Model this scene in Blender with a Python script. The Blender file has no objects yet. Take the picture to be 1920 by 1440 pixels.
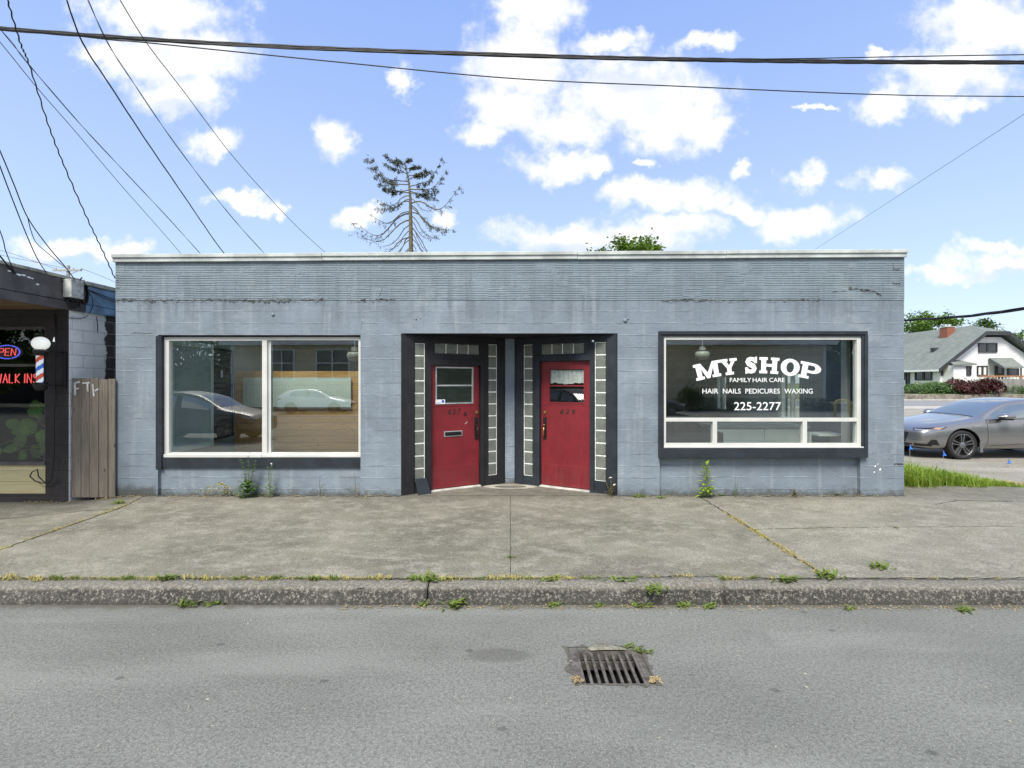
import bpy, bmesh, math, random
from mathutils import Vector, Matrix
from mathutils.bvhtree import BVHTree
R = math.radians
sc = bpy.context.scene
COL = sc.collection
random.seed(7)

# ------------------------------------------------------------------ camera
FPX, CX, CY, CAMH, CAMD = 900.0, 957.0, 716.0, 1.78, 7.5      # focal length in 1920-wide pixels, horizon, eye height, distance to facade
cam = bpy.data.cameras.new('camera'); camo = bpy.data.objects.new('camera', cam); COL.objects.link(camo)
cam.sensor_width = 36; cam.lens = FPX/1920*36; cam.shift_x = 3/1920; cam.shift_y = -4/1920
cam.clip_start = 0.05; cam.clip_end = 3000
camo.location = (0, -CAMD, CAMH); camo.rotation_euler = (R(90), 0, 0)
sc.camera = camo
sc.render.engine = 'CYCLES'
sc.view_settings.view_transform = 'Standard'; sc.view_settings.look = 'None'
sc.view_settings.exposure = 1.12; sc.view_settings.gamma = 1.0
try: sc.view_settings.use_curve_mapping = False
except Exception: pass
SUN_EL, SUN_AZ = 54, 200     # azimuth measured clockwise from +Y: behind the camera, a little to its left

# ------------------------------------------------------------------ node helper
class NT:
    def __init__(s, tree): s.t = tree; s.l = tree.links
    def node(s, typ, **kw):
        n = s.t.nodes.new(typ)
        for k, v in kw.items(): setattr(n, k, v)
        return n
    def put(s, sock, v):
        if hasattr(v, 'links') or isinstance(v, bpy.types.NodeSocket): s.l.new(v, sock)
        elif isinstance(v, (tuple, list)):
            n = len(sock.default_value)
            v = tuple(v)
            sock.default_value = (v + (1,))[:n] if len(v) < n else v[:n]
        else:
            try: sock.default_value = v
            except TypeError: sock.default_value = (v, v, v, 1)[:len(sock.default_value)]
    def math(s, op, a, b=None, c=None, clamp=False):
        n = s.node('ShaderNodeMath', operation=op, use_clamp=clamp)
        for i, v in enumerate((a, b, c)):
            if v is not None: s.put(n.inputs[i], v)
        return n.outputs[0]
    def vm(s, op, a, b=None, out=0):
        n = s.node('ShaderNodeVectorMath', operation=op); s.put(n.inputs[0], a)
        if b is not None:
            if op == 'SCALE': s.put(n.inputs[3], b)
            else: s.put(n.inputs[1], b)
        return n.outputs[out]
    def noise(s, vec, scale, detail=4, rough=.55, dist=0, col=False):
        n = s.node('ShaderNodeTexNoise'); s.put(n.inputs['Vector'], vec); n.inputs['Scale'].default_value = scale
        n.inputs['Detail'].default_value = detail; n.inputs['Roughness'].default_value = rough; n.inputs['Distortion'].default_value = dist
        return n.outputs['Color' if col else 'Fac']
    def voro(s, vec, scale, feature='F1', out='Distance', rnd=1):
        n = s.node('ShaderNodeTexVoronoi', feature=feature); s.put(n.inputs['Vector'], vec); n.inputs['Scale'].default_value = scale
        n.inputs['Randomness'].default_value = rnd
        return n.outputs[out]
    def white(s, vec):
        n = s.node('ShaderNodeTexWhiteNoise', noise_dimensions='3D'); s.put(n.inputs['Vector'], vec); return n.outputs['Value']
    def mr(s, v, a, b, c=0., d=1., smooth=True):
        n = s.node('ShaderNodeMapRange', interpolation_type='SMOOTHSTEP' if smooth else 'LINEAR')
        s.put(n.inputs[0], v)
        for i, q in enumerate((a, b, c, d)): s.put(n.inputs[i+1], q)
        return n.outputs[0]
    def mix(s, f, a, b, blend='MIX'):
        n = s.node('ShaderNodeMix', data_type='RGBA', blend_type=blend)
        s.put(n.inputs[0], f); s.put(n.inputs[6], a); s.put(n.inputs[7], b)
        return n.outputs[2]
    def sep(s, v):
        n = s.node('ShaderNodeSeparateXYZ'); s.put(n.inputs[0], v); return n.outputs[0], n.outputs[1], n.outputs[2]
    def comb(s, x, y, z):
        n = s.node('ShaderNodeCombineXYZ')
        for i, v in enumerate((x, y, z)): s.put(n.inputs[i], v)
        return n.outputs[0]
    def bump(s, h, strength=.3, dist=.01, normal=None):
        n = s.node('ShaderNodeBump'); s.put(n.inputs['Height'], h); n.inputs['Strength'].default_value = strength; n.inputs['Distance'].default_value = dist
        if normal is not None: s.put(n.inputs['Normal'], normal)
        return n.outputs[0]

# ------------------------------------------------------------------ world: Nishita sky with cumulus clouds by direction
w = bpy.data.worlds.new('World'); sc.world = w; w.use_nodes = True
wt = NT(w.node_tree); w.node_tree.nodes.clear()
sky = wt.node('ShaderNodeTexSky', sky_type='NISHITA'); sky.sun_disc = False
sky.sun_elevation = R(SUN_EL); sky.sun_rotation = R(SUN_AZ); sky.air_density = 1.0; sky.dust_density = 0.6; sky.ozone_density = 2.0
SKY_STR = 0.10
d = wt.node('ShaderNodeTexCoord').outputs['Generated']
dx, dy, dz = wt.sep(d)
ys = wt.math('MAXIMUM', dy, .12)
q = wt.comb(wt.math('DIVIDE', dx, ys), 1.0, wt.math('DIVIDE', dz, ys))
n1 = wt.noise(q, 7, 6, .6, col=True); n2 = wt.noise(q, 26, 5, .6, col=True)
wv = wt.vm('ADD', wt.vm('SCALE', wt.vm('SUBTRACT', n1, (.5, .5, .5)), .15), wt.vm('SCALE', wt.vm('SUBTRACT', n2, (.5, .5, .5)), .05))
qw = wt.vm('ADD', q, wt.vm('MULTIPLY', wv, (1, 0, .8)))
CL = [(320,100,150,62),(335,180,90,42),(215,100,70,30),(300,20,160,50),(392,268,58,36),(625,272,46,40),(455,373,75,15),(528,379,26,13),(675,400,44,20),
 (762,150,22,28),(975,120,90,90),(955,200,80,58),(1190,175,165,80),(1245,215,130,62),(900,262,48,26),(1335,245,52,34),(1060,240,120,42),(1000,20,90,60),(1150,75,80,22),
 (1055,308,90,26),(1130,314,26,15),(826,405,30,25),(1275,372,135,36),(1200,362,58,26),(1392,392,40,18),(1125,442,200,34),(1270,428,95,26),
 (1510,412,84,33),(1513,330,40,24),(1652,325,52,27),(1386,325,22,13),(1652,200,48,32),(1522,195,48,7),(1790,140,125,62),(1790,200,58,26),(1860,50,150,55),
 (1890,492,120,22),(1770,512,90,16),(1870,462,70,16),(110,462,115,22),(215,474,55,16),(1213,298,20,11),(1330,80,60,16),(1640,100,30,10)]
dm = None
for (cx, cy, rx, ry) in CL:
    a = wt.vm('SUBTRACT', qw, ((cx-CX)/FPX, 1, (CY-cy)/FPX))
    L = wt.vm('LENGTH', wt.vm('MULTIPLY', a, (FPX/rx, 0, FPX/ry)), out=1)
    if dm is None: dm = L
    else: dm = wt.math('SMOOTH_MIN', dm, L, .25)
fb = wt.noise(q, 16, 7, .62)
mfront = wt.math('ADD', wt.math('SUBTRACT', 1.02, dm), wt.math('MULTIPLY', wt.math('SUBTRACT', fb, .5), 1.9))
# elsewhere in the sky: broken cloud from noise
fbg = wt.noise(wt.vm('MULTIPLY', d, (1, 1, 2.2)), 2.6, 7, .6)
mback = wt.math('MULTIPLY', wt.math('SUBTRACT', fbg, .47), 5.0)
front = wt.mr(dy, .16, .42)
mm = wt.math('ADD', wt.math('MULTIPLY', mfront, front), wt.math('MULTIPLY', mback, wt.math('SUBTRACT', 1.0, front)))
mask = wt.mr(mm, -.28, .62)
# grey undersides of the low clouds
SH = [(1130,462,230,17),(1890,512,130,15),(120,482,120,10),(1850,178,80,18),(1180,150,120,30),(330,205,80,20)]
ds = None
for (cx, cy, rx, ry) in SH:
    a = wt.vm('SUBTRACT', qw, ((cx-CX)/FPX, 1, (CY-cy)/FPX))
    L = wt.vm('LENGTH', wt.vm('MULTIPLY', a, (FPX/rx, 0, FPX/ry)), out=1)
    ds = L if ds is None else wt.math('MINIMUM', ds, L)
shade = wt.math('MULTIPLY', wt.mr(ds, 1.25, .3), .75)
shade = wt.math('MAXIMUM', shade, wt.math('MULTIPLY', wt.mr(wt.noise(q, 9, 5, .6), .48, .70), .42))
K = 0.5/SKY_STR          # cloud radiance in sky units
cloudc = wt.mix(shade, (1.04*K, 1.04*K, 1.05*K), (.70*K, .77*K, .96*K))
grad = wt.mix(wt.mr(dz, .02, .62, smooth=False), (.70*K, .87*K, 1.02*K), (.34*K, .52*K, 1.02*K))
skyc = wt.mix(.72, wt.vm('MULTIPLY', sky.outputs[0], (1.08, .98, 1.04)), grad)
fin = wt.mix(wt.math('MULTIPLY', mask, .97), skyc, cloudc)
bg = wt.node('ShaderNodeBackground'); wt.put(bg.inputs[0], fin); bg.inputs[1].default_value = SKY_STR
wo = wt.node('ShaderNodeOutputWorld'); wt.l.new(bg.outputs[0], wo.inputs[0])
try:
    w.cycles.sampling_method = 'MANUAL'; w.cycles.sample_map_resolution = 512
except Exception: pass

# ------------------------------------------------------------------ sun (bright overcast: soft)
sl = bpy.data.lights.new('sun', 'SUN'); sl.energy = 2.6; sl.angle = R(24); sl.color = (1, .945, .83)
so = bpy.data.objects.new('sun', sl); COL.objects.link(so)
az, el = R(SUN_AZ), R(SUN_EL)
sdir = Vector((math.sin(az)*math.cos(el), math.cos(az)*math.cos(el), math.sin(el)))
so.rotation_euler = (-sdir).to_track_quat('-Z', 'Y').to_euler(); so.location = sdir*40

# ------------------------------------------------------------------ geometry helpers
def fx(px): return (px-CX)/120.0
def fz(py): return CAMH+(CY-py)/120.0
def P(px, py, dep): return Vector(((px-CX)*dep/FPX, dep-CAMD, CAMH+(CY-py)*dep/FPX))

def tag(o, label=None, cat=None, group=None, kind=None):
    if label: o['label'] = label
    if cat: o['category'] = cat
    if group: o['group'] = group
    if kind: o['kind'] = kind
    return o

def wloc(o):
    v = Vector((0, 0, 0))
    while o is not None: v += o.location; o = o.parent
    return v

class MB:
    def __init__(s): s.v = []; s.f = []; s.m = []
    def add(s, vs, fs, mi=0):
        b = len(s.v); s.v.extend([tuple(p) for p in vs])
        for f in fs: s.f.append(tuple(i+b for i in f)); s.m.append(mi)
        return s
    def box(s, x0, x1, y0, y1, z0, z1, T=None, mi=0):
        vs = [(x, y, z) for z in (z0, z1) for y in (y0, y1) for x in (x0, x1)]
        if T: vs = [T(*p) for p in vs]
        return s.add(vs, [(0,2,3,1),(4,5,7,6),(0,1,5,4),(2,6,7,3),(0,4,6,2),(1,3,7,5)], mi)
    def poly(s, pts, mi=0): return s.add(pts, [tuple(range(len(pts)))], mi)
    def prism(s, pts, off, mi=0):
        n = len(pts); off = Vector(off); a = [Vector(p) for p in pts]; b = [p+off for p in a]
        return s.add(a+b, [tuple(reversed(range(n))), tuple(range(n, 2*n))]+[(i, (i+1)%n, n+(i+1)%n, n+i) for i in range(n)], mi)
    def tube(s, pts, r, n=6, mi=0, caps=True):
        pts = [Vector(p) for p in pts]; k = len(pts); rs = r if isinstance(r, (list, tuple)) else [r]*k
        vs = []; prev = None
        for i in range(k):
            t = pts[min(i+1, k-1)]-pts[max(i-1, 0)]
            if t.length < 1e-9: t = Vector((0, 0, 1))
            t.normalize()
            if prev is None: u = t.cross(Vector((0, 0, 1)) if abs(t.z) < .9 else Vector((1, 0, 0)))
            else: u = prev-t*prev.dot(t)
            if u.length < 1e-6: u = t.orthogonal()
            u.normalize(); prev = u; v = t.cross(u)
            for j in range(n):
                a = 2*math.pi*j/n; vs.append(pts[i]+(u*math.cos(a)+v*math.sin(a))*rs[i])
        fs = [(i*n+j, i*n+(j+1)%n, (i+1)*n+(j+1)%n, (i+1)*n+j) for i in range(k-1) for j in range(n)]
        if caps: fs += [tuple(reversed(range(n))), tuple(range((k-1)*n, k*n))]
        return s.add(vs, fs, mi)
    def lathe(s, prof, c, n=24, axis='Z', mi=0, caps=True):
        c = Vector(c); vs = []
        for (r, h) in prof:
            for j in range(n):
                a = 2*math.pi*j/n; p, q2 = r*math.cos(a), r*math.sin(a)
                vs.append(c+Vector({'Z': (p, q2, h), 'Y': (p, h, q2), 'X': (h, p, q2)}[axis]))
        k = len(prof); fs = [(i*n+j, i*n+(j+1)%n, (i+1)*n+(j+1)%n, (i+1)*n+j) for i in range(k-1) for j in range(n)]
        if caps: fs += [tuple(reversed(range(n))), tuple(range((k-1)*n, k*n))]
        return s.add(vs, fs, mi)
    def leaf(s, p, dr, L, W, bend=.25, tip=.5, up=None):
        p = Vector(p); dr = Vector(dr).normalized(); u = Vector(up) if up else Vector((0, 0, 1))
        sd = dr.cross(u)
        if sd.length < 1e-3: sd = dr.orthogonal()
        sd.normalize(); nn = sd.cross(dr)
        a = p+dr*L*tip+nn*L*bend*.5; t = p+dr*L-nn*L*bend*.3
        return s.add([p, a+sd*W*.5, t, a-sd*W*.5, a+nn*W*-.12], [(0, 1, 4), (1, 2, 4), (2, 3, 4), (3, 0, 4)])
    def blade(s, p, dr, L, W, droop=.5):
        p = Vector(p); dr = Vector(dr).normalized(); h = Vector((dr.x, dr.y, 0)); sd = Vector((-dr.y, dr.x, 0))
        if sd.length < 1e-3: sd = Vector((1, 0, 0))
        sd.normalize()
        m = p+dr*L*.55; t = p+dr*L*.95+h*L*droop*.5-Vector((0, 0, L*droop*.3))
        return s.add([p-sd*W*.5, p+sd*W*.5, m+sd*W*.4, m-sd*W*.4, t], [(0, 1, 2, 3), (3, 2, 4)])
    def build(s, name, mat, parent=None, smooth=False, bevel=0, seg=2, fixn=False, label=None):
        me = bpy.data.meshes.new(name)
        o0 = wloc(parent) if parent else Vector((0, 0, 0))
        me.from_pydata([(x-o0.x, y-o0.y, z-o0.z) for x, y, z in s.v], [], s.f)
        mats = mat if isinstance(mat, (list, tuple)) else [mat]
        for m_ in mats: me.materials.append(m_)
        if len(mats) > 1: me.polygons.foreach_set('material_index', s.m)
        if fixn:
            bm = bmesh.new(); bm.from_mesh(me); bmesh.ops.recalc_face_normals(bm, faces=bm.faces); bm.to_mesh(me); bm.free()
        if smooth: me.polygons.foreach_set('use_smooth', [True]*len(me.polygons))
        me.update()
        o = bpy.data.objects.new(name, me); COL.objects.link(o)
        if parent: o.parent = parent
        if bevel:
            b = o.modifiers.new('bevel', 'BEVEL'); b.width = bevel; b.segments = seg; b.limit_method = 'ANGLE'; b.angle_limit = R(40)
        if label: o['label'] = label
        return o

def empty(name, loc, label, cat, group=None):
    o = bpy.data.objects.new(name, None); COL.objects.link(o); o.location = loc; o.empty_display_size = .2
    return tag(o, label, cat, group)

def copy_thing(root, loc=None, rz=None, label=None, group=None, scale=None):
    def rec(o, par):
        c = o.copy(); COL.objects.link(c)
        if par is not None: c.parent = par
        for ch in list(o.children): rec(ch, c)
        return c
    c = rec(root, None)
    if loc is not None: c.location = loc
    if rz is not None: c.rotation_euler.z = rz
    if scale is not None: c.scale = scale if not isinstance(scale, (int, float)) else (scale,)*3
    if label: c['label'] = label
    if group: c['group'] = group
    return c

def grid_wall(mb, rect, holes, d0, d1, T, mi=0, mx=None):
    """slab a in x, b in z between depths d0 (front) and d1 (back) with rectangular holes"""
    a0, a1, b0, b1 = rect
    As = sorted({a0, a1, *[h[i] for h in holes for i in (0, 1)]}); Bs = sorted({b0, b1, *[h[i] for h in holes for i in (2, 3)]})
    As = [a for a in As if a0-1e-6 <= a <= a1+1e-6]; Bs = [b for b in Bs if b0-1e-6 <= b <= b1+1e-6]
    def solid(i, j):
        if i < 0 or j < 0 or i >= len(As)-1 or j >= len(Bs)-1: return False
        ca, cb = (As[i]+As[i+1])/2, (Bs[j]+Bs[j+1])/2
        return not any(h[0] < ca < h[1] and h[2] < cb < h[3] for h in holes)
    for i in range(len(As)-1):
        for j in range(len(Bs)-1):
            if not solid(i, j): continue
            A, B, C, D = As[i], As[i+1], Bs[j], Bs[j+1]
            mb.add([T(A, d0, C), T(B, d0, C), T(B, d0, D), T(A, d0, D)], [(0, 1, 2, 3)], mi)
            mb.add([T(A, d1, C), T(A, d1, D), T(B, d1, D), T(B, d1, C)], [(0, 1, 2, 3)], mi)
            for (ii, jj, p, q2) in ((i-1, j, (A, D), (A, C)), (i+1, j, (B, C), (B, D)), (i, j-1, (A, C), (B, C)), (i, j+1, (B, D), (A, D))):
                if not solid(ii, jj):
                    mb.add([T(p[0], d0, p[1]), T(p[0], d1, p[1]), T(q2[0], d1, q2[1]), T(q2[0], d0, q2[1])], [(0, 1, 2, 3)], mi)
ID = lambda x, y, z: Vector((x, y, z))

def text_mesh(body, shear=0., bold=0.):
    cu = bpy.data.curves.new('lettering', 'FONT'); cu.body = body; cu.size = 1; cu.shear = shear; cu.offset = bold; cu.resolution_u = 4
    ob = bpy.data.objects.new('lettering', cu); COL.objects.link(ob)
    dg = bpy.context.evaluated_depsgraph_get(); me = bpy.data.meshes.new_from_object(ob.evaluated_get(dg))
    vs = [v.co.copy() for v in me.vertices]; fs = [tuple(p.vertices) for p in me.polygons]
    bpy.data.objects.remove(ob); bpy.data.curves.remove(cu); bpy.data.meshes.remove(me)
    return vs, fs
def text_into(mb, body, a0, a1, b0, b1, T, dep, **kw):
    """lay text as flat lettering filling [a0,a1]x[b0,b1] of the plane of T"""
    vs, fs = text_mesh(body, **kw)
    x0 = min(v.x for v in vs); x1 = max(v.x for v in vs); y0 = min(v.y for v in vs); y1 = max(v.y for v in vs)
    mb.add([T(a0+(v.x-x0)/(x1-x0)*(a1-a0), dep, b0+(v.y-y0)/(y1-y0)*(b1-b0)) for v in vs], fs)

# ------------------------------------------------------------------ materials
MATS = {}
def newmat(name):
    m = bpy.data.materials.new(name); m.use_nodes = True; m.node_tree.nodes.clear(); t = NT(m.node_tree)
    o = t.node('ShaderNodeOutputMaterial'); b = t.node('ShaderNodeBsdfPrincipled'); t.l.new(b.outputs[0], o.inputs[0])
    return m, t, b, o
def objco(t): return t.node('ShaderNodeTexCoord').outputs['Object']
def geopos(t): return t.node('ShaderNodeNewGeometry').outputs['Position']
def pm(name, col, rough=.6, var=.12, scale=6., bump=0., bscale=40., metal=0., spec=.5, coat=0., col2=None, ior=1.5, dist=.005):
    m, t, b, o = newmat(name); b.inputs['IOR'].default_value = ior
    c = objco(t)
    n = t.noise(c, scale, 5, .6)
    f = t.mr(n, .3, .7)
    c2 = col2 or tuple(max(0, k*(1-2*var)) for k in col)
    c1 = col if col2 else tuple(min(1, k*(1+var)) for k in col)
    t.put(b.inputs['Base Color'], t.mix(f, c2, c1))
    t.put(b.inputs['Roughness'], t.mr(n, .2, .8, max(.03, rough-.07), min(1, rough+.07)))
    b.inputs['Metallic'].default_value = metal; b.inputs['Specular IOR Level'].default_value = spec
    b.inputs['Coat Weight'].default_value = coat
    if bump: t.put(b.inputs['Normal'], t.bump(t.noise(c, bscale, 4, .6), bump, dist))
    return m
def emit(name, col, s):
    m, t, b, o = newmat(name); b.inputs['Base Color'].default_value = (*col, 1)
    b.inputs['Emission Color'].default_value = (*col, 1); b.inputs['Emission Strength'].default_value = s
    return m
def leafmat(name, c1, c2, c3=None, rough=.55, trans=.25):
    m, t, b, o = newmat(name)
    g = t.node('ShaderNodeNewGeometry'); ri = g.outputs['Random Per Island']
    c = t.mix(ri, c1, c2)
    n = t.noise(objco(t), 1.4, 3, .5)
    c = t.mix(t.mr(n, .35, .65, 0, .6), c, c3 or tuple(k*.6 for k in c1))
    t.put(b.inputs['Base Color'], c); b.inputs['Roughness'].default_value = rough; b.inputs['Specular IOR Level'].default_value = .3
    tr = t.node('ShaderNodeBsdfTranslucent'); t.put(tr.inputs[0], t.mix(.5, c, (.25, .35, .05)))
    mx = t.node('ShaderNodeMixShader'); mx.inputs[0].default_value = trans
    t.l.new(b.outputs[0], mx.inputs[1]); t.l.new(tr.outputs[0], mx.inputs[2]); t.l.new(mx.outputs[0], o.inputs[0])
    return m
def glass(name, tint=(.86, .92, .90), refl=1.0, ior=1.75, base=.03):
    m, t, b, o = newmat(name); t.t.nodes.remove(b)
    tr = t.node('ShaderNodeBsdfTransparent'); tr.inputs[0].default_value = (*tint, 1)
    gl = t.node('ShaderNodeBsdfGlossy'); gl.inputs['Roughness'].default_value = .0; gl.inputs[0].default_value = (.95, .97, .96, 1)
    # very faint waviness of old plate glass
    t.put(gl.inputs['Normal'], t.bump(t.noise(objco(t), 1.3, 2, .5), .03, .02))
    fr = t.node('ShaderNodeFresnel'); fr.inputs[0].default_value = ior
    bk = t.node('ShaderNodeNewGeometry').outputs['Backfacing']
    f = t.math('MULTIPLY', t.math('ADD', t.math('MULTIPLY', fr.outputs[0], refl), base, clamp=True), t.math('SUBTRACT', 1.0, bk))      # both faces of the pane counted at the outer one
    mx = t.node('ShaderNodeMixShader'); t.put(mx.inputs[0], f)
    t.l.new(tr.outputs[0], mx.inputs[1]); t.l.new(gl.outputs[0], mx.inputs[2]); t.l.new(mx.outputs[0], o.inputs[0])
    return m

PAINT = (.216, .263, .312)
def wall_paint(name, tile=False):
    m, t, b, o = newmat(name); p = geopos(t); x, y, z = t.sep(p)
    big = t.noise(t.vm('MULTIPLY', p, (.8, .8, .9)), 1.6, 6, .6)
    c = t.mix(t.mr(big, .3, .7), tuple(k*.78 for k in PAINT), tuple(k*1.10 for k in PAINT))
    fine = t.noise(p, 38, 5, .7)
    c = t.mix(t.mr(fine, .35, .7, 0, .22), c, tuple(k*.68 for k in PAINT))
    # run-off streaks
    st = t.noise(t.vm('MULTIPLY', p, (9, 9, .55)), 1.0, 5, .62)
    zone = t.math('MULTIPLY', t.mr(z, 2.45, 2.95), t.mr(z, 3.3, 3.05)) if not tile else t.mr(z, 3.75, 3.2)
    rg = t.mr(t.noise(p, .7, 3, .5), .36, .56)
    c = t.mix(t.math('MULTIPLY', t.math('MULTIPLY', t.mr(st, .46, .63), zone), t.math('MULTIPLY', rg, .52)), c, (.10, .115, .13))
    st2 = t.noise(t.vm('MULTIPLY', p, (5, 5, .35)), 1.3, 4, .6)
    c = t.mix(t.mr(st2, .53, .72, 0, .42), c, (.34, .375, .40))
    # weather spots and scuffs
    sp = t.noise(p, 6.5, 7, .74)
    c = t.mix(t.mr(sp, .62, .70, 0, .7), c, (.13, .145, .16))
    pt = t.noise(t.vm('MULTIPLY', p, (1, 1, 1.3)), 1.05, 7, .7)
    c = t.mix(t.mr(pt, .55, .66, 0, .38), c, (.33, .36, .385))
    c = t.mix(t.mr(pt, .46, .36, 0, .30), c, (.135, .155, .18))
    if not tile:
        bi = t.math('FLOOR', t.math('DIVIDE', z, .186)); fr = t.math('FRACT', t.math('DIVIDE', z, .186))
        bay = t.math('FLOOR', t.math('DIVIDE', x, 2.7))
        bv = t.white(t.comb(bi, bay, 3.0))
        c = t.mix(t.math('MULTIPLY', bv, .17), c, tuple(k*.62 for k in PAINT))
        wob = t.math('MULTIPLY', t.math('SUBTRACT', t.noise(t.vm('MULTIPLY', p, (1, 1, .2)), 2.2, 3, .5), .5), .08)
        ln = t.math('ABSOLUTE', t.math('SUBTRACT', t.math('ADD', fr, wob), .5))
        line = t.math('MULTIPLY', t.mr(ln, .045, .015), t.mr(t.noise(t.vm('MULTIPLY', p, (1.6, 1, 4)), 1.7, 6, .7), .42, .6))
        c = t.mix(t.math('MULTIPLY', line, .40), c, (.46, .52, .58))
        drk = t.math('MULTIPLY', t.mr(t.math('SUBTRACT', ln, .06), .035, .0), t.mr(t.noise(t.vm('MULTIPLY', p, (1, 1, 4)), 2.1, 4, .6), .45, .6))
        c = t.mix(t.math('MULTIPLY', drk, .55), c, (.13, .155, .19))
        # splash dirt along the foot of the wall
        dn = t.noise(p, 9, 6, .7)
        ft = t.mr(t.math('ADD', z, t.math('MULTIPLY', t.math('SUBTRACT', dn, .5), -.34)), .13, -.02)
        c = t.mix(t.math('MULTIPLY', ft, .85), c, (.085, .09, .08))
        lft = t.math('MULTIPLY', t.mr(x, -5.5, -5.6), t.mr(t.math('ADD', z, t.math('MULTIPLY', t.math('SUBTRACT', dn, .5), .3)), .2, .08))
        c = t.mix(t.math('MULTIPLY', lft, .8), c, (.07, .075, .065))
        sd = t.mr(t.math('ADD', fr, wob), .46, .54)
        h = t.math('ADD', t.math('MULTIPLY', bv, .5), t.math('ADD', t.math('MULTIPLY', line, .9), t.math('MULTIPLY', t.noise(p, 14, 6, .62), 1.3)))
        nrm = t.bump(h, .55, .012)
    else:
        fr = t.math('DIVIDE', t.math('SUBTRACT', z, 3.055), .2); row = t.math('FLOOR', fr); fz_ = t.math('FRACT', fr)
        xs = t.math('ADD', t.math('DIVIDE', x, .305), t.math('MULTIPLY', t.white(t.comb(row, 2, 5)), .9))
        xi = t.math('FLOOR', xs); xf = t.math('FRACT', xs)
        rib = t.math('SINE', t.math('ADD', t.math('MULTIPLY', fz_, 2*math.pi*5.5), t.math('MULTIPLY', t.white(t.comb(xi, row, 9)), 1.8)))
        rib = t.mr(rib, -.8, .3)
        fill = t.mr(t.noise(t.vm('MULTIPLY', p, (1, 1, 1.5)), 2.3, 5, .62), .64, .52)
        tv = t.white(t.comb(xi, row, 1))
        vis = t.math('MULTIPLY', fill, t.mr(tv, .0, .5, .45, 1.0))
        edge = t.math('MINIMUM', t.mr(t.math('ABSOLUTE', t.math('SUBTRACT', xf, .5)), .485, .455), t.mr(t.math('ABSOLUTE', t.math('SUBTRACT', fz_, .5)), .47, .40))
        gro = t.math('MULTIPLY', t.math('MULTIPLY', t.math('SUBTRACT', 1.0, rib), vis), edge)
        c = t.mix(t.math('MULTIPLY', gro, .60), c, (.085, .11, .13))
        jt = t.math('MULTIPLY', t.math('SUBTRACT', 1.0, edge), t.mr(t.noise(p, 3.1, 4, .6), .42, .6))
        c = t.mix(t.math('MULTIPLY', jt, .7), c, (.11, .14, .165))
        c = t.mix(t.math('MULTIPLY', tv, .13), c, (.12, .16, .19))
        c = t.mix(t.mr(t.noise(p, 1.1, 5, .6), .56, .72, 0, .45), c, (.30, .36, .37))
        c = t.mix(.30, c, (.19, .25, .28))
        h = t.math('ADD', t.math('MULTIPLY', gro, -1.2), t.math('ADD', t.math('MULTIPLY', jt, -.6), t.math('MULTIPLY', t.noise(p, 15, 6, .65), .9)))
        nrm = t.bump(h, .6, .012)
    t.put(b.inputs['Base Color'], c); b.inputs['Roughness'].default_value = .62; b.inputs['Specular IOR Level'].default_value = .35
    t.put(b.inputs['Normal'], nrm)
    return m

def concrete(name, base, dark, light, speck=.5, bscale=60):
    m, t, b, o = newmat(name); p = geopos(t); x, y, z = t.sep(p)
    n1 = t.noise(t.vm('MULTIPLY', p, (.55, 1.0, 1)), 1.1, 7, .66); n2 = t.noise(p, 5, 6, .7); n3 = t.noise(p, 55, 3, .7)
    n4 = t.noise(t.vm('MULTIPLY', p, (1.0, 1.5, 1)), 3.3, 9, .78)
    c = t.mix(t.mr(n1, .34, .66), dark, base)
    c = t.mix(t.mr(n4, .46, .62, 0, .62), c, light)
    c = t.mix(t.mr(n2, .5, .74, 0, .45), c, dark)
    # slab to the right of the open joint is older and paler
    slab = t.mr(x, 2.95, 3.0)
    c = t.mix(t.math('MULTIPLY', slab, .22), c, light)
    c = t.mix(t.mr(n3, .42, .68, 0, .62), c, tuple(k*.5 for k in dark))
    n5 = t.noise(p, 75, 2, .6)
    c = t.mix(t.mr(n5, .58, .72, 0, .55), c, tuple(min(1, k*1.35) for k in light))
    v = t.voro(p, 17); vg = t.mr(t.noise(p, 1.7, 4, .6), .5, .66)
    sl2 = t.math('ADD', t.math('MULTIPLY', slab, .7), .3)
    c = t.mix(t.math('MULTIPLY', t.math('MULTIPLY', t.mr(v, .17, .11), vg), t.math('MULTIPLY', sl2, speck*1.6)), c, (.52, .53, .52))
    mo = t.noise(t.vm('MULTIPLY', p, (.8, 1.2, 1)), 1.9, 7, .75)      # thin moss film
    c = t.mix(t.mr(mo, .52, .68, 0, .38), c, (.145, .150, .095))
    # grime near the wall foot and old damp stains
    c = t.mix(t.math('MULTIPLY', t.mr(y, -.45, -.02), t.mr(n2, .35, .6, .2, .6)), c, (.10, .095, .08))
    t.put(b.inputs['Base Color'], c); b.inputs['Roughness'].default_value = .88; b.inputs['Specular IOR Level'].default_value = .25
    h = t.math('ADD', t.math('MULTIPLY', n3, .8), t.math('MULTIPLY', t.noise(p, 130, 2, .5), .6))
    t.put(b.inputs['Normal'], t.bump(h, .55, .006))
    return m
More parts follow.
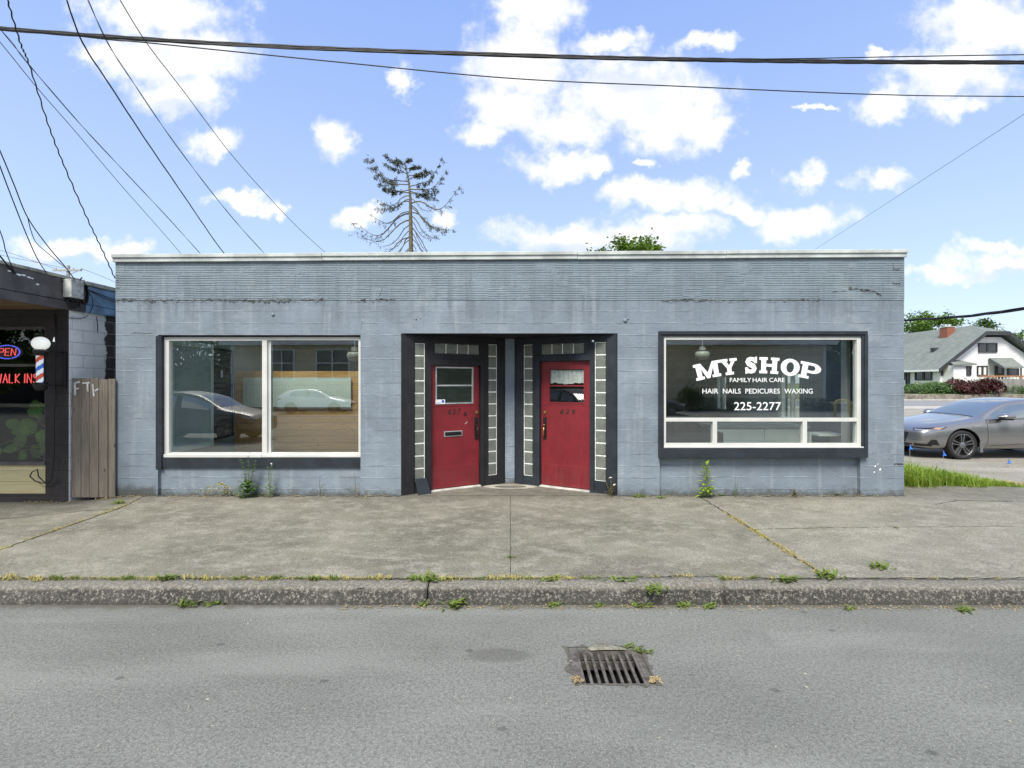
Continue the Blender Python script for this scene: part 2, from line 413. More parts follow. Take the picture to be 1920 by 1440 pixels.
def asphalt(name, c1, c2, agg=1.0):
    m, t, b, o = newmat(name); p = geopos(t)
    n1 = t.noise(t.vm('MULTIPLY', p, (.6, 1.4, 1)), .8, 6, .6); n2 = t.noise(p, 110, 2, .6); n3 = t.noise(p, 45, 3, .7); n4 = t.noise(p, 2.2, 6, .7)
    c = t.mix(t.mr(n1, .32, .68), c1, c2)
    c = t.mix(t.mr(n3, .38, .68, 0, .7*agg), c, tuple(k*.42 for k in c1))
    big = t.noise(t.vm('MULTIPLY', p, (.35, 2.2, 1)), .9, 5, .6)
    c = t.mix(t.mr(big, .5, .7, 0, .35), c, tuple(min(1, k*1.25) for k in c2))
    c = t.mix(t.mr(n2, .55, .70, 0, .75*agg), c, tuple(min(1, k*1.95) for k in c2))
    v = t.voro(p, 30); c = t.mix(t.mr(v, .12, .07, 0, .55*agg), c, (.42, .42, .40))
    v2 = t.voro(p, 47); c = t.mix(t.mr(v2, .13, .07, 0, .6*agg), c, (.03, .03, .032))
    v3 = t.voro(t.vm('MULTIPLY', p, (1, 1.5, 1)), 2.1); c = t.mix(t.mr(v3, .085, .05, 0, .45), c, (.035, .034, .034))
    c = t.mix(t.mr(n4, .58, .78, 0, .35), c, tuple(k*.62 for k in c1))
    gx = t.sep(p)[0]
    el = t.vm('LENGTH', t.vm('MULTIPLY', t.vm('SUBTRACT', p, (-.08, -4.02, -.2)), (3.6, 9.5, 0)), out=1)
    c = t.mix(t.math('MULTIPLY', t.mr(t.math('ADD', el, t.math('MULTIPLY', n3, .6)), 1.35, .9), .42), c, (.07, .065, .055))      # old oil spot
    gy = t.sep(p)[1]; gn = t.noise(p, 7, 5, .7)      # silt washed against the kerb
    gut = t.math('MULTIPLY', t.mr(t.math('ADD', gy, t.math('MULTIPLY', t.math('SUBTRACT', gn, .5), .22)), -3.34, -3.25), t.mr(gy, -2.5, -2.6))
    c = t.mix(t.math('MULTIPLY', gut, .75), c, (.085, .075, .055))
    t.put(b.inputs['Base Color'], c); b.inputs['Roughness'].default_value = .85; b.inputs['Specular IOR Level'].default_value = .3
    t.put(b.inputs['Normal'], t.bump(t.math('ADD', n2, n3), .4, .005))
    return m
def curbmat(name):
    m, t, b, o = newmat(name); p = geopos(t); x, y, z = t.sep(p)
    n1 = t.noise(p, 1.5, 5, .6); n2 = t.noise(p, 36, 7, .85); n3 = t.noise(p, 70, 3, .7)
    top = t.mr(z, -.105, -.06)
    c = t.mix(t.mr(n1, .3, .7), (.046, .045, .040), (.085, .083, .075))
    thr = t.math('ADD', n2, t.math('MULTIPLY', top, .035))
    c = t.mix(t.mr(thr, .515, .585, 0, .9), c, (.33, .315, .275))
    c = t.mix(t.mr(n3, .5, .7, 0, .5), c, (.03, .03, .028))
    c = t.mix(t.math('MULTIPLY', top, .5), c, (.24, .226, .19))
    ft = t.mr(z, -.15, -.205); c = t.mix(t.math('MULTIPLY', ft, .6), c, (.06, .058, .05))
    t.put(b.inputs['Base Color'], c); b.inputs['Roughness'].default_value = .9; b.inputs['Specular IOR Level'].default_value = .2
    t.put(b.inputs['Normal'], t.bump(t.math('ADD', n2, n3), .8, .012))
    return m
def blockmat(name, c1, c2, bw=.4, bh=.2, axis='Y', split=None, mort=.012, c_split=None):
    """painted concrete block: courses with faint mortar lines"""
    m, t, b, o = newmat(name); p = geopos(t); x, y, z = t.sep(p)
    a = y if axis == 'Y' else x
    fr = t.math('DIVIDE', t.math('ADD', z, 5.0), bh); row = t.math('FLOOR', fr)
    xs = t.math('ADD', t.math('DIVIDE', a, bw), t.math('MULTIPLY', t.math('MODULO', row, 2.0), .5))
    e = t.math('MAXIMUM', t.mr(t.math('ABSOLUTE', t.math('SUBTRACT', t.math('FRACT', xs), .5)), .5-mort/bw, .5), t.mr(t.math('ABSOLUTE', t.math('SUBTRACT', t.math('FRACT', fr), .5)), .5-mort/bh, .5))
    n = t.noise(p, 5, 6, .65)
    c = t.mix(t.mr(n, .3, .7), c2, c1)
    mc = tuple(k*.55 for k in c1)
    if split is not None:
        rag = t.math('MULTIPLY', t.math('SUBTRACT', t.noise(p, 7, 4, .6), .5), .2)
        sf = t.mr(t.math('ADD', y, rag), split-.015, split+.015)
        c = t.mix(sf, c, c_split)
        mcol = t.mix(sf, mc, (.30, .27, .26))
    else: mcol = mc
    c = t.mix(t.math('MULTIPLY', e, .8), c, mcol)
    c = t.mix(t.mr(t.noise(p, 9, 6, .75), .62, .72, 0, .6), c, tuple(k*.4 for k in c1))
    t.put(b.inputs['Base Color'], c); b.inputs['Roughness'].default_value = .7
    t.put(b.inputs['Normal'], t.bump(t.math('ADD', t.math('MULTIPLY', e, -1.0), t.math('MULTIPLY', t.noise(p, 60, 4, .6), .5)), .5, .008))
    return m
def plankmat(name, c1, c2, axis='Z', pw=.14, knots=True, rough=.65, gap=.03, grain=(2, 2, 22)):
    """boards side by side along one axis, each with its own tone and grain"""
    m, t, b, o = newmat(name); p = geopos(t); x, y, z = t.sep(p)
    a = {'X': x, 'Y': y, 'Z': z}[axis]
    fr = t.math('DIVIDE', t.math('ADD', a, 20), pw); i = t.math('FLOOR', fr); f = t.math('FRACT', fr)
    rnd = t.white(t.comb(i, 1, 7))
    g = t.noise(t.vm('ADD', t.vm('MULTIPLY', p, grain), t.comb(t.math('MULTIPLY', rnd, 30), 0, 0)), 2.2, 5, .62, .6)
    c = t.mix(t.mr(g, .32, .68), c1, c2)
    c = t.mix(t.math('MULTIPLY', rnd, .45), c, tuple(k*.62 for k in c1))
    if knots:
        v = t.voro(t.vm('MULTIPLY', p, (1.6, 1.6, 2.4) if axis == 'Z' else (2.4, 2.4, 1.2)), 2.6)
        c = t.mix(t.mr(v, .12, .05, 0, .8), c, tuple(k*.22 for k in c1))
    e = t.mr(t.math('ABSOLUTE', t.math('SUBTRACT', f, .5)), .5-gap, .5)
    c = t.mix(t.math('MULTIPLY', e, .75), c, tuple(k*.2 for k in c1))
    t.put(b.inputs['Base Color'], c); b.inputs['Roughness'].default_value = rough
    t.put(b.inputs['Normal'], t.bump(t.math('ADD', t.math('MULTIPLY', e, -1.5), t.math('MULTIPLY', g, .5)), .5, .008))
    return m
def shingle(name, c1, c2):
    m, t, b, o = newmat(name); p = geopos(t)
    n = t.noise(t.vm('MULTIPLY', p, (1, 1, 3.5)), 1.6, 5, .7); n2 = t.noise(p, .35, 4, .6)
    x, y, z = t.sep(p); f = t.math('FRACT', t.math('DIVIDE', z, .16))
    c = t.mix(t.mr(n, .3, .7), c1, c2); c = t.mix(t.mr(n2, .4, .65, 0, .35), c, tuple(k*.7 for k in c1))
    c = t.mix(t.mr(f, .2, .0, 0, .3), c, tuple(k*.4 for k in c1))
    t.put(b.inputs['Base Color'], c); b.inputs['Roughness'].default_value = .9
    return m
def carpaint(name, col, metal=.55, rough=.28, crough=.04):
    m, t, b, o = newmat(name); p = objco(t)
    fl = t.noise(p, 900, 1, .5)
    t.put(b.inputs['Base Color'], t.mix(t.mr(fl, .35, .65), tuple(k*.85 for k in col), tuple(min(1, k*1.12) for k in col)))
    b.inputs['Metallic'].default_value = metal; b.inputs['Roughness'].default_value = rough
    b.inputs['Coat Weight'].default_value = 1.0; b.inputs['Coat Roughness'].default_value = crough
    return m
def redpaint(name):
    m, t, b, o = newmat(name); p = objco(t); x, y, z = t.sep(p)
    n = t.noise(p, 3, 6, .65); n2 = t.noise(t.vm('MULTIPLY', p, (6, 6, 1)), 4, 5, .7)
    c = t.mix(t.mr(n, .3, .7), (.150, .008, .013), (.205, .012, .020))
    c = t.mix(t.mr(n2, .55, .75, 0, .4), c, (.15, .018, .02))
    lo = t.math('MULTIPLY', t.mr(z, .55, .15), t.mr(n2, .35, .62)); c = t.mix(t.math('MULTIPLY', lo, .5), c, (.15, .03, .03))
    sp = t.noise(p, 26, 5, .8); c = t.mix(t.mr(sp, .74, .78, 0, .8), c, (.5, .4, .38))
    t.put(b.inputs['Base Color'], c); t.put(b.inputs['Roughness'], t.mr(n2, .3, .7, .45, .65))
    t.put(b.inputs['Normal'], t.bump(t.noise(p, 40, 4, .6), .12, .004))
    return m
def trimpaint(name, col):
    m, t, b, o = newmat(name); p = geopos(t)
    n = t.noise(p, 4, 6, .65); n2 = t.noise(t.vm('MULTIPLY', p, (12, 12, 1.5)), 2, 5, .7)
    c = t.mix(t.mr(n, .3, .7), tuple(k*.7 for k in col), tuple(k*1.25 for k in col))
    sp = t.noise(p, 19, 6, .8); c = t.mix(t.mr(sp, .71, .75, 0, .85), c, (.42, .42, .40))
    c = t.mix(t.mr(n2, .6, .8, 0, .4), c, (.09, .09, .09))
    t.put(b.inputs['Base Color'], c); b.inputs['Roughness'].default_value = .6; b.inputs['Specular IOR Level'].default_value = .35
    t.put(b.inputs['Normal'], t.bump(n2, .15, .004))
    return m
def glassblock(name):
    m, t, b, o = newmat(name); p = geopos(t); x, y, z = t.sep(p)
    rib = t.math('SINE', t.math('MULTIPLY', z, 2*math.pi/.0185))
    n = t.noise(p, 9, 4, .6)
    c = t.mix(t.mr(rib, -.6, .6), (.085, .095, .078), (.25, .27, .235)); c = t.mix(t.mr(n, .4, .65, 0, .5), c, (.10, .11, .10))
    t.put(b.inputs['Base Color'], c); b.inputs['Roughness'].default_value = .16
    b.inputs['Coat Weight'].default_value = .6; b.inputs['Coat Roughness'].default_value = .08
    t.put(b.inputs['Normal'], t.bump(t.math('ADD', rib, t.math('MULTIPLY', t.noise(p, 25, 2, .5), 1.2)), .35, .004))
    return m

M = dict(
 carglass2=pm('car_windscreen_glass', (.075, .10, .10), .04, .1, 2, spec=.8, ior=2.3, coat=1.), carglass3=pm('car_rear_glass', (.075, .10, .10), .04, .1, 2, spec=.8, ior=2.3, coat=1.), pillar=pm('pillar_black', (.011, .011, .012), .4, .1, 20),
 wall=wall_paint('blue_grey_wall_paint'), tile=wall_paint('ribbed_tile_paint', True),
 ledge=pm('crumbled_mortar', (.17, .18, .18), .95, .35, 14, .8, 40, dist=.02, col2=(.05, .05, .042)),
 cap=pm('white_cap', (.50, .54, .52), .55, .16, 2.5, .1), navy=trimpaint('navy_black_trim', (.021, .027, .036)), black=trimpaint('black_trim', (.017, .017, .020)),
 whiteframe=pm('white_frame', (.60, .61, .58), .45, .05, 2, .05), alu=pm('aluminium', (.50, .52, .52), .38, .1, 8, metal=.6),
 glass=glass('window_glass', (.93, .965, .95), 1.7, 1.5, .17), doorglass=glass('door_glass', (.85, .88, .87), 1.6, 1.5, .02), gblock=glassblock('glass_block'),
 mortar=pm('white_mortar', (.80, .83, .78), .6, .12, 20), red=redpaint('red_door_paint'), darkmetal=pm('dark_metal', (.03, .032, .036), .35, .2, 20, metal=.6),
 brass=pm('brass', (.55, .38, .14), .3, .15, 20, metal=1), vinyl=pm('white_vinyl', (.85, .87, .87), .5, .02, 5), digit=pm('digit_paint', (.022, .014, .015), .5, .3, 20),
 sticker=pm('sticker', (.78, .80, .84), .4, .03, 5), blue=pm('logo_blue', (.02, .08, .45), .4, .05, 5),
 threshold=pm('threshold', (.55, .54, .50), .6, .15, 6), curtain=pm('curtain', (.82, .82, .80), .8, .08, 18, .3, 30),
 concrete=concrete('sidewalk_concrete', (.232, .223, .180), (.128, .123, .098), (.33, .318, .268)), asphalt=asphalt('asphalt', (.143, .148, .134), (.194, .199, .182), .8),
 curb=curbmat('curb_concrete'), gritdirt=pm('grit', (.105, .098, .082), .95, .4, 30, .6, 60, col2=(.06, .056, .048)), crack=pm('crack_dirt', (.035, .033, .028), .95, .3, 20), patch=pm('cement_patch', (.36, .34, .29), .9, .16, 5, .5, 60),
 gravel=asphalt('gravel', (.24, .228, .195), (.34, .322, .275), 1.0), farroad=asphalt('far_asphalt', (.20, .205, .21), (.25, .255, .255), .4),
 soil=pm('soil', (.16, .13, .09), .95, .25, 3, .5, 30), lawn=pm('lawn', (.14, .20, .06), .95, .3, 1.5, .5, 30), paleroad=pm('pale_road_edge', (.40, .38, .34), .9, .12, 2),
 castiron=pm('cast_iron', (.16, .145, .13), .62, .25, 18, .4, 50, metal=.4), pit=pm('pit', (.012, .012, .012), .95, .2, 8),
 blade=leafmat('grass_green', (.21, .35, .035), (.40, .50, .08), (.18, .30, .03), trans=.35), dry=leafmat('grass_dry', (.52, .42, .14), (.36, .36, .08), (.45, .34, .16)),
 weed=leafmat('weed_green', (.05, .13, .02), (.11, .22, .03)), weed2=leafmat('weed_light', (.16, .26, .08), (.24, .32, .12), (.12, .2, .06)), stem=pm('stem', (.16, .17, .06), .7, .2, 9),
 rusty=leafmat('weed_rust', (.26, .16, .06), (.18, .20, .05)), litter=leafmat('dry_litter', (.42, .30, .15), (.55, .45, .25)), petal=pm('petal', (.85, .85, .8), .6, .05, 8),
 bark=pm('bark', (.20, .17, .12), .95, .25, 9, .6, 30), barkc=pm('spruce_bark', (.17, .15, .09), .95, .3, 9, .6, 30, col2=(.075, .07, .04)),
 leaf=leafmat('tree_leaf', (.07, .155, .018), (.16, .27, .035), (.05, .11, .014)), leaf2=leafmat('tree_leaf_dark', (.035, .085, .014), (.085, .16, .028)), needle=leafmat('needles', (.06, .068, .026), (.12, .115, .045), trans=.15), tuftg=leafmat('tuft_green', (.085, .165, .025), (.18, .25, .05), (.20, .20, .05)),
 maple=leafmat('maple_purple', (.055, .012, .016), (.11, .028, .03), (.03, .01, .012), trans=.12), shrub=leafmat('shrub', (.10, .19, .07), (.16, .27, .10), (.06, .13, .05)), shruby=leafmat('shrub_yellow', (.22, .26, .05), (.3, .3, .08)),
 tyre=pm('tyre', (.016, .016, .017), .8, .2, 20), rimm=pm('rim', (.30, .305, .32), .28, .08, 10, metal=.9), dark=pm('dark_plastic', (.010, .010, .011), .45, .2, 20), 
 carglass=pm('car_glass', (.075, .10, .10), .04, .1, 2, spec=.8, ior=2.3, coat=1.), chrome=pm('lamp_glass', (.34, .35, .37), .15, .1, 30, metal=.3, coat=1), amber=pm('amber', (.7, .25, .06), .3, .1, 20),
 carpaint=carpaint('grey_metallic', (.27, .272, .275), .72, .27), carwhite=carpaint('white_car', (.8, .8, .8), 0, .3), cardark=carpaint('dark_car', (.035, .04, .05)), carsuv=carpaint('silver_dark_car', (.05, .055, .06), .2, .5, .3),
 cable=pm('cable', (.014, .014, .016), .6, .2, 12), cablegrey=pm('cable_grey', (.12, .13, .15), .6, .2, 12),
 barbwall=blockmat('dark_painted_block', (.036, .031, .032), (.022, .019, .02), axis='X'), barbside=blockmat('white_painted_block', (.88, .90, .88), (.78, .81, .80), axis='Y', split=.62, c_split=(.052, .042, .040)),
 fascia=pm('brown_grey_fascia', (.105, .095, .097), .6, .2, 5, .2, 20), bluefascia=pm('blue_fascia', (.20, .34, .50), .55, .2, 4, .2, 20), soffit=plankmat('soffit_wood', (.16, .10, .05), (.24, .16, .08), 'Y', .2, False),
 roofedge=pm('roof_gravel_edge', (.42, .43, .36), .9, .25, 6, .4), roofdark=pm('dark_roof', (.10, .095, .09), .9, .25, 6, .4), kick=plankmat('yellowed_plywood', (.56, .50, .27), (.66, .60, .36), 'Z', .17, False, gap=.02, grain=(1.5, 1.5, 14)),
 gate=plankmat('weathered_plank', (.17, .145, .115), (.30, .265, .21), 'X', 40, True, .85, 0, (16, 16, 1.2)), spray=pm('spray_paint', (.62, .63, .62), .8, .15, 12),
 globe=emit('milk_glass', (.80, .82, .78), .30), polew=emit('pole_white', (.75, .80, .85), .20), polebl=emit('pole_blue', (.03, .14, .55), .18), polerd=emit('pole_red', (.62, .09, .04), .12), tail=pm('tail_lamp', (.5, .03, .02), .2, .1, 6),
 neonred=emit('neon_red', (1, .12, .12), .62), neonblue=emit('neon_blue', (.12, .16, 1), .9), sign=pm('sign_backing', (.05, .055, .06), .4, .1, 5),
 meterbox=pm('meter_box', (.50, .52, .49), .6, .2, 9, .1), monstera=leafmat('monstera', (.16, .38, .06), (.28, .50, .09), (.10, .26, .04), trans=.35),
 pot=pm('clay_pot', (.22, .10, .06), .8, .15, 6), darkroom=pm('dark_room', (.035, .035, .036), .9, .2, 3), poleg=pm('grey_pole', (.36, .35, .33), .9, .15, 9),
 teal=pm('grey_green_wall', (.42, .50, .48), .8, .1, 2), roomdark=pm('room_warm_grey', (.38, .35, .27), .85, .12, 2), ceiling=pm('ceiling_white', (.66, .68, .66), .9, .06, 3), floorin=pm('shop_floor', (.26, .25, .22), .6, .2, 2),  # roomdark: one even warm grey for inside walls and the shed
 plank=plankmat('knotty_pine', (.50, .27, .085), (.64, .38, .15), 'Z', .135, True, .5, .06, (1.4, 1.4, 16)), board=pm('pale_board', (.62, .70, .64), .6, .04, 3), slat=pm('black_slat', (.018, .018, .019), .5, .2, 8), slatback=pm('slat_face', (.16, .15, .14), .6, .15, 8),
 cabinet=pm('pale_cabinet', (.76, .80, .75), .5, .05, 3), worktop=pm('worktop', (.33, .37, .35), .4, .08, 4), pendant=pm('pendant_glass', (.42, .43, .38), .3, .05, 6),
 housew=pm('white_siding', (.80, .80, .80), .7, .05, .8), shingle=shingle('green_grey_shingle', (.135, .158, .145), (.205, .228, .21)), barge=pm('dark_barge', (.04, .045, .05), .6, .15, 3), brick=blockmat('chimney_brick', (.32, .12, .07), (.22, .08, .05), .22, .08, 'X', None, .012),
 housewin=pm('house_window', (.03, .034, .04), .12, .2, 2, spec=.8), deckwood=pm('deck_wood', (.42, .19, .08), .7, .15, 3), greyfence=plankmat('grey_fence', (.22, .215, .20), (.32, .31, .29), 'X', .16, False, .9, .06, (6, 6, .6)),
 retain=pm('retaining_stone', (.22, .20, .17), .9, .25, 2, .5, 12), flag=pm('flag_blue', (.03, .20, .75), .6, .1, 10), tan=plankmat('tan_siding', (.60, .51, .32), (.66, .57, .37), 'Z', .2, False, .7, .05, (.5, .5, .5)),
 yellow=pm('yellow_paint', (.62, .45, .04), .5, .12, 6), coping=pm('dark_fence_metal', (.02, .02, .022), .5, .1, 6))

# ================================================================== SETTING
def drop(x):                        # the pavement falls away a little in front of the neighbour's shop
    t = min(1, max(0, (-5.75-x)/1.2)); return -.085*t*t*(3-2*t)
def zsw(x, y): return .0165*min(y, 0) + drop(x)*min(1, max(0, 1+(y+.2)/3.2))
def struct(o): o['kind'] = 'structure'; return o

def sheet(name, mat, xs, ys, zf):
    mb = MB(); nx, ny = len(xs), len(ys)
    mb.add([(x, y, zf(x, y)) for y in ys for x in xs], [(j*nx+i, j*nx+i+1, (j+1)*nx+i+1, (j+1)*nx+i) for j in range(ny-1) for i in range(nx-1)])
    return struct(mb.build(name, mat, smooth=True))
def lin(a, b, n): return [a+(b-a)*i/(n-1) for i in range(n)]

sheet('ground', M['soil'], [-900, -60, 60, 900], [-900, -60, 60, 900], lambda x, y: -1.05)
# road, with the hole of the drain in it
DRX0, DRX1, DRY0, DRY1 = .425, .955, -4.36, -3.93
mb = MB(); grid_wall(mb, (-60, 60, -62, -3.24), [(DRX0, DRX1, DRY0, DRY1)], -.2, -.27, lambda a, d, b: Vector((a, b, d)))
struct(mb.build('road', M['asphalt']))
sw = sheet('sidewalk', M['concrete'], lin(-16, -7, 8)+lin(-6.9, -5.6, 14)+lin(-5.4, 16, 40), lin(-3.04, 0.02, 16), zsw)
mb = MB(); mb.poly([(-1.72, -.001, .004), (1.69, -.001, .004), (.08, .93, .004), (-.10, .93, .004)]); struct(mb.build('entry_floor', M['concrete']))
mb = MB(); mb.add([(6.1, .02, 0), (16, .02, 0), (16, .62, 0), (9, .66, 0), (7.4, .72, 0), (6.1, .75, 0)], [(0, 1, 2, 3, 4, 5)]); struct(mb.build('sidewalk_apron', M['concrete']))
mb = MB()                           # worn cement round the step between the doors
for k in range(1):
    c = (0.0, .84); n = 40
    ring = [(c[0]+.46*math.cos(2*math.pi*i/n)*(1+.05*math.sin(3*i)), c[1]-.22+.17*math.sin(2*math.pi*i/n), .008) for i in range(n)]
    inn = [(c[0]+.27*math.cos(2*math.pi*i/n), c[1]-.23+.10*math.sin(2*math.pi*i/n), .0085) for i in range(n)]
    mb.add(ring+inn, [(i, (i+1) % n, n+(i+1) % n, n+i) for i in range(n)])
struct(mb.build('cement_patch', M['patch']))

# kerb in three lengths with open breaks
def curb(x0, x1, seed, tilt=0., rise=0.):
    rnd = random.Random(seed); prof = [(-3.035, -.30), (-3.035, -.052), (-3.09, -.054), (-3.145, -.057), (-3.172, -.062), (-3.188, -.073), (-3.197, -.095), (-3.21, -.14), (-3.225, -.18), (-3.24, -.24)]
    n = max(2, int((x1-x0)/.035)); off = [0]*(n+1); v = 0
    tab = [[rnd.gauss(0, 1) for _ in range(n+2)] for _ in prof]
    vs = []
    for i in range(n+1):
        x = x0+(x1-x0)*i/n; u = i/n
        for k, (y, z) in enumerate(prof):
            s = .0 if k in (0, 1) else (.0035 if k < 4 else .0075)
            g = (tab[k][i]+tab[k][i+1]+.8*tab[min(k+1, len(prof)-1)][i])/2
            low = .006*math.sin(x*1.9+seed)+.004*math.sin(x*4.7)
            vs.append((x, y+g*s+low*(k > 3), z+g*s*.7+drop(x)*.25*(k < 8)+rise*u+tilt*u*u*(1 if 0 < k < 6 else .3)))
    m = len(prof)
    fs = [(i*m+k, (i+1)*m+k, (i+1)*m+k+1, i*m+k+1) for i in range(n) for k in range(m-1)]+[tuple(range(m)), tuple(reversed(range(n*m, (n+1)*m)))]
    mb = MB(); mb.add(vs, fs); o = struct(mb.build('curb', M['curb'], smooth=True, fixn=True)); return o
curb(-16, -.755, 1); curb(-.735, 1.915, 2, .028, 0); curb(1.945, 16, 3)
# joints and cracks in the pavement
def crackline(pts, w, name='pavement_crack', mat='crack', seed=0, z0=.0035):
    rnd = random.Random(seed); vs = []; out = []
    for a, b in zip(pts[:-1], pts[1:]):
        n = max(2, int(math.dist(a, b)/.05))
        out += [(a[0]+(b[0]-a[0])*i/n, a[1]+(b[1]-a[1])*i/n) for i in range(n)]
    out.append(pts[-1])
    dx, dy = out[-1][0]-out[0][0], out[-1][1]-out[0][1]; L = math.hypot(dx, dy); nx, ny = -dy/L, dx/L
    for (x, y) in out:
        j = rnd.gauss(0, w*.5); ww = w*(.35+rnd.random())*.5
        for s in (-1, 1):
            X, Y = x+nx*(j+s*ww), y+ny*(j+s*ww); vs.append((X, Y, zsw(X, Y)+z0))
    mb = MB(); mb.add(vs, [(2*i, 2*i+1, 2*i+3, 2*i+2) for i in range(len(out)-1)]); return struct(mb.build(name, M[mat]))
crackline([(2.97, -3.03), (2.96, -1.2), (2.93, -.05)], .022, 'pavement_joint', seed=1)
crackline([(-5.52, -3.03), (-5.54, -.6), (-5.7, -.02)], .02, 'pavement_joint', seed=2)
crackline([(0.0, -3.02), (0.0, -.02)], .006, 'pavement_joint', seed=3)
crackline([(-5.5, -.75), (-7.6, -1.1), (-9.5, -1.2)], .012, seed=4)
crackline([(2.99, -1.62), (4.2, -1.55), (6.3, -1.5)], .008, seed=5)
crackline([(1.1, -3.02), (1.35, -3.0), (1.62, -2.99), (1.93, -3.03)], .026, seed=6)
crackline([(6.2, -.5), (6.7, -.28), (7.5, -.34)], .018, seed=7)
crackline([(3.0, -.6), (3.5, -.35), (4.3, -.9)], .007, seed=8)
crackline([(7.2, -.9), (7.7, -1.0), (8.4, -.95)], .02, seed=9)
crackline([(-16, -3.03), (16, -3.03)], .016, 'pavement_joint', seed=10)
crackline([(-6.17, -.018), (-1.7, -.018)], .03, 'pavement_joint', seed=11)
crackline([(1.68, -.018), (6.15, -.018)], .03, 'pavement_joint', seed=12)

# the lot to the right, the side street and what lies beyond it
sheet('gravel_lot', M['gravel'], lin(6.15, 70, 6), [.55, 4, 12, 24.6], lambda x, y: -.012)
sheet('side_street_edge', M['paleroad'], [6, 130], [24.6, 28.2], lambda x, y: -.008)
sheet('side_street', M['farroad'], [-60, 130], [28.2, 37.9], lambda x, y: .0)
mb = MB(); mb.box(-60, 130, 37.9, 38.35, -.1, .13); struct(mb.build('far_curb', M['paleroad'], bevel=.03))
sheet('far_sidewalk', M['paleroad'], [-60, 130], [38.35, 38.9], lambda x, y: .12)
sheet('lawn', M['lawn'], [-60, 20, 35, 50, 70, 130], [39.15, 41, 44, 60, 120], lambda x, y: .55+(.6 if y > 41.5 else .12 if y > 40 else 0))
sheet('back_yard', M['lawn'], [-60, 6.15], [9.2, 24, 37], lambda x, y: -.02)

# ================================================================== THE GREY STOREFRONT
XL, XR, ZT = fx(217), fx(1695), 3.64
bld = empty('storefront_building', (0, 0, 0), 'long low blue-grey concrete storefront with white roof cap and two red doors', 'shop building')
ZB = -.16
lw = (fx(296), fx(676), ZB, fz(628)); rw = (fx(1237), fx(1613), ZB, fz(626)); en = (fx(752), fx(1158), ZB, fz(625))
mb = MB(); grid_wall(mb, (XL, XR, ZB, 3.055), [lw, rw, en], 0, .22, ID)
mb.box(XL, XL+.22, .22, 9, ZB, 3.45); mb.box(XL+.22, XR-.22, 8.78, 9, ZB, 3.45)
wallo = mb.build('wall', M['wall'], bld, bevel=.012)
# right side wall with two openings
mb = MB(); grid_wall(mb, (.22, 9, ZB, 3.45), [(2.35, 3.15, .95, 2.0), (5.7, 6.45, .95, 1.98)], XR, XR-.22, lambda a, d_, b: Vector((d_, a, b)))
mb.build('side_wall', M['wall'], bld)
for (a, b, c, d_) in ((2.35, 3.15, .95, 2.0), (5.7, 6.45, .95, 1.98)):
    f = MB(); grid_wall(f, (a, b, c, d_), [(a+.06, (a+b)/2-.02, c+.06, d_-.06), ((a+b)/2+.02, b-.06, c+.06, d_-.06)], XR-.16, XR-.08, lambda p, q_, r: Vector((q_, p, r)))
    fo = f.build('window', M['whiteframe'], bld)
    g = MB(); g.box(XR-.125, XR-.12, a+.05, b-.05, c+.05, d_-.05); g.build('pane', M['glass'], fo)
# rib-faced tile band above, standing a little proud
def rise(x): return .075*(x-XL)/(XR-XL)
mb = MB(); n = 60; vs = []
rnd = random.Random(3)
for i in range(n+1):
    x = XL+(XR-XL)*i/n; zb = 3.056
    vs += [(x, -.006, zb), (x, -.006, ZT+rise(x)), (x, .22, ZT+rise(x)), (x, .22, zb)]
mb.add(vs, [(4*i+k, 4*(i+1)+k, 4*(i+1)+(k+1) % 4, 4*i+(k+1) % 4) for i in range(n) for k in range(4)]+[(0, 1, 2, 3), tuple(reversed(range(4*n, 4*n+4)))])
mb.build('parapet', M['tile'], bld, fixn=True)
mb = MB()
for (a, b) in ((XL, XL+.22), (XR-.22, XR)): mb.box(a, b, .225, 9, 3.45, ZT+.03)
mb.box(XL, XR, 8.78, 9, 3.452, ZT+.03); mb.build('parapet_return', M['tile'], bld)
mb = MB()
for (x0, x1, dz) in ((XL-.02, -2.93, 0), (-2.926, 1.04, .004), (1.044, 3.35, 0), (3.354, XR+.015, .003)):
    for (y0, y1, z0, z1) in ((-.045, .26, .0, .062), (-.065, .27, .0625, .118)):
        r0, r1 = rise(x0)+dz, rise(x1)+dz; Z = ZT+.003
        mb.add([(x0, y0, Z+z0+r0), (x1, y0, Z+z0+r1), (x1, y1, Z+z0+r1), (x0, y1, Z+z0+r0), (x0, y0, Z+z1+r0), (x1, y0, Z+z1+r1), (x1, y1, Z+z1+r1), (x0, y1, Z+z1+r0)],
               [(0, 3, 2, 1), (4, 5, 6, 7), (0, 1, 5, 4), (1, 2, 6, 5), (2, 3, 7, 6), (3, 0, 4, 7)])
mb.build('roof_cap', M['cap'], bld, bevel=.006)
ADDED_SKYL = [(-5.4, -1.6, .5, 3.3), (1.6, 5.6, .5, 3.6)]  # unseen roof lights, added to bring daylight into the shop interiors
mb = MB(); grid_wall(mb, (XL+.22, XR-.22, .22, 8.78), ADDED_SKYL, 3.3, 3.44, lambda a, d_, b: Vector((a, b, d_))); rfm = mb.build('roof', M['roofdark'], bld)
for (a, b, c, d_) in ADDED_SKYL:
    g = MB(); grid_wall(g, (a-.05, b+.05, c-.05, d_+.05), [(a+.03, b-.03, c+.03, d_-.03)], 3.442, 3.50, lambda p, q_, r: Vector((p, r, q_))); so_ = g.build('added_skylight', M['alu'], rfm); g = MB(); g.box(a+.031, b-.031, c+.031, d_-.031, 3.46, 3.468); g.build('pane', M['glass'], so_)
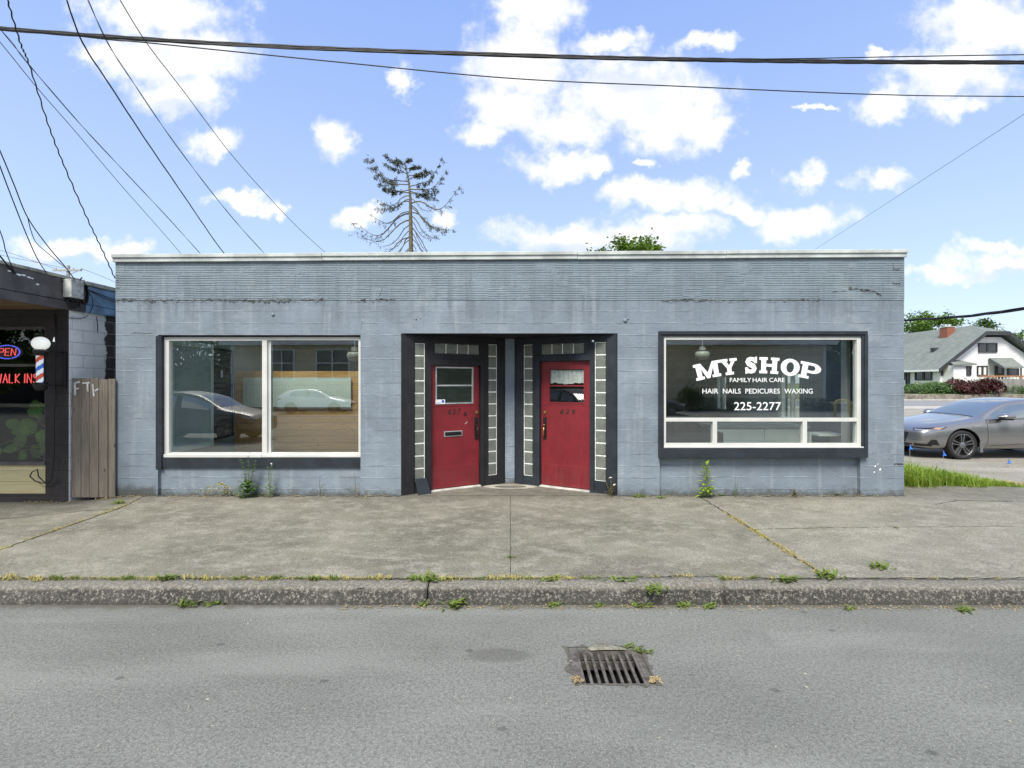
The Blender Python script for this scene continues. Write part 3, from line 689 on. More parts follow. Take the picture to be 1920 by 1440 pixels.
# crumbling mortar ledge under the tiles and the bigger cracks
def rough_strip(mb, pts, h, dep, seed, y=-.012):
    mb = MB(); rnd = random.Random(seed); top = []; bot = []
    for a, b in zip(pts[:-1], pts[1:]):
        n = max(1, int(math.hypot(b[0]-a[0], b[1]-a[1])/.03))
        for i in range(n):
            x = a[0]+(b[0]-a[0])*i/n; z = a[1]+(b[1]-a[1])*i/n+rnd.gauss(0, h*.25); hh = h*max(.12, rnd.gauss(.6, .45))
            top.append((x, y-dep*rnd.random(), z+hh*.5)); bot.append((x, y-dep*.3*rnd.random(), z-hh*.5))
    n = len(top); mb.add(top+bot, [(i, i+1, n+i+1, n+i) for i in range(n-1)]); mb.build('crumbled_crack', M['ledge'], bld)
mb = MB()
for (a, b, h, s_) in ((218, 262, .03, 1), (262, 330, .035, 2), (330, 420, .022, 3), (420, 610, .034, 4), (650, 690, .02, 5), (692, 745, .018, 6), (1240, 1330, .022, 7), (1330, 1420, .012, 8), (1440, 1540, .016, 9)):
    rough_strip(mb, [(fx(a), fz(564)), (fx((a+b)/2), fz(562+rnd.random()*3)), (fx(b), fz(563))], h, .02, s_)
rough_strip(mb, [(fx(1590), fz(541)), (fx(1612), fz(543)), (fx(1632), fz(546)), (fx(1655), fz(556))], .03, .02, 21)
rough_strip(mb, [(fx(1560), fz(548)), (fx(1592), fz(545))], .014, .01, 22)
rough_strip(mb, [(fx(1672), fz(531)), (fx(1690), fz(533))], .02, .02, 23)
rough_strip(mb, [(fx(1672), fz(492)), (fx(1674), fz(505)), (fx(1690), fz(505))], .012, .01, 24)
rough_strip(mb, [(fx(1676), fz(869)), (fx(1697), fz(872))], .03, .02, 25, y=-.003)
rough_strip(mb, [(fx(218), fz(541)), (fx(231), fz(541))], .014, .01, 26)
rough_strip(mb, [(fx(250), fz(624)), (fx(290), fz(626))], .010, .008, 27, y=-.003)
rough_strip(mb, [(fx(712), fz(556)), (fx(718), fz(535))], .02, .01, 28)
rough_strip(mb, [(fx(783), fz(560)), (fx(788), fz(530))], .02, .012, 29)
rough_strip(mb, [(fx(676), fz(618)), (fx(681), fz(600))], .012, .006, 30, y=-.003)
# bumps of old plaster and bolt heads
mb = MB(); rnd = random.Random(5)
for (px, py, r) in ((512, 590, .03), (780, 598, .02), (1172, 601, .035), (1112, 640, .02), (1178, 598, .018), (365, 598, .008), (590, 612, .008), (572, 600, .007), (640, 585, .01), (700, 604, .008), (788, 597, .012)):
    mb.lathe([(r*1.0, 0), (r*.8, -.45*r), (r*.4, -.65*r), (.001, -.7*r)], (fx(px), 0.001, fz(py)), 10, 'Y', caps=False); mb.build('plaster_lump', M['wall'], bld, smooth=True); mb = MB()
mb = MB()
for (px, py, s_) in ((1641, 874, 1), (1650, 880, 1.2), (1639, 885, .8), (1646, 870, .6)):
    mb.poly([(fx(px)+.013*s_*math.cos(a)+.006*math.sin(7*a), -.0035, fz(py)+.018*s_*math.sin(a)) for a in (0, .9, 2, 3.2, 4.1, 5.3)]); mb.build('paint_chip', M['vinyl'], bld); mb = MB()

# ---- left shop window
mb = MB(); mb.box(lw[0], lw[1], .05, .2, ZB, fz(877)); mb.build('stall_riser', M['wall'], bld)
w1 = MB(); a0, a1, b0, b1 = fx(303), fx(675.5), fz(857), fz(631.5)
mull = (fx(488), fx(497)); fw = .058
grid_wall(w1, (a0, a1, b0, b1), [(fx(312), mull[0], fz(850), fz(638)), (mull[1], fx(670), fz(850), fz(637))], .055, .135, ID)
w1.box(mull[1], mull[1]+.045, .09, .16, fz(850)+.001, fz(637)-.001)
w1.box(a0+.001, mull[0], .03, .0545, b0-.012, b0+.035); w1.box(mull[0]+.002, a1-.001, .034, .0545, b0-.01, b0+.03)
wo1 = w1.build('window', M['whiteframe'], bld, bevel=.004, label='left window of two large panes in a white frame')
for (p, q_) in ((fx(312), mull[0]), (mull[1], fx(670))):
    g = MB(); g.box(p-.01, q_+.01, .10, .106, fz(850)-.01, fz(637)+.01); g.build('pane', M['glass'], wo1)
mb = MB(); mb.box(lw[0]+.002, a1, .012, .2, fz(877)+.001, b0-.0125); mb.box(lw[0]-.03, a0-.001, -.006, .2, fz(880), b1+.012) ; mb.box(lw[0]+.002, a1, .01, .2, b1+.0125, fz(628)-.001); mb.box(a1+.001, lw[1]-.001, .008, .2, fz(880), b1+.01)
mb.build('window_trim', M['navy'], bld, bevel=.006)

# ---- right shop window
mb = MB(); mb.box(rw[0], rw[1], .07, .2, ZB, fz(857)); mb.build('stall_riser', M['wall'], bld)
mb = MB(); t0, t1, u0, u1 = fx(1234), fx(1620), fz(857), fz(622); a0, a1, b0, b1 = fx(1243), fx(1611.5), fz(838), fz(631.5)
grid_wall(mb, (t0, t1, u0, u1), [(a0, a1, b0, b1)], -.05, .2, ID)
mb.box(t0-.012, t1+.014, -.066, -.0505, u1-.05, u1+.004); mb.box(t1-.03, t1+.02, -.064, -.0505, u0, u1-.051); mb.box(t0-.01, t1-.034, -.068, -.0505, u0-.004, u0+.145); mb.box(t0-.012, t0+.03, -.06, -.0505, u0+.146, u1-.051)
mb.build('window_trim', M['navy'], bld, bevel=.005)
w2 = MB(); tr0, tr1 = fz(790), fz(783.5); m1 = (fx(1335), fx(1343)); m2 = (fx(1503), fx(1511)); pl, pr = fx(1247.5), fx(1604)
panes = [(pl, pr, tr1, fz(637)), (pl, m1[0], fz(831), tr0), (m1[1], m2[0], fz(831), tr0), (m2[1], pr, fz(831), tr0)]
grid_wall(w2, (a0, a1, b0, b1), panes, -.03, .06, ID)
w2.box(a0-.002, a1+.03, -.055, -.0305, b0-.008, b0+.012)
wo2 = w2.build('window', M['whiteframe'], bld, bevel=.004, label='right window with one wide pane over three low panes')
for k, p in enumerate(panes):
    g = MB(); g.box(p[0]-.01, p[1]+.01, .01, .016, p[2]-.01, p[3]+.01); g.build('pane', M['glass'], wo2)
# vinyl lettering on the outside of the glass
def zx(v): return fx(1220+v/4.683)
def zz(v): return fz(610+v/4.683)
LET = {
 'M': (1.28, [[(0,0),(.44,0),(.44,.17),(.34,.17),(.34,.64),(.56,0),(.72,0),(.94,.64),(.94,.17),(.84,.17),(.84,0),(1.28,0),(1.28,.17),(1.18,.17),(1.18,.83),(1.28,.83),(1.28,1),(.92,1),(.64,.36),(.36,1),(0,1),(0,.83),(.10,.83),(.10,.17),(0,.17)]]),
 'Y': (1.0, [[(.27,0),(.77,0),(.77,.17),(.65,.17),(.65,.42),(.88,.83),(1.0,.83),(1.0,1),(.58,1),(.58,.83),(.67,.83),(.53,.58),(.39,.83),(.47,.83),(.47,1),(0,1),(0,.83),(.12,.83),(.39,.42),(.39,.17),(.27,.17)]]),
 'H': (1.05, [[(0,0),(.44,0),(.44,.17),(.36,.17),(.36,.42),(.69,.42),(.69,.17),(.61,.17),(.61,0),(1.05,0),(1.05,.17),(.95,.17),(.95,.83),(1.05,.83),(1.05,1),(.61,1),(.61,.83),(.69,.83),(.69,.59),(.36,.59),(.36,.83),(.44,.83),(.44,1),(0,1),(0,.83),(.1,.83),(.1,.17),(0,.17)]]),
}
n = 28; O = []
for i in range(n):
    a, b = 2*math.pi*i/n, 2*math.pi*(i+1)/n
    O.append([(.5+.5*math.cos(a), .5+.53*math.sin(a)), (.5+.5*math.cos(b), .5+.53*math.sin(b)), (.5+.2*math.cos(b), .5+.33*math.sin(b)), (.5+.2*math.cos(a), .5+.33*math.sin(a))])
LET['O'] = (1.0, O)
Pp = [[(0,0),(.5,0),(.5,.16),(.37,.16),(.37,1),(0,1),(0,.84),(.11,.84),(.11,.16),(0,.16)]]
out = [(.37,1),(.58,1)]+[(.58+.42*math.sin(math.pi*i/12), .68+.32*math.cos(math.pi*i/12)) for i in range(1, 12)]+[(.58,.36),(.37,.36)]
inn = [(.37,.84),(.58,.84)]+[(.58+.15*math.sin(math.pi*i/12), .68+.16*math.cos(math.pi*i/12)) for i in range(1, 12)]+[(.58,.52),(.37,.52)]
Pp += [[out[i], out[i+1], inn[i+1], inn[i]] for i in range(len(out)-1)]
LET['P'] = (1.0, Pp)
cl = [(.71,.66,.07),(.68,.76,.10),(.58,.86,.125),(.42,.90,.12),(.28,.84,.14),(.22,.72,.15),(.29,.60,.16),(.43,.52,.16),(.57,.43,.16),(.64,.29,.15),(.58,.16,.14),(.43,.10,.12),(.27,.13,.125),(.17,.23,.10),(.14,.34,.07)]
Ss = []; L_, R_ = [], []
for i, (x, y, h) in enumerate(cl):
    p = Vector(cl[max(i-1, 0)][:2]); q_ = Vector(cl[min(i+1, len(cl)-1)][:2]); t_ = (q_-p).normalized(); nn = Vector((-t_.y, t_.x))
    L_.append((x+nn.x*h, y+nn.y*h)); R_.append((x-nn.x*h, y-nn.y*h))
Ss = [[L_[i], L_[i+1], R_[i+1], R_[i]] for i in range(len(cl)-1)]+[[(.63,.62,1), (.80,.62,1), (.80,1.02,1), (.68,1.02,1)], [(.05,-.02,1), (.17,-.02,1), (.22,.38,1), (.05,.38,1)]]
LET['S'] = (.85, Ss)
lt = MB(); RAD = 2080.
for ch, xa, xb in (('M', 400, 622), ('Y', 622, 768), ('S', 828, 942), ('H', 956, 1122), ('O', 1138, 1300), ('P', 1300, 1480)):
    wdt, polys = LET[ch]
    for pi, pol in enumerate(polys):
        pts = []
        for pt in pol:
            u = xa+(xb-xa)*pt[0]/wdt-937; r = RAD+142*pt[1]; an = u/RAD
            X = 937+r*math.sin(an); Z = 420-(r*math.cos(an)-RAD)
            pts.append((zx(X), .0078-(.0012 if len(pt) > 2 else 0), zz(Z)))
        lt.poly(pts)
TW = lambda a, d_, b: Vector((a, d_, b))
lt.build('lettering', M['vinyl'], wo2, label='arched white slab letters MY SHOP'); lt = MB()
for (wd, a, b) in (('FAMILY', 697, 885), ('HAIR', 898, 1028), ('CARE', 1044, 1178)):
    text_into(lt, wd, zx(a), zx(b), zz(498), zz(461), TW, .0078, bold=.004); lt.build('lettering', M['vinyl'], wo2, label='small white word '+wd); lt = MB()
for (wd, a, b) in (('HAIR', 456, 596), ('NAILS', 636, 793), ('PEDICURES', 834, 1137), ('WAXING', 1176, 1426)):
    text_into(lt, wd, zx(a), zx(b), zz(599), zz(556), TW, .0078, bold=.004); lt.build('lettering', M['vinyl'], wo2, label='white word '+wd); lt = MB()
text_into(lt, '225-2277', zx(734), zx(1147), zz(746), zz(674), TW, .0078, bold=.004)
lt.build('lettering', M['vinyl'], wo2, label='white phone number 225-2277')

# ---- entry with two slanted door fronts
class Panel:
    def __init__(s, O, C, left):
        s.O = Vector(O); d_ = Vector((C[0]-O[0], C[1]-O[1], 0)); s.L = d_.length; s.e = d_/s.L
        s.n = Vector((s.e.y, -s.e.x, 0)) if left else Vector((-s.e.y, s.e.x, 0))
    def T(s, a, d_, b): p = s.O+s.e*a+s.n*d_; return Vector((p.x, p.y, b))     # d_ positive = towards the street
    def s_of(s, px): k = px-CX; return (120*s.O.x-k)/(k*s.e.y/7.5-120*s.e.x)
    def z_of(s, py, a): return CAMH+(CY-py)*(1+s.e.y*a/7.5)/120
PL_ = Panel((fx(752), 0, 0), (-.094, .92), True); PR_ = Panel((fx(1158), 0, 0), (.076, .92), False)
ZS = fz(625)
mb = MB(); mb.box(-.094, .076, .92, 1.1, 0, ZS); mb.build('door_post', M['wall'], bld, bevel=.01)
mb = MB(); mb.poly([(fx(752), .22, ZS+.001), (fx(1158), .22, ZS+.001), (fx(1158)+.05, 1.3, ZS-.0), (fx(752)-.05, 1.3, ZS-.0)]); mb.poly([(fx(752)+.001, .001, ZS-.003), (fx(1158)-.001, .001, ZS-.003), (fx(1158)-.001, .21, ZS-.003), (fx(752)+.001, .21, ZS-.003)]); mb.build('soffit', M['black'], bld)

def front(Pn, side, mat):
    px2s = Pn.s_of; T = Pn.T
    if side == 'L':
        c1 = (px2s(777.6), px2s(796.6)); c2 = (px2s(915.8), px2s(931.8)); dr = (px2s(808), px2s(901)); tq = (px2s(815), px2s(898.6))
        ctop = Pn.z_of(643, c1[0]); cb1 = Pn.z_of(903, c1[0]); c2t = Pn.z_of(645.5, c2[0]); cb2 = Pn.z_of(890, c2[1]); dt = Pn.z_of(684.5, dr[0]); tz = (Pn.z_of(662.3, tq[0]), Pn.z_of(643.5, tq[0]))
    else:
        c1 = (px2s(1136), px2s(1115.4)); c2 = (px2s(998.6), px2s(982)); dr = (px2s(1106), px2s(1012)); tq = (px2s(1095.5), px2s(1015))
        ctop = Pn.z_of(641, c1[0]); cb1 = Pn.z_of(903, c1[0]); c2t = Pn.z_of(646, c2[0]); cb2 = Pn.z_of(891, c2[1]); dt = Pn.z_of(675.8, dr[0]); tz = (Pn.z_of(662.5, tq[0]), Pn.z_of(642.5, tq[0]))
    top = ZS-.004
    holes = [(c1[0], c1[1], cb1, ctop), (c2[0], c2[1], cb2, c2t), (dr[0], dr[1], 0.0, dt), (tq[0], tq[1], tz[0], tz[1])]
    mb = MB(); grid_wall(mb, (.0, Pn.L-.004, -.02, top), holes, 0, -.12, T)
    wo_ = mb.build('door_surround', mat, bld, bevel=.004)
    # applied trim boards
    mb = MB()
    mb.box(dr[0]-.075, dr[0]-.001, .0025, .016, -.01, dt+.10, T); mb.box(dr[1]+.001, dr[1]+.07, .0025, .016, -.01, dt+.10, T); mb.box(dr[0]-.0005, dr[1]+.0005, .0025, .016, dt+.001, dt+.095, T)
    mb.box(.02, c1[0]-.012, .0025, .014, -.015, top-.004, T); mb.box(c2[1]+.012, Pn.L-.03, .0025, .014, .01, top-.004, T)
    mb.build('casing', mat, wo_, bevel=.004)
    # glass blocks
    mo = MB()
    for (c, zb, zt) in ((c1, cb1, ctop), (c2, cb2, c2t)):
        k = 11; hb = (zt-zb)/k
        for i in range(k):
            g = MB(); g.box(c[0]+.006, c[1]-.011, -.10, -.004, zb+i*hb+.010, zb+(i+1)*hb-.010, T); g.build('glass_block', M['gblock'], wo_, bevel=.007)
        mo.box(c[0], c[1], -.11, -.022, zb, zt, T)
        for i in range(k+1): mo.box(c[0]+.001, c[1]-.001, -.0215, -.006, zb+i*hb-.0095, zb+i*hb+.0095, T)
        mo.box(c[1]-.0115, c[1]-.001, -.0213, -.005, zb+.001, zt-.001, T)
    k = 4; wb = (tq[1]-tq[0])/k
    for i in range(k):
        g = MB(); g.box(tq[0]+i*wb+.006, tq[0]+(i+1)*wb-.010, -.10, -.004, tz[0]+.006, tz[1]-.006, T); g.build('glass_block', M['gblock'], wo_, bevel=.007)
        if i: mo.box(tq[0]+i*wb-.010, tq[0]+i*wb+.006, -.0215, -.007, tz[0]+.002, tz[1]-.002, T)
    mo.box(tq[0], tq[1], -.11, -.022, tz[0], tz[1], T)
    mo.build('block_mortar', M['mortar'], wo_)
    th = MB(); th.box(dr[0], dr[1], -.11, .03, -.012, .022, T); th.build('threshold', M['threshold'], wo_, bevel=.006)
    return c1, c2, dr, dt, cb1, wo_

def door(Pn, dr, dt, side, wo_):
    T = Pn.T; W = dr[1]-dr[0]; z0, z1 = .03, dt-.006
    D = -.05                                                     # face of the leaf behind the casing
    if side == 'L':
        wx = (Pn.s_of(740+342/4.364), Pn.s_of(740+653/4.364)); A = dr[0]; zt_ = Pn.z_of(610+337/4.364, wx[0]); zb_ = Pn.z_of(610+648/4.364, wx[0])
    else:
        wx = (Pn.s_of(950+633/4.364), Pn.s_of(950+332/4.364)); zt_ = Pn.z_of(610+345/4.364, wx[0]); zb_ = Pn.z_of(610+645/4.364, wx[0])
    zm = zb_+(zt_-zb_)*.5
    b = MB(); grid_wall(b, (dr[0]+.004, dr[1]-.004, z0, z1), [(wx[0], wx[1], zb_, zt_)], D, D-.045, T)
    lo = b.build('door', M['red'], bld, bevel=.004, label='red door numbered 627 with a mail slot' if side == 'L' else 'red door numbered 629 with a short white curtain')
    f = MB(); e = .022
    grid_wall(f, (wx[0]+.0005, wx[1]-.0005, zb_+.0005, zt_-.0005), [(wx[0]+e, wx[1]-e, zb_+e, zm-.012), (wx[0]+e, wx[1]-e, zm+.012, zt_-e)], D+.008, D-.03, T)
    f.build('window_frame', M['alu'] if side == 'L' else M['red'], lo, bevel=.003)
    for (p, q_) in ((zb_+e, zm-.012), (zm+.012, zt_-e)):
        g = MB(); g.box(wx[0]+e-.004, wx[1]-e+.004, D-.018, D-.013, p-.004, q_+.004, T); g.build('pane', M['doorglass'], lo)
    # kick plate seam and upper rail seam
    k = MB(); k.box(dr[0]+.008, dr[1]-.008, D+.0005, D+.007, z0+.005, z0+.36, T); k.build('kick_plate', M['red'], lo, bevel=.003)
    k = MB(); k.box(dr[0]+.006, dr[1]-.006, D+.0005, D+.004, zb_-.035, zb_-.012, T); k.build('rail', M['red'], lo, bevel=.0015)
    # handle set
    def h(a): return a
    if side == 'L': hs = dr[1]-.06
    else: hs = dr[1]-.075
    zhd = Pn.z_of(610+712/4.364, hs); zp0 = Pn.z_of(610+935/4.364, hs); zp1 = Pn.z_of(610+752/4.364, hs)
    b = MB(); c = T(hs, D, zhd)
    b.tube([c, c+Pn.n*.018], .028, 16); b.tube([c+Pn.n*.018, c+Pn.n*.024], .014, 12); b.build('deadbolt', M['brass'], lo, smooth=False)
    b = MB(); b.box(hs-.032, hs+.032, D+.0005, D+.010, zp0, zp1, T); ho = b.build('handle', M['darkmetal'], lo, bevel=.004)
    b = MB(); b.tube([T(hs, D+.01, zp0+.06), T(hs, D+.05, zp0+.07), T(hs, D+.058, zp0+.14), T(hs, D+.045, zp0+.20), T(hs, D+.01, zp0+.215)], [.010, .011, .012, .010, .009], 8)
    b.tube([T(hs, D+.01, zp0+.24), T(hs, D+.045, zp0+.245)], [.008, .014], 8); b.build('grip', M['brass'] if side == 'R' else M['darkmetal'], ho, smooth=True)
    TX = (lambda a, d_, z: T(a, d_, z)) if side == 'L' else (lambda a, d_, z: T(-a, d_, z))
    sg = 1 if side == 'L' else -1
    if side == 'L':
        q0, q1 = Pn.s_of(740+447/4.364), Pn.s_of(740+552/4.364)
        zc = (Pn.z_of(610+732/4.364, q0), Pn.z_of(610+684/4.364, q0))
        dg = MB(); text_into(dg, '6 2 7', q0, q1, zc[0], zc[1], T, D+.002, shear=.18, bold=.02); dg.build('number', M['digit'], lo)
        dg = MB(); qa = Pn.s_of(740+585/4.364); zq = Pn.z_of(610+733/4.364, qa); dg.prism([T(qa-.028, D+.001, zq), T(qa+.028, D+.001, zq), T(qa, D+.001, zq+.05)], Pn.n*.012); dg.build('bell_button', M['darkmetal'], lo)
        m0, m1_ = Pn.s_of(740+412/4.364), Pn.s_of(740+563/4.364); za, zb2 = Pn.z_of(610+916/4.364, m0), Pn.z_of(610+870/4.364, m0)
        s_ = MB(); s_.box(m0, m1_, D+.0005, D+.010, za, zb2, T); so_ = s_.build('mail_slot', M['alu'], lo, bevel=.003)
        s_ = MB(); s_.box(m0+.018, m1_-.018, D+.0105, D+.016, za+.016, zb2-.014, T); s_.tube([T(m0+.02, D+.02, za+.05), T(m1_-.02, D+.02, za+.05)], .006, 6); s_.build('flap', M['darkmetal'], so_, bevel=.002)
        s_ = MB(); s0, s1 = wx[0]+.0, wx[0]+.165; s_.box(s0, s1, D+.0085, D+.0095, zb_+.006, zb_+.078, T); st = s_.build('sticker', M['sticker'], lo)
        s_ = MB(); cc = T(s0+.128, D+.0102, zb_+.047); s_.poly([cc+Pn.e*.024*math.cos(2*math.pi*i/20)+Vector((0, 0, .024*math.sin(2*math.pi*i/20))) for i in range(20)])
        for i in range(7): s_.poly([T(s0+.012+i*.012, D+.0102, zb_+.018), T(s0+.020+i*.012, D+.0102, zb_+.018), T(s0+.020+i*.012, D+.0102, zb_+.027), T(s0+.012+i*.012, D+.0102, zb_+.027)])
        s_.build('sticker_mark', M['blue'], st)
        s_ = MB()
        for (u, v) in ((592, 800), (601, 794)):
            a_ = Pn.s_of(740+u/4.364); zq = Pn.z_of(610+v/4.364, a_); s_.poly([T(a_-.02, D+.0015, zq-.02), T(a_-.016, D+.0015, zq-.022), T(a_+.012, D+.0015, zq+.010), T(a_+.008, D+.0015, zq+.012)])
        s_.build('scrape', M['petal'], lo)
    else:
        q0, q1 = Pn.s_of(950+428/4.364), Pn.s_of(950+552/4.364); zc = (Pn.z_of(610+728/4.364, q0), Pn.z_of(610+684/4.364, q0))
        dg = MB(); text_into(dg, '6 2 9', -q0, -q1, zc[0], zc[1], TX, D+.002, shear=.18, bold=.02); dg.build('number', M['digit'], lo)
        # short gathered curtain inside the upper light
        cu = MB(); n = 60; vs = []
        for i in range(n+1):
            u = i/n; s_ = wx[0]+e+.005+(wx[1]-wx[0]-2*e-.01)*u; dd = D-.032+.007*math.sin(u*47)+.004*math.sin(u*113+1)
            gap = .10*math.exp(-((u-.54)/.012)**2)
            low = zm+.036+.010*math.sin(u*9)+.006*math.sin(u*31)
            vs += [T(s_, dd, low+gap*.1), T(s_, dd+.004*math.sin(u*60), (low+zt_)/2), T(s_, dd, zt_-e-.006-.012*abs(math.sin(u*38)))]
        cu.add(vs, [(3*i+k, 3*i+3+k, 3*i+4+k, 3*i+1+k) for i in range(n) for k in (0, 1)]); cu.build('curtain', M['curtain'], lo, smooth=True)
c1, c2, dr, dt, cbL, wl_ = front(PL_, 'L', M['black']); door(PL_, dr, dt, 'L', wl_)
b = MB(); TL = PL_.T
b.prism([TL(c1[0]-.01, .03, .245), TL(c1[1]+.012, .03, .245), TL(c1[1]+.07, .10, .0), TL(c1[0]+.02, .10, -.01)], PL_.n*.02); b.build('loose_board', M['navy'], wl_, bevel=.004)
c1, c2, dr, dt, cbR, wr_ = front(PR_, 'R', M['navy']); door(PR_, dr, dt, 'R', wr_)
b = MB(); TR = PR_.T; b.box(c1[0]+.004, c1[1]-.004, -.10, -.03, -.02, cbR-.01, TR); b.build('exposed_sill', M['patch'], wr_)

# ---- inside walls, floors and ceiling
mb = MB(); mb.prism([(XL+.22, .23, -.04), (fx(752)-.05, .23, -.04), (-.2, 1.06, -.04), (-.2, 8.7, -.04), (XL+.22, 8.7, -.04)], (0, 0, .07)); mb.prism([(XR-.22, .23, -.04), (XR-.22, 8.7, -.04), (.2, 8.7, -.04), (.2, 1.06, -.04), (fx(1158)+.05, .23, -.04)], (0, 0, .07)); mb.build('floor', M['floorin'], bld)
ADDED_SKYL = [(-5.4, -1.6, .5, 3.3), (1.6, 5.6, .5, 3.6)]  # the same added openings, cut through the ceiling
mb = MB(); grid_wall(mb, (XL+.22, XR-.22, .23, 8.7), ADDED_SKYL, 2.85, 2.95, lambda a, d_, b: Vector((a, b, d_))); mb.build('ceiling', M['ceiling'], bld)
mb = MB(); mb.box(-.1, .1, 1.12, 8.7, .03, 2.85); mb.box(.1, XR-.22, 8.55, 8.7, .03, 2.85); mb.build('inside_wall', M['roomdark'], bld)
mb = MB(); mb.box(XL+.22, XL+.34, .24, 8.7, .03, 2.85); mb.box(XL+.34, -.1, 5.2, 5.32, .03, 2.85); mb.build('inside_wall', M['teal'], bld)
mb = MB(); mb.box(5.53, 5.66, .40, .53, .05, 2.85); mb.build('white_post', M['whiteframe'], bld)

# ================================================================== THINGS INSIDE THE SHOPS
t = empty('display_panel', (-5.6, .85, .6), 'tall grey-green panel in a pale frame, ajar just inside the left window', 'screen')  # one stiff framed display panel standing along the side wall
A, B = Vector((-5.60, .36, 0)), Vector((-5.50, 1.36, 0)); e = (B-A).normalized(); nrm = Vector((e.y, -e.x, 0)); TP = lambda a, d_, z: A+e*a+nrm*d_+Vector((0, 0, z))
mb = MB(); grid_wall(mb, (0, 1.0, .61, 2.47), [(.07, .93, .69, 2.39)], .03, -.01, TP); mb.build('frame', M['board'], t, bevel=.004)
mb = MB(); mb.box(.06, .94, -.005, .012, .68, 2.40, TP); mb.build('infill', M['teal'], t)
t = empty('slatwall_panel', (-5.72, 1.9, .7), 'black framed slatwall panel hanging between the grey-green panel and the pine wall', 'slatwall')
A2, B2 = Vector((-5.60, 1.5, 0)), Vector((-5.70, 2.32, 0)); e2 = (B2-A2).normalized(); n2_ = Vector((e2.y, -e2.x, 0)); TS = lambda a, d_, z: A2+e2*a+n2_*d_+Vector((0, 0, z))
mb = MB(); grid_wall(mb, (0, .83, .68, 2.42), [(.035, .8, .72, 2.38)], .03, 0, TS); mb.build('frame', M['slat'], t)
mb = MB()
for i in range(16): mb.box(.036, .799, .0, .018, .725+i*.104, .725+i*.104+.086, TS)
mb.build('slats', M['slatback'], t)
mb = MB(); mb.box(.30, .38, .02, .03, 1.86, 2.0, TS); mb.build('notice', M['vinyl'], t)
t = empty('pine_partition', (-4.4, 2.35, 0), 'knotty pine plank wall behind the left window', 'partition')
mb = MB(); mb.box(-5.62, -2.9, 2.4, 2.46, .03, 2.0); mb.build('planks', M['plank'], t)
mb = MB(); mb.box(-3.14, -2.9, 2.36, 2.395, .03, 1.99); mb.box(-5.66, -5.54, 2.36, 2.395, .03, 1.99); mb.build('end_board', M['plank'], t)
mb = MB(); mb.box(-5.48, -3.27, 2.335, 2.358, 1.26, 1.87); tag(mb.build('wall_board', M['board'], bevel=.003), 'pale green blank board mounted on the pine plank wall', 'board')
t = empty('display_counter', (4.6, 1.6, .03), 'pale green two door counter behind the right window', 'counter')
mb = MB(); mb.box(3.75, 5.45, 1.35, 1.95, .03, .93); mb.build('carcass', M['cabinet'], t)
for (a, b) in ((3.76, 4.665), (4.675, 5.44)):
    mb = MB(); mb.box(a, b, 1.33, 1.348, .06, .91); mb.build('door', M['cabinet'], t, bevel=.004)
mb = MB(); mb.box(3.72, 5.5, 1.3, 2.0, .932, .975); mb.build('worktop', M['worktop'], t, bevel=.005)
t = empty('shelf_unit', (5.6, .9, .03), 'low white open shelf unit in the right corner of the right window', 'shelf')
mb = MB(); mb.box(5.30, 5.33, 1.0, 1.34-.05, .03, .88); mb.box(5.85, 5.88, .75, 1.29, .03, .80); mb.build('side_panel', M['cabinet'], t)
for z in (.3, .62, .84): mb = MB(); mb.box(5.335, 5.845, .8, 1.29, z, z+.03); mb.build('shelf', M['cabinet'], t)
mb = MB(); mb.box(3.65, 3.68, .8, 3.2, .03, .9); mb.box(2.3, 3.649, .8, .83, .03, .9) ; tag(mb.build('low_partition', M['darkroom']), 'dark low partition behind the bottom left pane of the lettered window', 'partition')
def pendant(x, y, z, label):
    t = empty('pendant_lamp', (x, y, z), label, 'lamp', 'pendant lamps inside the shops')
    mb = MB(); mb.lathe([(.02, .0), (.12, -.01), (.15, -.06), (.14, -.12), (.08, -.17), (.001, -.18)], (x, y, z), 20, caps=False); mb.build('shade', M['pendant'], t, smooth=True)
    mb = MB(); mb.lathe([(.001, .09), (.06, .09), (.07, .02), (.03, .0)], (x, y, z), 16, caps=False); mb.tube([(x, y, z+.09), (x, y, 2.85)], .012, 6); mb.build('stem', M['alu'], t)
pendant(4.0, 2.5, 2.42, 'round milk glass pendant lamp inside the lettered right window')
pendant(-2.95, 1.6, 2.35, 'round pendant lamp at the right edge inside the left window')

# ================================================================== BARBER SHOP NEXT DOOR
SX = -6.85
bs = empty('barber_shop', (SX, 0, 0), 'dark brown barber shop with overhanging roof and white painted block side', 'shop building')
GZ = -.12
bw0, bw1 = -8.6, fx(85)-.01      # window span
bw1 = (85-957)*7.45/900; sill = CAMH+(716-866)*7.45/900; wtop = CAMH+(716-612)*7.45/900; kb = CAMH+(716-926)*7.45/900
mb = MB(); grid_wall(mb, (-14, SX, GZ, 2.9), [(-10.5, bw1, kb, wtop)], -.05, .15, ID); mb.build('front_wall', M['barbwall'], bs)
mb = MB(); mb.box(SX-.2, SX, .151, 8, GZ, 2.9); mb.build('side_wall', M['barbside'], bs)
mb = MB(); mb.box(SX-.001, SX+.0035, -.052, .152, GZ, 2.9); mb.build('white_corner', M['barbside'], bs)
mb = MB(); mb.box(-14, SX-.2, 7.8, 8, GZ, 2.9); mb.box(-14.2, -14, -.05, 8, GZ, 2.9); mb.build('back_wall', M['barbwall'], bs)
f = MB(); grid_wall(f, (-10.5, bw1, sill-.05, wtop), [(-10.44, bw1-.05, sill+.01, 2.02), (-10.44, bw1-.05, 2.06, wtop-.04)], -.01, .08, ID)
f.box(-10.5, bw1, -.07, -.0105, sill-.05, sill)
wo3 = f.build('window', M['fascia'], bs, bevel=.004)
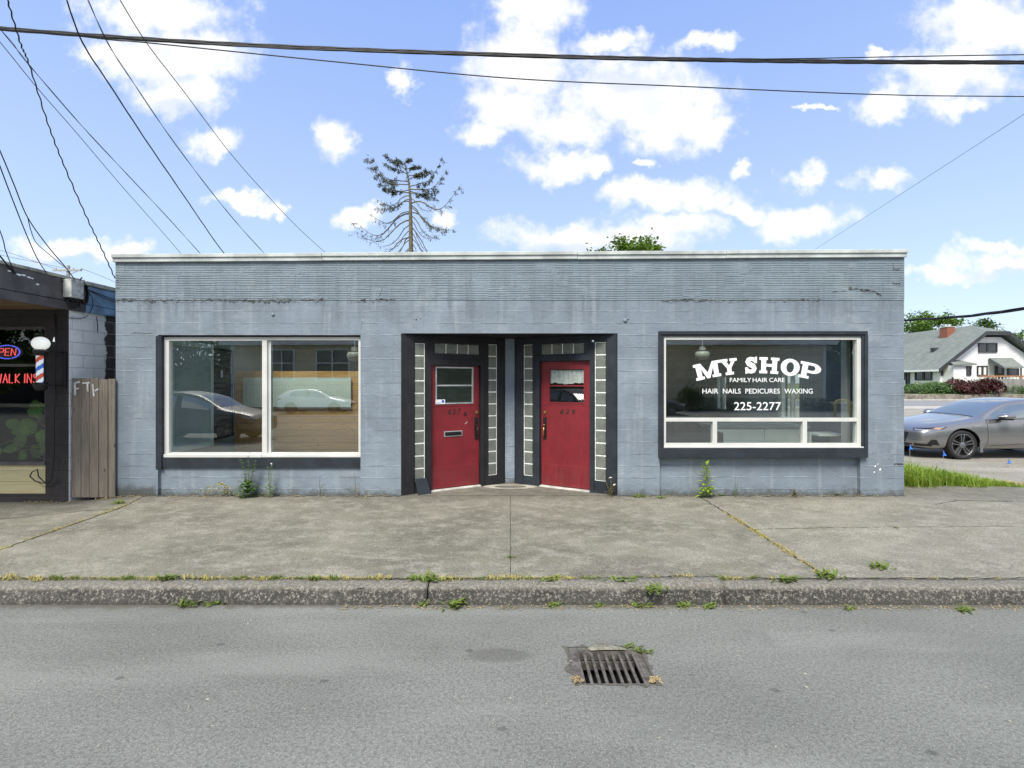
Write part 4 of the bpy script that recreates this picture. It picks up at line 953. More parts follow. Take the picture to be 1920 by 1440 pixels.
for (a, b) in ((sill+.01, 2.02), (2.06, wtop-.04)):
    g = MB(); g.box(-10.45, bw1-.04, .03, .036, a-.01, b+.01); g.build('pane', M['doorglass'], wo3)
mb = MB(); mb.box(-10.5, bw1-.005, -.03, .1, kb+.002, sill-.052); mb.build('kick_panel', M['kick'], bs)
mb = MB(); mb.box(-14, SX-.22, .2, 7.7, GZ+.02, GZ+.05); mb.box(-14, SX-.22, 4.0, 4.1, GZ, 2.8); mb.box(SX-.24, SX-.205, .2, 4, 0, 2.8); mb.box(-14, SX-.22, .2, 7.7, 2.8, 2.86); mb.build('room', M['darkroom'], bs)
# overhanging roof: two boards deep at the edge
YF = -2.3
mb = MB(); mb.poly([(-14, YF, 2.905), (SX+.02, YF, 2.905), (SX+.02, 8, 2.905), (-14, 8, 2.905)]); mb.build('soffit', M['soffit'], bs)
XE = SX+.03
mb = MB(); mb.box(XE-.04, XE, YF, .20, 3.03, 3.36); mb.box(XE-.03, XE+.012, YF-.01, .20, 2.89, 3.02); mb.box(-14, XE-.041, YF-.03, YF+.02, 2.89, 3.36); mb.build('fascia', M['fascia'], bs, bevel=.006)
mb = MB(); mb.box(XE-.04, XE, .203, 8, 3.03, 3.33); mb.box(XE-.03, XE+.012, .203, 8, 2.90, 3.02); mb.build('side_fascia', M['bluefascia'], bs, bevel=.006, label='weathered blue fascia board along the side')
mb = MB(); mb.box(-14, XE+.02, YF-.04, .18, 3.362, 3.41); mb.box(-14, XE+.03, .182, 8, 3.333, 3.40); mb.build('roof', M['roofedge'], bs, bevel=.01)
# paint flakes on the fascia
mb = MB(); rnd = random.Random(9)
for (px, py, s_) in ((70, 533, 1.0), (17, 508, .9), (35, 515, 1.3), (44, 516, 1.2), (54, 520, 1.1), (60, 522, .8)):
    dd = (XE-.0)*900/(px-957); p = P(px, py, dd); mb.poly([(XE+.003, p.y+.03*s_*math.cos(a), p.z+.012*s_*math.sin(a)) for a in (0, 1, 2.2, 3.1, 4.4, 5.2)]); mb.build('paint_chip', M['vinyl'], bs); mb = MB()

# barber pole
bp = (76.5-957)*7.2/900; by = -.3
t = empty('barber_pole', (bp, by, 1.3), 'barber pole with red, white and blue stripes and a milk glass globe', 'barber pole')
s = 7.2/900
def bz(py): return CAMH+(716-py)*s
mb = MB(); rx = 13.4*s; c = bz(644); rz_ = 12.5*s
mb.lathe([(max(.002, rx*math.sin(math.pi*i/14)), c-rz_*math.cos(math.pi*i/14)) for i in range(15)], (bp, by, 0), 28, caps=False); mb.build('globe', M['globe'], t, smooth=True)
mb = MB(); z0, z1 = bz(717), bz(667); n = 40; r = 6.7*s; rows = 24
vs = [(bp+r*math.cos(2*math.pi*j/n), by+r*math.sin(2*math.pi*j/n), z0+(z1-z0)*i/rows) for i in range(rows+1) for j in range(n)]
for i in range(rows):
    for j in range(n):
        ph = ((i/rows)*1.45-(j/n)*1.0+.42) % 1.0
        k = 0 if ph < .25 else 1 if ph < .5 else 0 if ph < .75 else 2
        mb.f.append((i*n+j, i*n+(j+1) % n, (i+1)*n+(j+1) % n, (i+1)*n+j)); mb.m.append(k)
mb.v = vs; mb.build('striped_cylinder', [M['polew'], M['polebl'], M['polerd']], t, smooth=True)
mb = MB()
mb.lathe([(8.2*s, bz(667)), (9*s, bz(664)), (11*s, bz(660)), (11*s, bz(657.5)), (7*s, bz(656)), (5*s, bz(654))], (bp, by, 0), 24)
mb.lathe([(5*s, bz(733)), (8.6*s, bz(730)), (10*s, bz(726)), (11.3*s, bz(722)), (11.3*s, bz(719)), (8.2*s, bz(717))], (bp, by, 0), 24)
mb.box(bp-8.3*s, bp-7.4*s, by-.02, by+.02, bz(718), bz(665)); mb.box(bp+7.5*s, bp+8.6*s, by-.02, by+.02, bz(718), bz(665))
mb.build('metal_caps', M['dark'], t, bevel=.003)
mb = MB(); mb.box(bp+12*s, bp+20*s, -.075, -.051, bz(728), bz(657)); mb.box(bp+10*s, bp+16*s, by-.01, -.076, bz(660.5), bz(657.8)); mb.box(bp+10*s, bp+16*s, by-.01, -.076, bz(724), bz(721.2)); mb.box(bp+9*s, bp+15*s, by-.02, by+.03, bz(661), bz(658)); mb.box(bp+9*s, bp+15*s, by-.02, by+.03, bz(724), bz(721)); mb.build('wall_bracket', M['dark'], t, bevel=.004)

# neon signs inside the barber's window
NY = .12; ns = (CAMD+NY)/900
def N(px, py): return Vector(((px-957)*ns, NY, CAMH+(716-py)*ns))
t = empty('neon_sign', N(10, 660), 'oval OPEN neon sign, red letters in a ring of blue dots', 'neon sign')
mb = MB(); mb.poly([N(13+26*math.cos(2*math.pi*i/30), 660+14.5*math.sin(2*math.pi*i/30))+Vector((0, .03, 0)) for i in range(30)]); mb.build('backing', M['sign'], t)
mb = MB()
def letters(mb, body, x0, cw, gap, yb, h, r, slant=.12):
    G = {'O': [[(.5+.5*math.cos(a*math.pi/6), .5+.5*math.sin(a*math.pi/6)) for a in range(13)]], 'P': [[(0, 0), (0, 1), (.8, 1), (1, .8), (.85, .5), (0, .47)]], 'E': [[(.9, 0), (0, 0), (0, 1), (.9, 1)], [(0, .5), (.75, .5)]],
         'N': [[(0, 0), (0, 1), (.95, 0), (.95, 1)]], 'W': [[(0, 1), (.25, 0), (.5, .9), (.75, 0), (1, 1)]], 'A': [[(0, 0), (.5, 1), (1, 0)], [(.2, .4), (.8, .4)]], 'L': [[(0, 1), (0, 0), (.8, 0)]],
         'K': [[(0, 0), (0, 1)], [(.9, 1), (0, .45), (.9, 0)]], 'I': [[(.5, 0), (.5, 1)]], 'S': [[(.9, .85), (.6, 1), (.2, .95), (.05, .75), (.3, .55), (.75, .42), (.9, .2), (.6, 0), (.2, .02), (0, .18)]]}
    x = x0
    for ch in body:
        if ch == ' ': x += cw*.5; continue
        wd = cw*(.35 if ch == 'I' else 1)
        for st in G[ch]: mb.tube([N(x+u*wd+slant*v*h, yb-v*h) for u, v in st], r, 6)
        x += wd+gap
    return x
letters(mb, 'OPEN', -14, 8.5, 3.0, 666.5, 13, .0065); mb.build('letters', M['neonred'], t)
mb = MB()
for i in range(44):
    a = 2*math.pi*i/44; c = N(13+24*math.cos(a), 660+12.5*math.sin(a)); mb.lathe([(.001, -.009), (.009, 0), (.001, .009)], c, 6, caps=False)
mb.build('dot_ring', M['neonblue'], t)
t = empty('neon_sign', N(30, 710), 'WALK INS neon sign in red script strokes below the oval sign', 'neon sign')
mb = MB(); letters(mb, 'WALK INS', -6, 8.4, 3.2, 718, 17, .0068, .03); mb.build('letters', M['neonred'], t)
mb = MB(); mb.tube([N(-8, 722), N(64, 722)], .006, 5); mb.tube([N(20, 700), N(20, 640)], .004, 5); mb.build('rod', M['dark'], t)
# monstera inside the window
t = empty('monstera_plant', (-7.55, .55, 0), 'monstera plant with split leaves inside the barber window', 'plant')
mb = MB(); rnd = random.Random(11); sm = MB()
def mleaf(c, ax, nrm_, L, W):
    ax = Vector(ax).normalized(); nrm_ = Vector(nrm_).normalized(); sd = ax.cross(nrm_).normalized(); c = Vector(c)
    for sgn in (-1, 1):
        segs = 7
        for i in range(segs):
            u0, u1 = i/segs, (i+.78)/segs
            wa = W*.5*math.sin(math.pi*min(1, (u0*.82+.16)))**.7; wb = W*.5*math.sin(math.pi*min(.98, (u1*.82+.16)))**.7
            up = nrm_*-.12*W
            mb.add([c+ax*L*u0, c+ax*L*(u0+1.0/segs), c+ax*L*(u1+.10)+sd*sgn*wb+up, c+ax*L*(u0+.10)+sd*sgn*wa+up], [(0, 1, 2, 3)])
def MP(px, py, y): return P(px, py, CAMD+y)
for (px, py, ang, L, W, y) in ((50, 770, 10, .30, .26, .35), (57, 775, 60, .25, .2, .5), (44, 785, -60, .28, .25, .3), (66, 812, -20, .26, .22, .25), (42, 812, -110, .26, .22, .4), (76, 765, 20, .26, .22, .5), (32, 838, -170, .2, .16, .3), (40, 845, -80, .2, .14, .3), (60, 835, -45, .24, .2, .5), (3, 848, 170, .2, .16, .3), (70, 790, 80, .24, .2, .6), (50, 800, 200, .24, .2, .6), (74, 830, -80, .2, .18, .45), (35, 800, 150, .2, .18, .5)):
    p = MP(px, py, y); a = R(ang); mleaf(p, (math.cos(a), -.15, math.sin(a)), (rnd.uniform(-.3, .3), -1, .35), L, W)
    sm.tube([p, (p+Vector((-7.5, .55, .6)))/2+Vector((0, .05, .05)), (-7.5, .55, .55)], .008, 5)
sm.tube([MP(45, 830, .35), MP(25, 825, .3), MP(0, 835, .3)], .006, 5)
mb.build('leaves', M['monstera'], t); sm.build('stems', M['stem'], t)
mb = MB(); mb.lathe([(.13, .1), (.17, .42), (.18, .45), (.15, .45), (.14, .40)], (-7.5, .55, 0), 18); mb.lathe([(.12, -.08), (.13, .0), (.13, .1)], (-7.5, .55, 0), 18); mb.build('pot', M['pot'], t)
# wires hanging down the barber's pillar
def FW(px, py, dep=7.38): return P(px, py, dep)
mb = MB(); mb.tube([FW(103, 588), FW(104, 640), FW(103, 700), FW(104, 757), FW(101, 770), FW(102, 840), FW(99, 880), FW(95, 900), FW(84, 905), FW(72, 893), FW(70, 880), FW(60, 885), FW(56, 893), FW(66, 902), FW(78, 906), FW(92, 905), FW(101, 893)], .009, 6)
mb.tube([FW(105, 758), FW(106, 755), FW(106, 590)], .006, 5); tag(mb.build('wall_cable', M['cable'], smooth=True), 'black cable running down the dark pillar and looping over the yellow panel', 'cable')
mb = MB(); mb.lathe([(.02, 0), (.012, .05), (.004, .07)], FW(102, 637)-Vector((0, 0, .03)), 8); tag(mb.build('wall_lamp', M['globe']), 'tiny white lamp on the dark pillar above the pole', 'lamp')
# meter box on the roof edge
def FA(px, py, off=.02):
    dd = (XE+off)*900/(px-957); return P(px, py, dd)
t = empty('utility_box', FA(131, 545), 'rusty-edged white utility box on the roof fascia', 'utility box')
p0, p1 = FA(119, 560), FA(143, 534)
mb = MB(); mb.box(XE+.005, XE+.14, p0.y, p1.y, 3.07, 3.35); mb.build('case', M['meterbox'], t, bevel=.008)
mb = MB(); mb.box(XE+.02, XE+.10, p0.y+.03, p1.y-.03, 3.03, 3.069); mb.tube([(XE+.07, p0.y+.1, 3.03), (XE+.08, p0.y+.14, 2.96), (XE+.07, p1.y-.06, 2.95), (XE+.06, p1.y-.02, 3.02)], .012, 6); mb.build('conduit_fitting', M['dark'], t)
mb = MB(); rnd = random.Random(4)
for k in range(9):
    cx_, cz_ = 157+rnd.uniform(-2, 2), 553; pts = []
    for i in range(25):
        a = 2*math.pi*i/24; pts.append(FA(156+k*.5+(6+rnd.uniform(-.5, .5))*math.cos(a), 552+rnd.uniform(-.6, .6)+(17+k*.25)*math.sin(a), .05+.006*k))
    mb.tube(pts, .009, 5, caps=False)
tag(mb.build('cable_coil', M['cable'], smooth=True), 'coil of black cable hung on the blue fascia beside the utility box', 'cable coil')
mb = MB(); mb.tube([FA(139, 522, .06), FA(143, 532, .09), FA(146, 548, .10), FA(144, 572, .08), FA(140, 578, .05), FA(133, 576, .05), FA(128, 566, .05), FA(126, 562, .05)], .014, 6)
mb.tube([FA(141, 528, .08), FA(144, 540, .10), FA(147, 556, .10), FA(148, 575, .06)], .016, 6); mb.tube([FA(146, 530, .07), FA(152, 522, .07), FA(154, 520, .08)], .010, 5)
mb.tube([FA(150, 536, .05), FA(165, 545, .05), FA(174, 560, .04), FA(174, 575, .04), FA(167, 588, .03)], .006, 5); mb.tube([FA(160, 541, .05), FA(190, 553, .04), FA(217, 563, .04)], .009, 5); mb.tube([FA(160, 542, .06), FA(190, 556, .05), FA(217, 567, .05)], .008, 5)
tag(mb.build('service_wiring', M['cable'], smooth=True), 'tangle of black service wires around the utility box', 'cable')
mb = MB(); mb.tube([FA(130, 596, -.02), FA(150, 598, .01), FA(165, 592, .01)], .006, 5); mb.tube([FA(181, 594, .01), FA(183, 610, .01), FA(183, 622, .01)], .007, 5)
tag(mb.build('hanging_wire', M['cable']), 'loose wire end hanging on the white block wall', 'cable')

# plank gate between the buildings
t = empty('plank_gate', (-6.5, -.05, -.1), 'weathered upright plank gate with white spray paint, between the two shops', 'gate')
gs = (CAMD-.04)/900
gx = [135, 152.5, 168.5, 186, 203.5, 216.5]; rnd = random.Random(8)
for i in range(5):
    mb = MB(); a, b = (gx[i]-957)*gs+.005, (gx[i+1]-957)*gs-.004; zt_ = CAMH+(716-710-rnd.uniform(-1.5, 1.5))*gs
    mb.box(a, b, -.05+rnd.uniform(-.006, .006), -.022, CAMH+(716-932.5)*gs, zt_); mb.build('plank', M['gate'], t, bevel=.003)
mb = MB(); mb.box(-6.84, -6.18, -.02, .03, .15, .24); mb.box(-6.84, -6.18, -.02, .03, 1.5, 1.59); mb.build('rail', M['gate'], t)
mb = MB()
def GP(px, py): return Vector(((px-957)*gs, -.0595, CAMH+(716-py)*gs))
def stroke(pts, w0):
    for (a, b) in zip(pts[:-1], pts[1:]):
        a, b = GP(*a), GP(*b); d_ = (b-a).normalized(); nn = Vector((-d_.z, 0, d_.x))*w0; mb.poly([a-nn, b-nn, b+nn, a+nn])
stroke([(142.5, 717), (142.8, 741)], .018); stroke([(143.2, 717.5), (152, 716)], .014); stroke([(144, 729), (150, 728)], .012)
stroke([(156.5, 718.5), (170, 717.5)], .012); stroke([(166, 719.5), (166.5, 734)], .014); stroke([(175.5, 720), (178, 743)], .013); stroke([(179.5, 733), (186.5, 729)], .012)
mb.build('spray_letters', M['spray'], t)

# little dark roof behind the gap and the far utility pole
t = empty('shed_building', (-9, 14, 0), 'low shed with a dark flat roof behind the gap between the shops', 'building')
mb = MB(); mb.box(-30, -11, 12, 18, 0, 4.7); mb.build('wall', M['roomdark'], t); mb = MB(); mb.box(-30.2, -10.8, 11.8, 18.2, 4.702, 4.95); mb.build('roof', M['roofdark'], t)
D0 = 40.
t = empty('utility_pole', P(128, 760, D0), 'far wooden utility pole with one crossarm above the barber roof', 'utility pole')
q0, q1 = P(128, 498, D0), P(128, 740, D0)
mb = MB(); mb.tube([q1, q0], [.16, .12], 10); mb.build('pole', M['poleg'], t)
mb = MB(); mb.box(P(102, 0, D0).x, P(155, 0, D0).x, q0.y-.2, q0.y-.08, P(0, 509, D0).z, P(0, 506, D0).z); mb.tube([P(113, 509, D0-.2), P(124, 514, D0-.2)], .03, 5); mb.tube([P(144, 509, D0-.2), P(132, 514, D0-.2)], .03, 5); mb.build('crossarm', M['poleg'], t)
for px in (105, 138, 152.5): mb = MB(); c = P(px, 506, D0-.14); mb.lathe([(.05, 0), (.07, .06), (.04, .16), (.001, .2)], c, 8); mb.build('insulator', M['poleg'], t)

# ================================================================== OVERHEAD CABLES
def cable(pts, r, label, mat='cable', twist=0, name='overhead_cable', n=60, wave=0, r2=None):
    """pts: (px, py, depth) marks along the cable; smooth curve through them"""
    V = [P(*p) for p in pts]
    def cr(i, u):
        a, b, c, d_ = V[max(i-1, 0)], V[i], V[i+1], V[min(i+2, len(V)-1)]
        return .5*((2*b)+(c-a)*u+(2*a-5*b+4*c-d_)*u*u+(3*b-a-3*c+d_)*u*u*u)
    cur = [cr(i, k/n) for i in range(len(V)-1) for k in range(n)]+[V[-1]]
    if wave: cur = [p+Vector((wave*math.sin(i*.62), 0, wave*.5*math.cos(i*.43))) for i, p in enumerate(cur)]
    mb = MB(); m = len(cur); rs = [r+((r2 or r)-r)*i/(m-1) for i in range(m)]
    if twist:
        for s_ in range(twist):
            pt = []
            for i, p in enumerate(cur):
                a = i*.16+s_*2*math.pi/twist; pt.append(p+Vector((math.cos(a), 0, math.sin(a)))*rs[i]*.8)
            mb.tube(pt, [q_*.62 for q_ in rs], 5)
    else: mb.tube(cur, rs, 6)
    return tag(mb.build(name, M[mat], smooth=True), label, 'cable')
DB = 6.2
cable([(-900, -20, DB), (-200, 38, DB), (380, 80, DB), (960, 103.5, DB), (1440, 114, DB), (1920, 117, DB), (2700, 116, DB)], .021, 'thick bundle of black cables crossing the top of the sky', twist=4, n=70)
cable([(-900, -60, DB+.3), (100, 62, DB+.3), (275, 80, DB+.3), (640, 117, DB+.3), (960, 147, DB+.3), (1280, 162, DB+.3), (1640, 177, DB+.3), (1920, 181, DB+.3), (2700, 186, DB+.3)], .0085, 'single thin cable crossing the sky below the thick bundle', n=20, r2=.006)
cable([(-900, -12, DB-.1), (370, 81, DB-.1), (640, 94.5, DB-.1), (900, 103, DB-.1), (1200, 112, DB-.1), (1480, 110, DB-.1), (1700, 106, DB-.1), (1920, 102.5, DB-.1), (2700, 92, DB-.1)], .006, 'thin wire that leaves the thick bundle upwards at the right', n=20)
cable([(14, 0, 5.2), (38, 80, 5.5), (55, 122, 5.6), (90, 232, 6.0), (120, 310, 6.3), (160, 402, 6.8), (190, 465, 7.2), (215.5, 522, 7.46)], .0075, 'wavy black cable dropping to the left corner of the grey building', wave=.006, n=40)
cable([(-30, 20, 5.0), (22, 80, 5.3), (55, 122, 5.5), (150, 232, 6.2), (230, 318, 7), (310, 403, 8.0), (376, 476, 9.2), (400, 503, 9.8)], .006, 'pair of thin dark cables ending left of the other roof drops', twist=2, n=24, r2=.005)
cable([(-60, 10, 5.0), (5, 85, 5.3), (70, 165, 5.8), (140, 245, 6.4), (225, 345, 7.4), (300, 430, 8.6), (345, 482, 9.5), (365, 505, 9.9)], .0045, 'thinnest grey wire at the far left of the roof drops', 'cablegrey', n=20)
cable([(125, 0, 5.2), (155, 80, 5.4), (205, 158, 5.8), (275, 265, 6.6), (340, 360, 7.6), (400, 448, 8.9), (424, 480, 9.5), (440, 503, 9.8)], .0068, 'heavy twisted cable pair, third from the right of the roof drops', twist=3, n=26)
cable([(165, 0, 5.2), (203, 82, 5.4), (250, 155, 5.9), (320, 258, 6.7), (395, 358, 7.8), (450, 425, 8.7), (500, 480, 9.5), (522, 505, 9.8)], .0058, 'twisted cable pair, second from the right of the roof drops', twist=2, n=26)
cable([(225, 0, 5.2), (276, 82, 5.5), (345, 172, 6.2), (430, 285, 7.3), (500, 365, 8.2), (560, 428, 9.0), (617, 480, 9.6), (640, 503, 9.8)], .0055, 'thin dark wire, rightmost of the roof drops', n=20, r2=.004)
cable([(-80, 100, 5.0), (0, 283, 5.6), (25, 343, 5.9), (52, 408, 6.3), (90, 462, 6.8), (122, 500, 7.2), (140, 524, 7.35)], .007, 'dark wire running down to the utility box', n=20)
cable([(52, 408, 6.3), (58, 432, 6.4), (68, 455, 6.6), (90, 475, 6.85), (115, 496, 7.15), (124, 502, 7.25)], .005, 'slack branch wire looping beside the wire to the utility box', n=20)
cable([(-60, 150, 5.0), (0, 312, 5.6), (20, 365, 5.9), (48, 436, 6.3), (70, 485, 6.8), (88, 513, 7.05)], .0065, 'straight dark wire ending on the barber roof edge', n=20)
cable([(-60, 280, 5.6), (0, 433, 6.2), (10, 468, 6.4), (20, 494, 6.5), (30, 512, 6.62), (60, 521, 6.9), (100, 526, 7.2), (140, 531, 7.42)], .006, 'wire meeting the barber fascia near the left frame edge', n=20)
cable([(-60, 410, 5.8), (0, 480, 6.3), (16, 500, 6.5), (29, 512.5, 6.6)], .010, 'thick short cable reaching the barber fascia from the left', n=20)
cable([(2300, 530, 6.0), (1920, 579, 8.4), (1800, 594, 9.6), (1692, 601, 11), (1640, 604, 12)], .028, 'thick black cable crossing above the white house', twist=3, n=24, r2=.014)
cable([(2300, -40, 7), (1920, 214, 9.5), (1760, 318, 11), (1640, 396, 12.5), (1540, 460, 14), (1500, 486, 14.6)], .0055, 'faint thin wire rising to the upper right over the roof', 'cablegrey', n=20, r2=.003)
cable([(-100, 452, 42), (0, 469, 41), (104, 504, 40)], .02, 'faint far wire left of the utility pole, upper', 'cablegrey', n=10)
cable([(-100, 458, 42), (0, 478, 41), (137, 506, 40)], .02, 'faint far wire left of the utility pole, lower', 'cablegrey', n=10)
cable([(153, 504, 40), (200, 522, 39), (330, 580, 36)], .02, 'faint far wire right of the utility pole', 'cablegrey', n=10)

# ================================================================== TREES
def bez(a, b, c, n): return [a*(1-t)**2+b*2*t*(1-t)+c*t*t for t in [i/n for i in range(n+1)]]
def leafy_tree(base, crown_c, crown_r, label, seed, mat='leaf', nclump=34, per=130, leafsz=.26, group=None, trunk_r=.22, name='leafy_tree', flat=0):
    rnd = random.Random(seed); base, cc = Vector(base), Vector(crown_c)
    t = empty(name, base, label, 'tree', group)
    tk = MB(); top = Vector((cc.x, cc.y, cc.z-crown_r[2]*.5)); mid = (base+top)/2+Vector((rnd.uniform(-.3, .3), rnd.uniform(-.3, .3), 0))
    pts = bez(base, mid, top, 8); tk.tube(pts, [trunk_r*(1-.55*i/8) for i in range(9)], 9)
    cr = MB()
    for k in range(nclump):
        while True:
            d_ = Vector((rnd.uniform(-1, 1), rnd.uniform(-1, 1), rnd.uniform(-.85, 1)))
            if .30 < d_.length < 1: break
        q_ = Vector((cc.x+d_.x*crown_r[0], cc.y+d_.y*crown_r[1], cc.z+d_.z*crown_r[2]))
        s0 = pts[rnd.randint(4, 8)]; lim = bez(s0, (s0+q_)/2+Vector((0, 0, -.08*crown_r[2])), q_, 6); tk.tube(lim, [trunk_r*.36*(1-.88*i/6) for i in range(7)], 5)
        cs = rnd.uniform(.13, .30)*sum(crown_r)/3
        ax = Vector((rnd.uniform(-1, 1), rnd.uniform(-1, 1), rnd.uniform(-.1, .5))).normalized()
        for i in range(int(per*rnd.uniform(.6, 1.3))):
            g = Vector((rnd.gauss(0, 1), rnd.gauss(0, 1), rnd.gauss(0, .55)))*cs*.62+ax*rnd.gauss(0, cs*.5)
            dd = Vector((rnd.gauss(0, 1), rnd.gauss(0, 1), rnd.gauss(-.1, .6)))
            cr.leaf(q_+g, dd, leafsz*rnd.uniform(.7, 1.3), leafsz*rnd.uniform(.45, .75), up=(rnd.gauss(0, .5), rnd.gauss(0, .5), 1))
    tk.build('trunk', M['bark'], t, smooth=True); cr.build('crown', M[mat], t)
    return t
# behind the roof, right of the middle
leafy_tree((6.05, 15, 0), P(1180, 500, 22.5), (1.75, 1.5, 1.5), 'green leafy treetop showing over the middle of the roof', 21, 'leaf', 46, 120, .20, trunk_r=.14)
# behind the white house
def at(px, py, d_): return P(px, py, d_)
leafy_tree((70, 72, 1), at(1750, 632, 82), (5.6, 4.5, 4.9), 'large spreading green tree behind the left half of the white house', 22, 'leaf', 46, 150, .55, 'trees behind the white house', .35)
leafy_tree((80, 74, 1), at(1853, 640, 84), (3.6, 3.4, 4.0), 'dark green pointed tree rising just behind the house ridge', 23, 'leaf2', 34, 130, .5, 'trees behind the white house', .3)
leafy_tree((89, 74, 1), at(1925, 655, 84), (4.6, 3.6, 3.0), 'light green tree at the right picture edge behind the house', 24, 'leaf', 34, 130, .5, 'trees behind the white house', .3)

# the sparse old spruce
def spruce():
    D_ = 25.; rnd = random.Random(31); b = P(770, 716, D_); x0, y0 = b.x, b.y; s = D_/900
    t = empty('spruce_tree', (x0, y0, 0), 'tall thin half bare spruce rising behind the roof', 'tree')
    tk = MB(); nd = MB()
    tops = CAMH+(716-303)*s
    def H(py): return CAMH+(716-py)*s
    trunk = [Vector((x0+.02, y0, 0)), Vector((x0+.02, y0, H(478))), Vector((x0, y0, H(420))), Vector((x0-.02, y0, H(370))), Vector((x0-.10, y0, H(340))), Vector((x0-.26, y0, H(315))), Vector((x0-.36, y0, H(299)))]
    tk.tube(trunk, [.16, .115, .10, .07, .045, .026, .008], 8)
    def tx(z):
        for a, c in zip(trunk[:-1], trunk[1:]):
            if a.z <= z <= c.z: return a.x+(c.x-a.x)*(z-a.z)/(c.z-a.z)
        return trunk[-1].x
    def needles(p, d_, n, sp, sz):
        for i in range(n):
            q_ = p+Vector((rnd.gauss(0, sp), rnd.gauss(0, sp), rnd.gauss(-.3*sp, sp)))
            nd.leaf(q_, d_+Vector((rnd.gauss(0, .7), rnd.gauss(0, .7), rnd.gauss(-.1, .6))), sz*rnd.uniform(.6, 1.5), sz*rnd.uniform(.25, .5))
    def branch(zr, ang, L, sag, tipup, dens, start=.25):
        z = zr; o = Vector((tx(z), y0, z)); h = Vector((math.cos(ang), math.sin(ang), 0))
        pts = []; n = 10
        for i in range(n+1):
            u = i/n; pts.append(o+h*L*u+Vector((rnd.gauss(0, .015), rnd.gauss(0, .015), sag*math.sin(min(1, u*1.15)*math.pi*.5)*L*-1+tipup*L*max(0, u-.55)**1.5*2+.10*L*math.sin(math.pi*min(1, u*2.2))*(1 if sag > .2 else 0))))
        r0 = .016+.009*L; tk.tube(pts, [max(.005, r0*(1-.85*i/n)) for i in range(n+1)], 5)
        for i in range(2, n+1):
            u = i/n
            # side twigs hanging
            for k in range(2):
                tw = Vector((rnd.gauss(0, .5), rnd.gauss(0, .5), rnd.uniform(-.9, .1)))+h*.5; tw.normalize(); l = rnd.uniform(.10, .30)*L*.45
                e = pts[i]+tw*l; tk.tube([pts[i], (pts[i]+e)/2+Vector((0, 0, -.02)), e], [.007, .005, .003], 4)
                if u > start:
                    for q in (.4, .7, 1.0): needles(pts[i]+tw*l*q, tw, int(dens*rnd.uniform(.3, 1.0)), .036, .10)
            if u > start: needles(pts[i], h, int(dens*rnd.uniform(.4, 1.1)), .05, .105)
    S = s
    # (py of root, angle deg in plan, length px, sag, tip rise, needles)
    for (py, a, lp, sag, tu, de) in ((305, 10, 14, -.7, 0, 6), (310, 170, 22, -.8, .1, 6), (318, 20, 24, -.5, .1, 8), (318, 200, 34, -.35, .3, 8), (326, 165, 46, -.45, .2, 8), (330, 15, 36, -.15, .2, 9), (336, 340, 44, -.1, .2, 9), (340, 178, 60, -.1, .55, 10), (346, 190, 66, .05, .75, 11), (350, 5, 55, -.2, .7, 10), (355, 350, 60, .05, .5, 9), (356, 175, 48, .1, .3, 8), (358, 30, 40, .15, 0, 7), (362, 186, 74, -.12, .8, 10), (362, 0, 52, .05, .1, 8),
                                 (367, 185, 52, .55, .25, 3), (374, 172, 56, .45, .35, 5), (371, 350, 45, .9, 0, 1), (382, 355, 92, .28, .62, 6), (378, 195, 50, .5, 0, 6), (384, 30, 55, .9, 0, 2), (388, 340, 60, .95, 0, 2), (397, 182, 78, .55, .35, 3), (398, 4, 82, .62, 0, 7), (400, 170, 102, .50, .42, 6), (404, 330, 60, .95, -.1, 4), (412, 188, 84, .75, .3, 3), (411, 8, 40, 1.4, 0, 1), (420, 182, 62, .95, 0, 1), (420, 350, 44, 1.7, 0, 0), (424, 20, 54, 1.3, 0, 0), (430, 200, 44, 1.2, 0, 1), (432, 345, 40, 1.6, 0, 0),
                                 (445, 178, 78, .62, 0, 4), (445, 5, 34, 1.1, 0, 1), (448, 215, 40, 1.0, 0, 1), (452, 330, 36, 1.3, 0, 0), (464, 185, 34, .8, 0, 1), (466, 355, 24, .9, 0, 1), (440, 160, 50, 1.1, 0, 1), (466, 160, 50, .9, 0, 2), (470, 30, 40, .9, 0, 2), (490, 180, 80, .6, 0, 3), (490, 0, 80, .6, 0, 3), (510, 170, 90, .6, 0, 3), (510, 10, 90, .6, 0, 3)):
        branch(H(py), R(a+rnd.uniform(-9, 9)), lp*rnd.uniform(.82, 1.15)*S*(1/max(.75, abs(math.cos(R(a))))), sag*.72, tu*(1.5 if py < 372 else 1.2), de*1.25, .42 if de < 5 else .22)
    for i in range(10): needles(Vector((tx(H(304+i*4))+rnd.gauss(0, .05), y0, H(304+i*4))), Vector((0, 0, 1)), 14, .07, .09)
    tk.build('trunk', M['barkc'], t, smooth=True); nd.build('needles', M['needle'], t)
spruce()

# ================================================================== THE WHITE HOUSE
HD = 52.; hs = HD/900
def hx(px): return (px-957)*hs
def hz(py): return CAMH+(716-py)*hs
HY = HD-CAMD
ho = empty('white_house', (hx(1859), HY, 1.1), 'white bungalow with grey green clipped gable roof and brick chimney across the side street', 'house')
xl, xr, zeave, zpk = hx(1762), hx(1956), hz(686), hz(626); BK = 16.
base = .6
cxl, cxr = hx(1843), hx(1875)
gab = [(xl, HY, base), (xr, HY, base), (xr, HY, zeave), (cxr+.05, HY, zpk-.35), (cxl-.05, HY, zpk-.35), (xl, HY, zeave)]
mb = MB(); mb.prism(gab, (0, BK, 0)); mb.build('wall', M['housew'], ho)
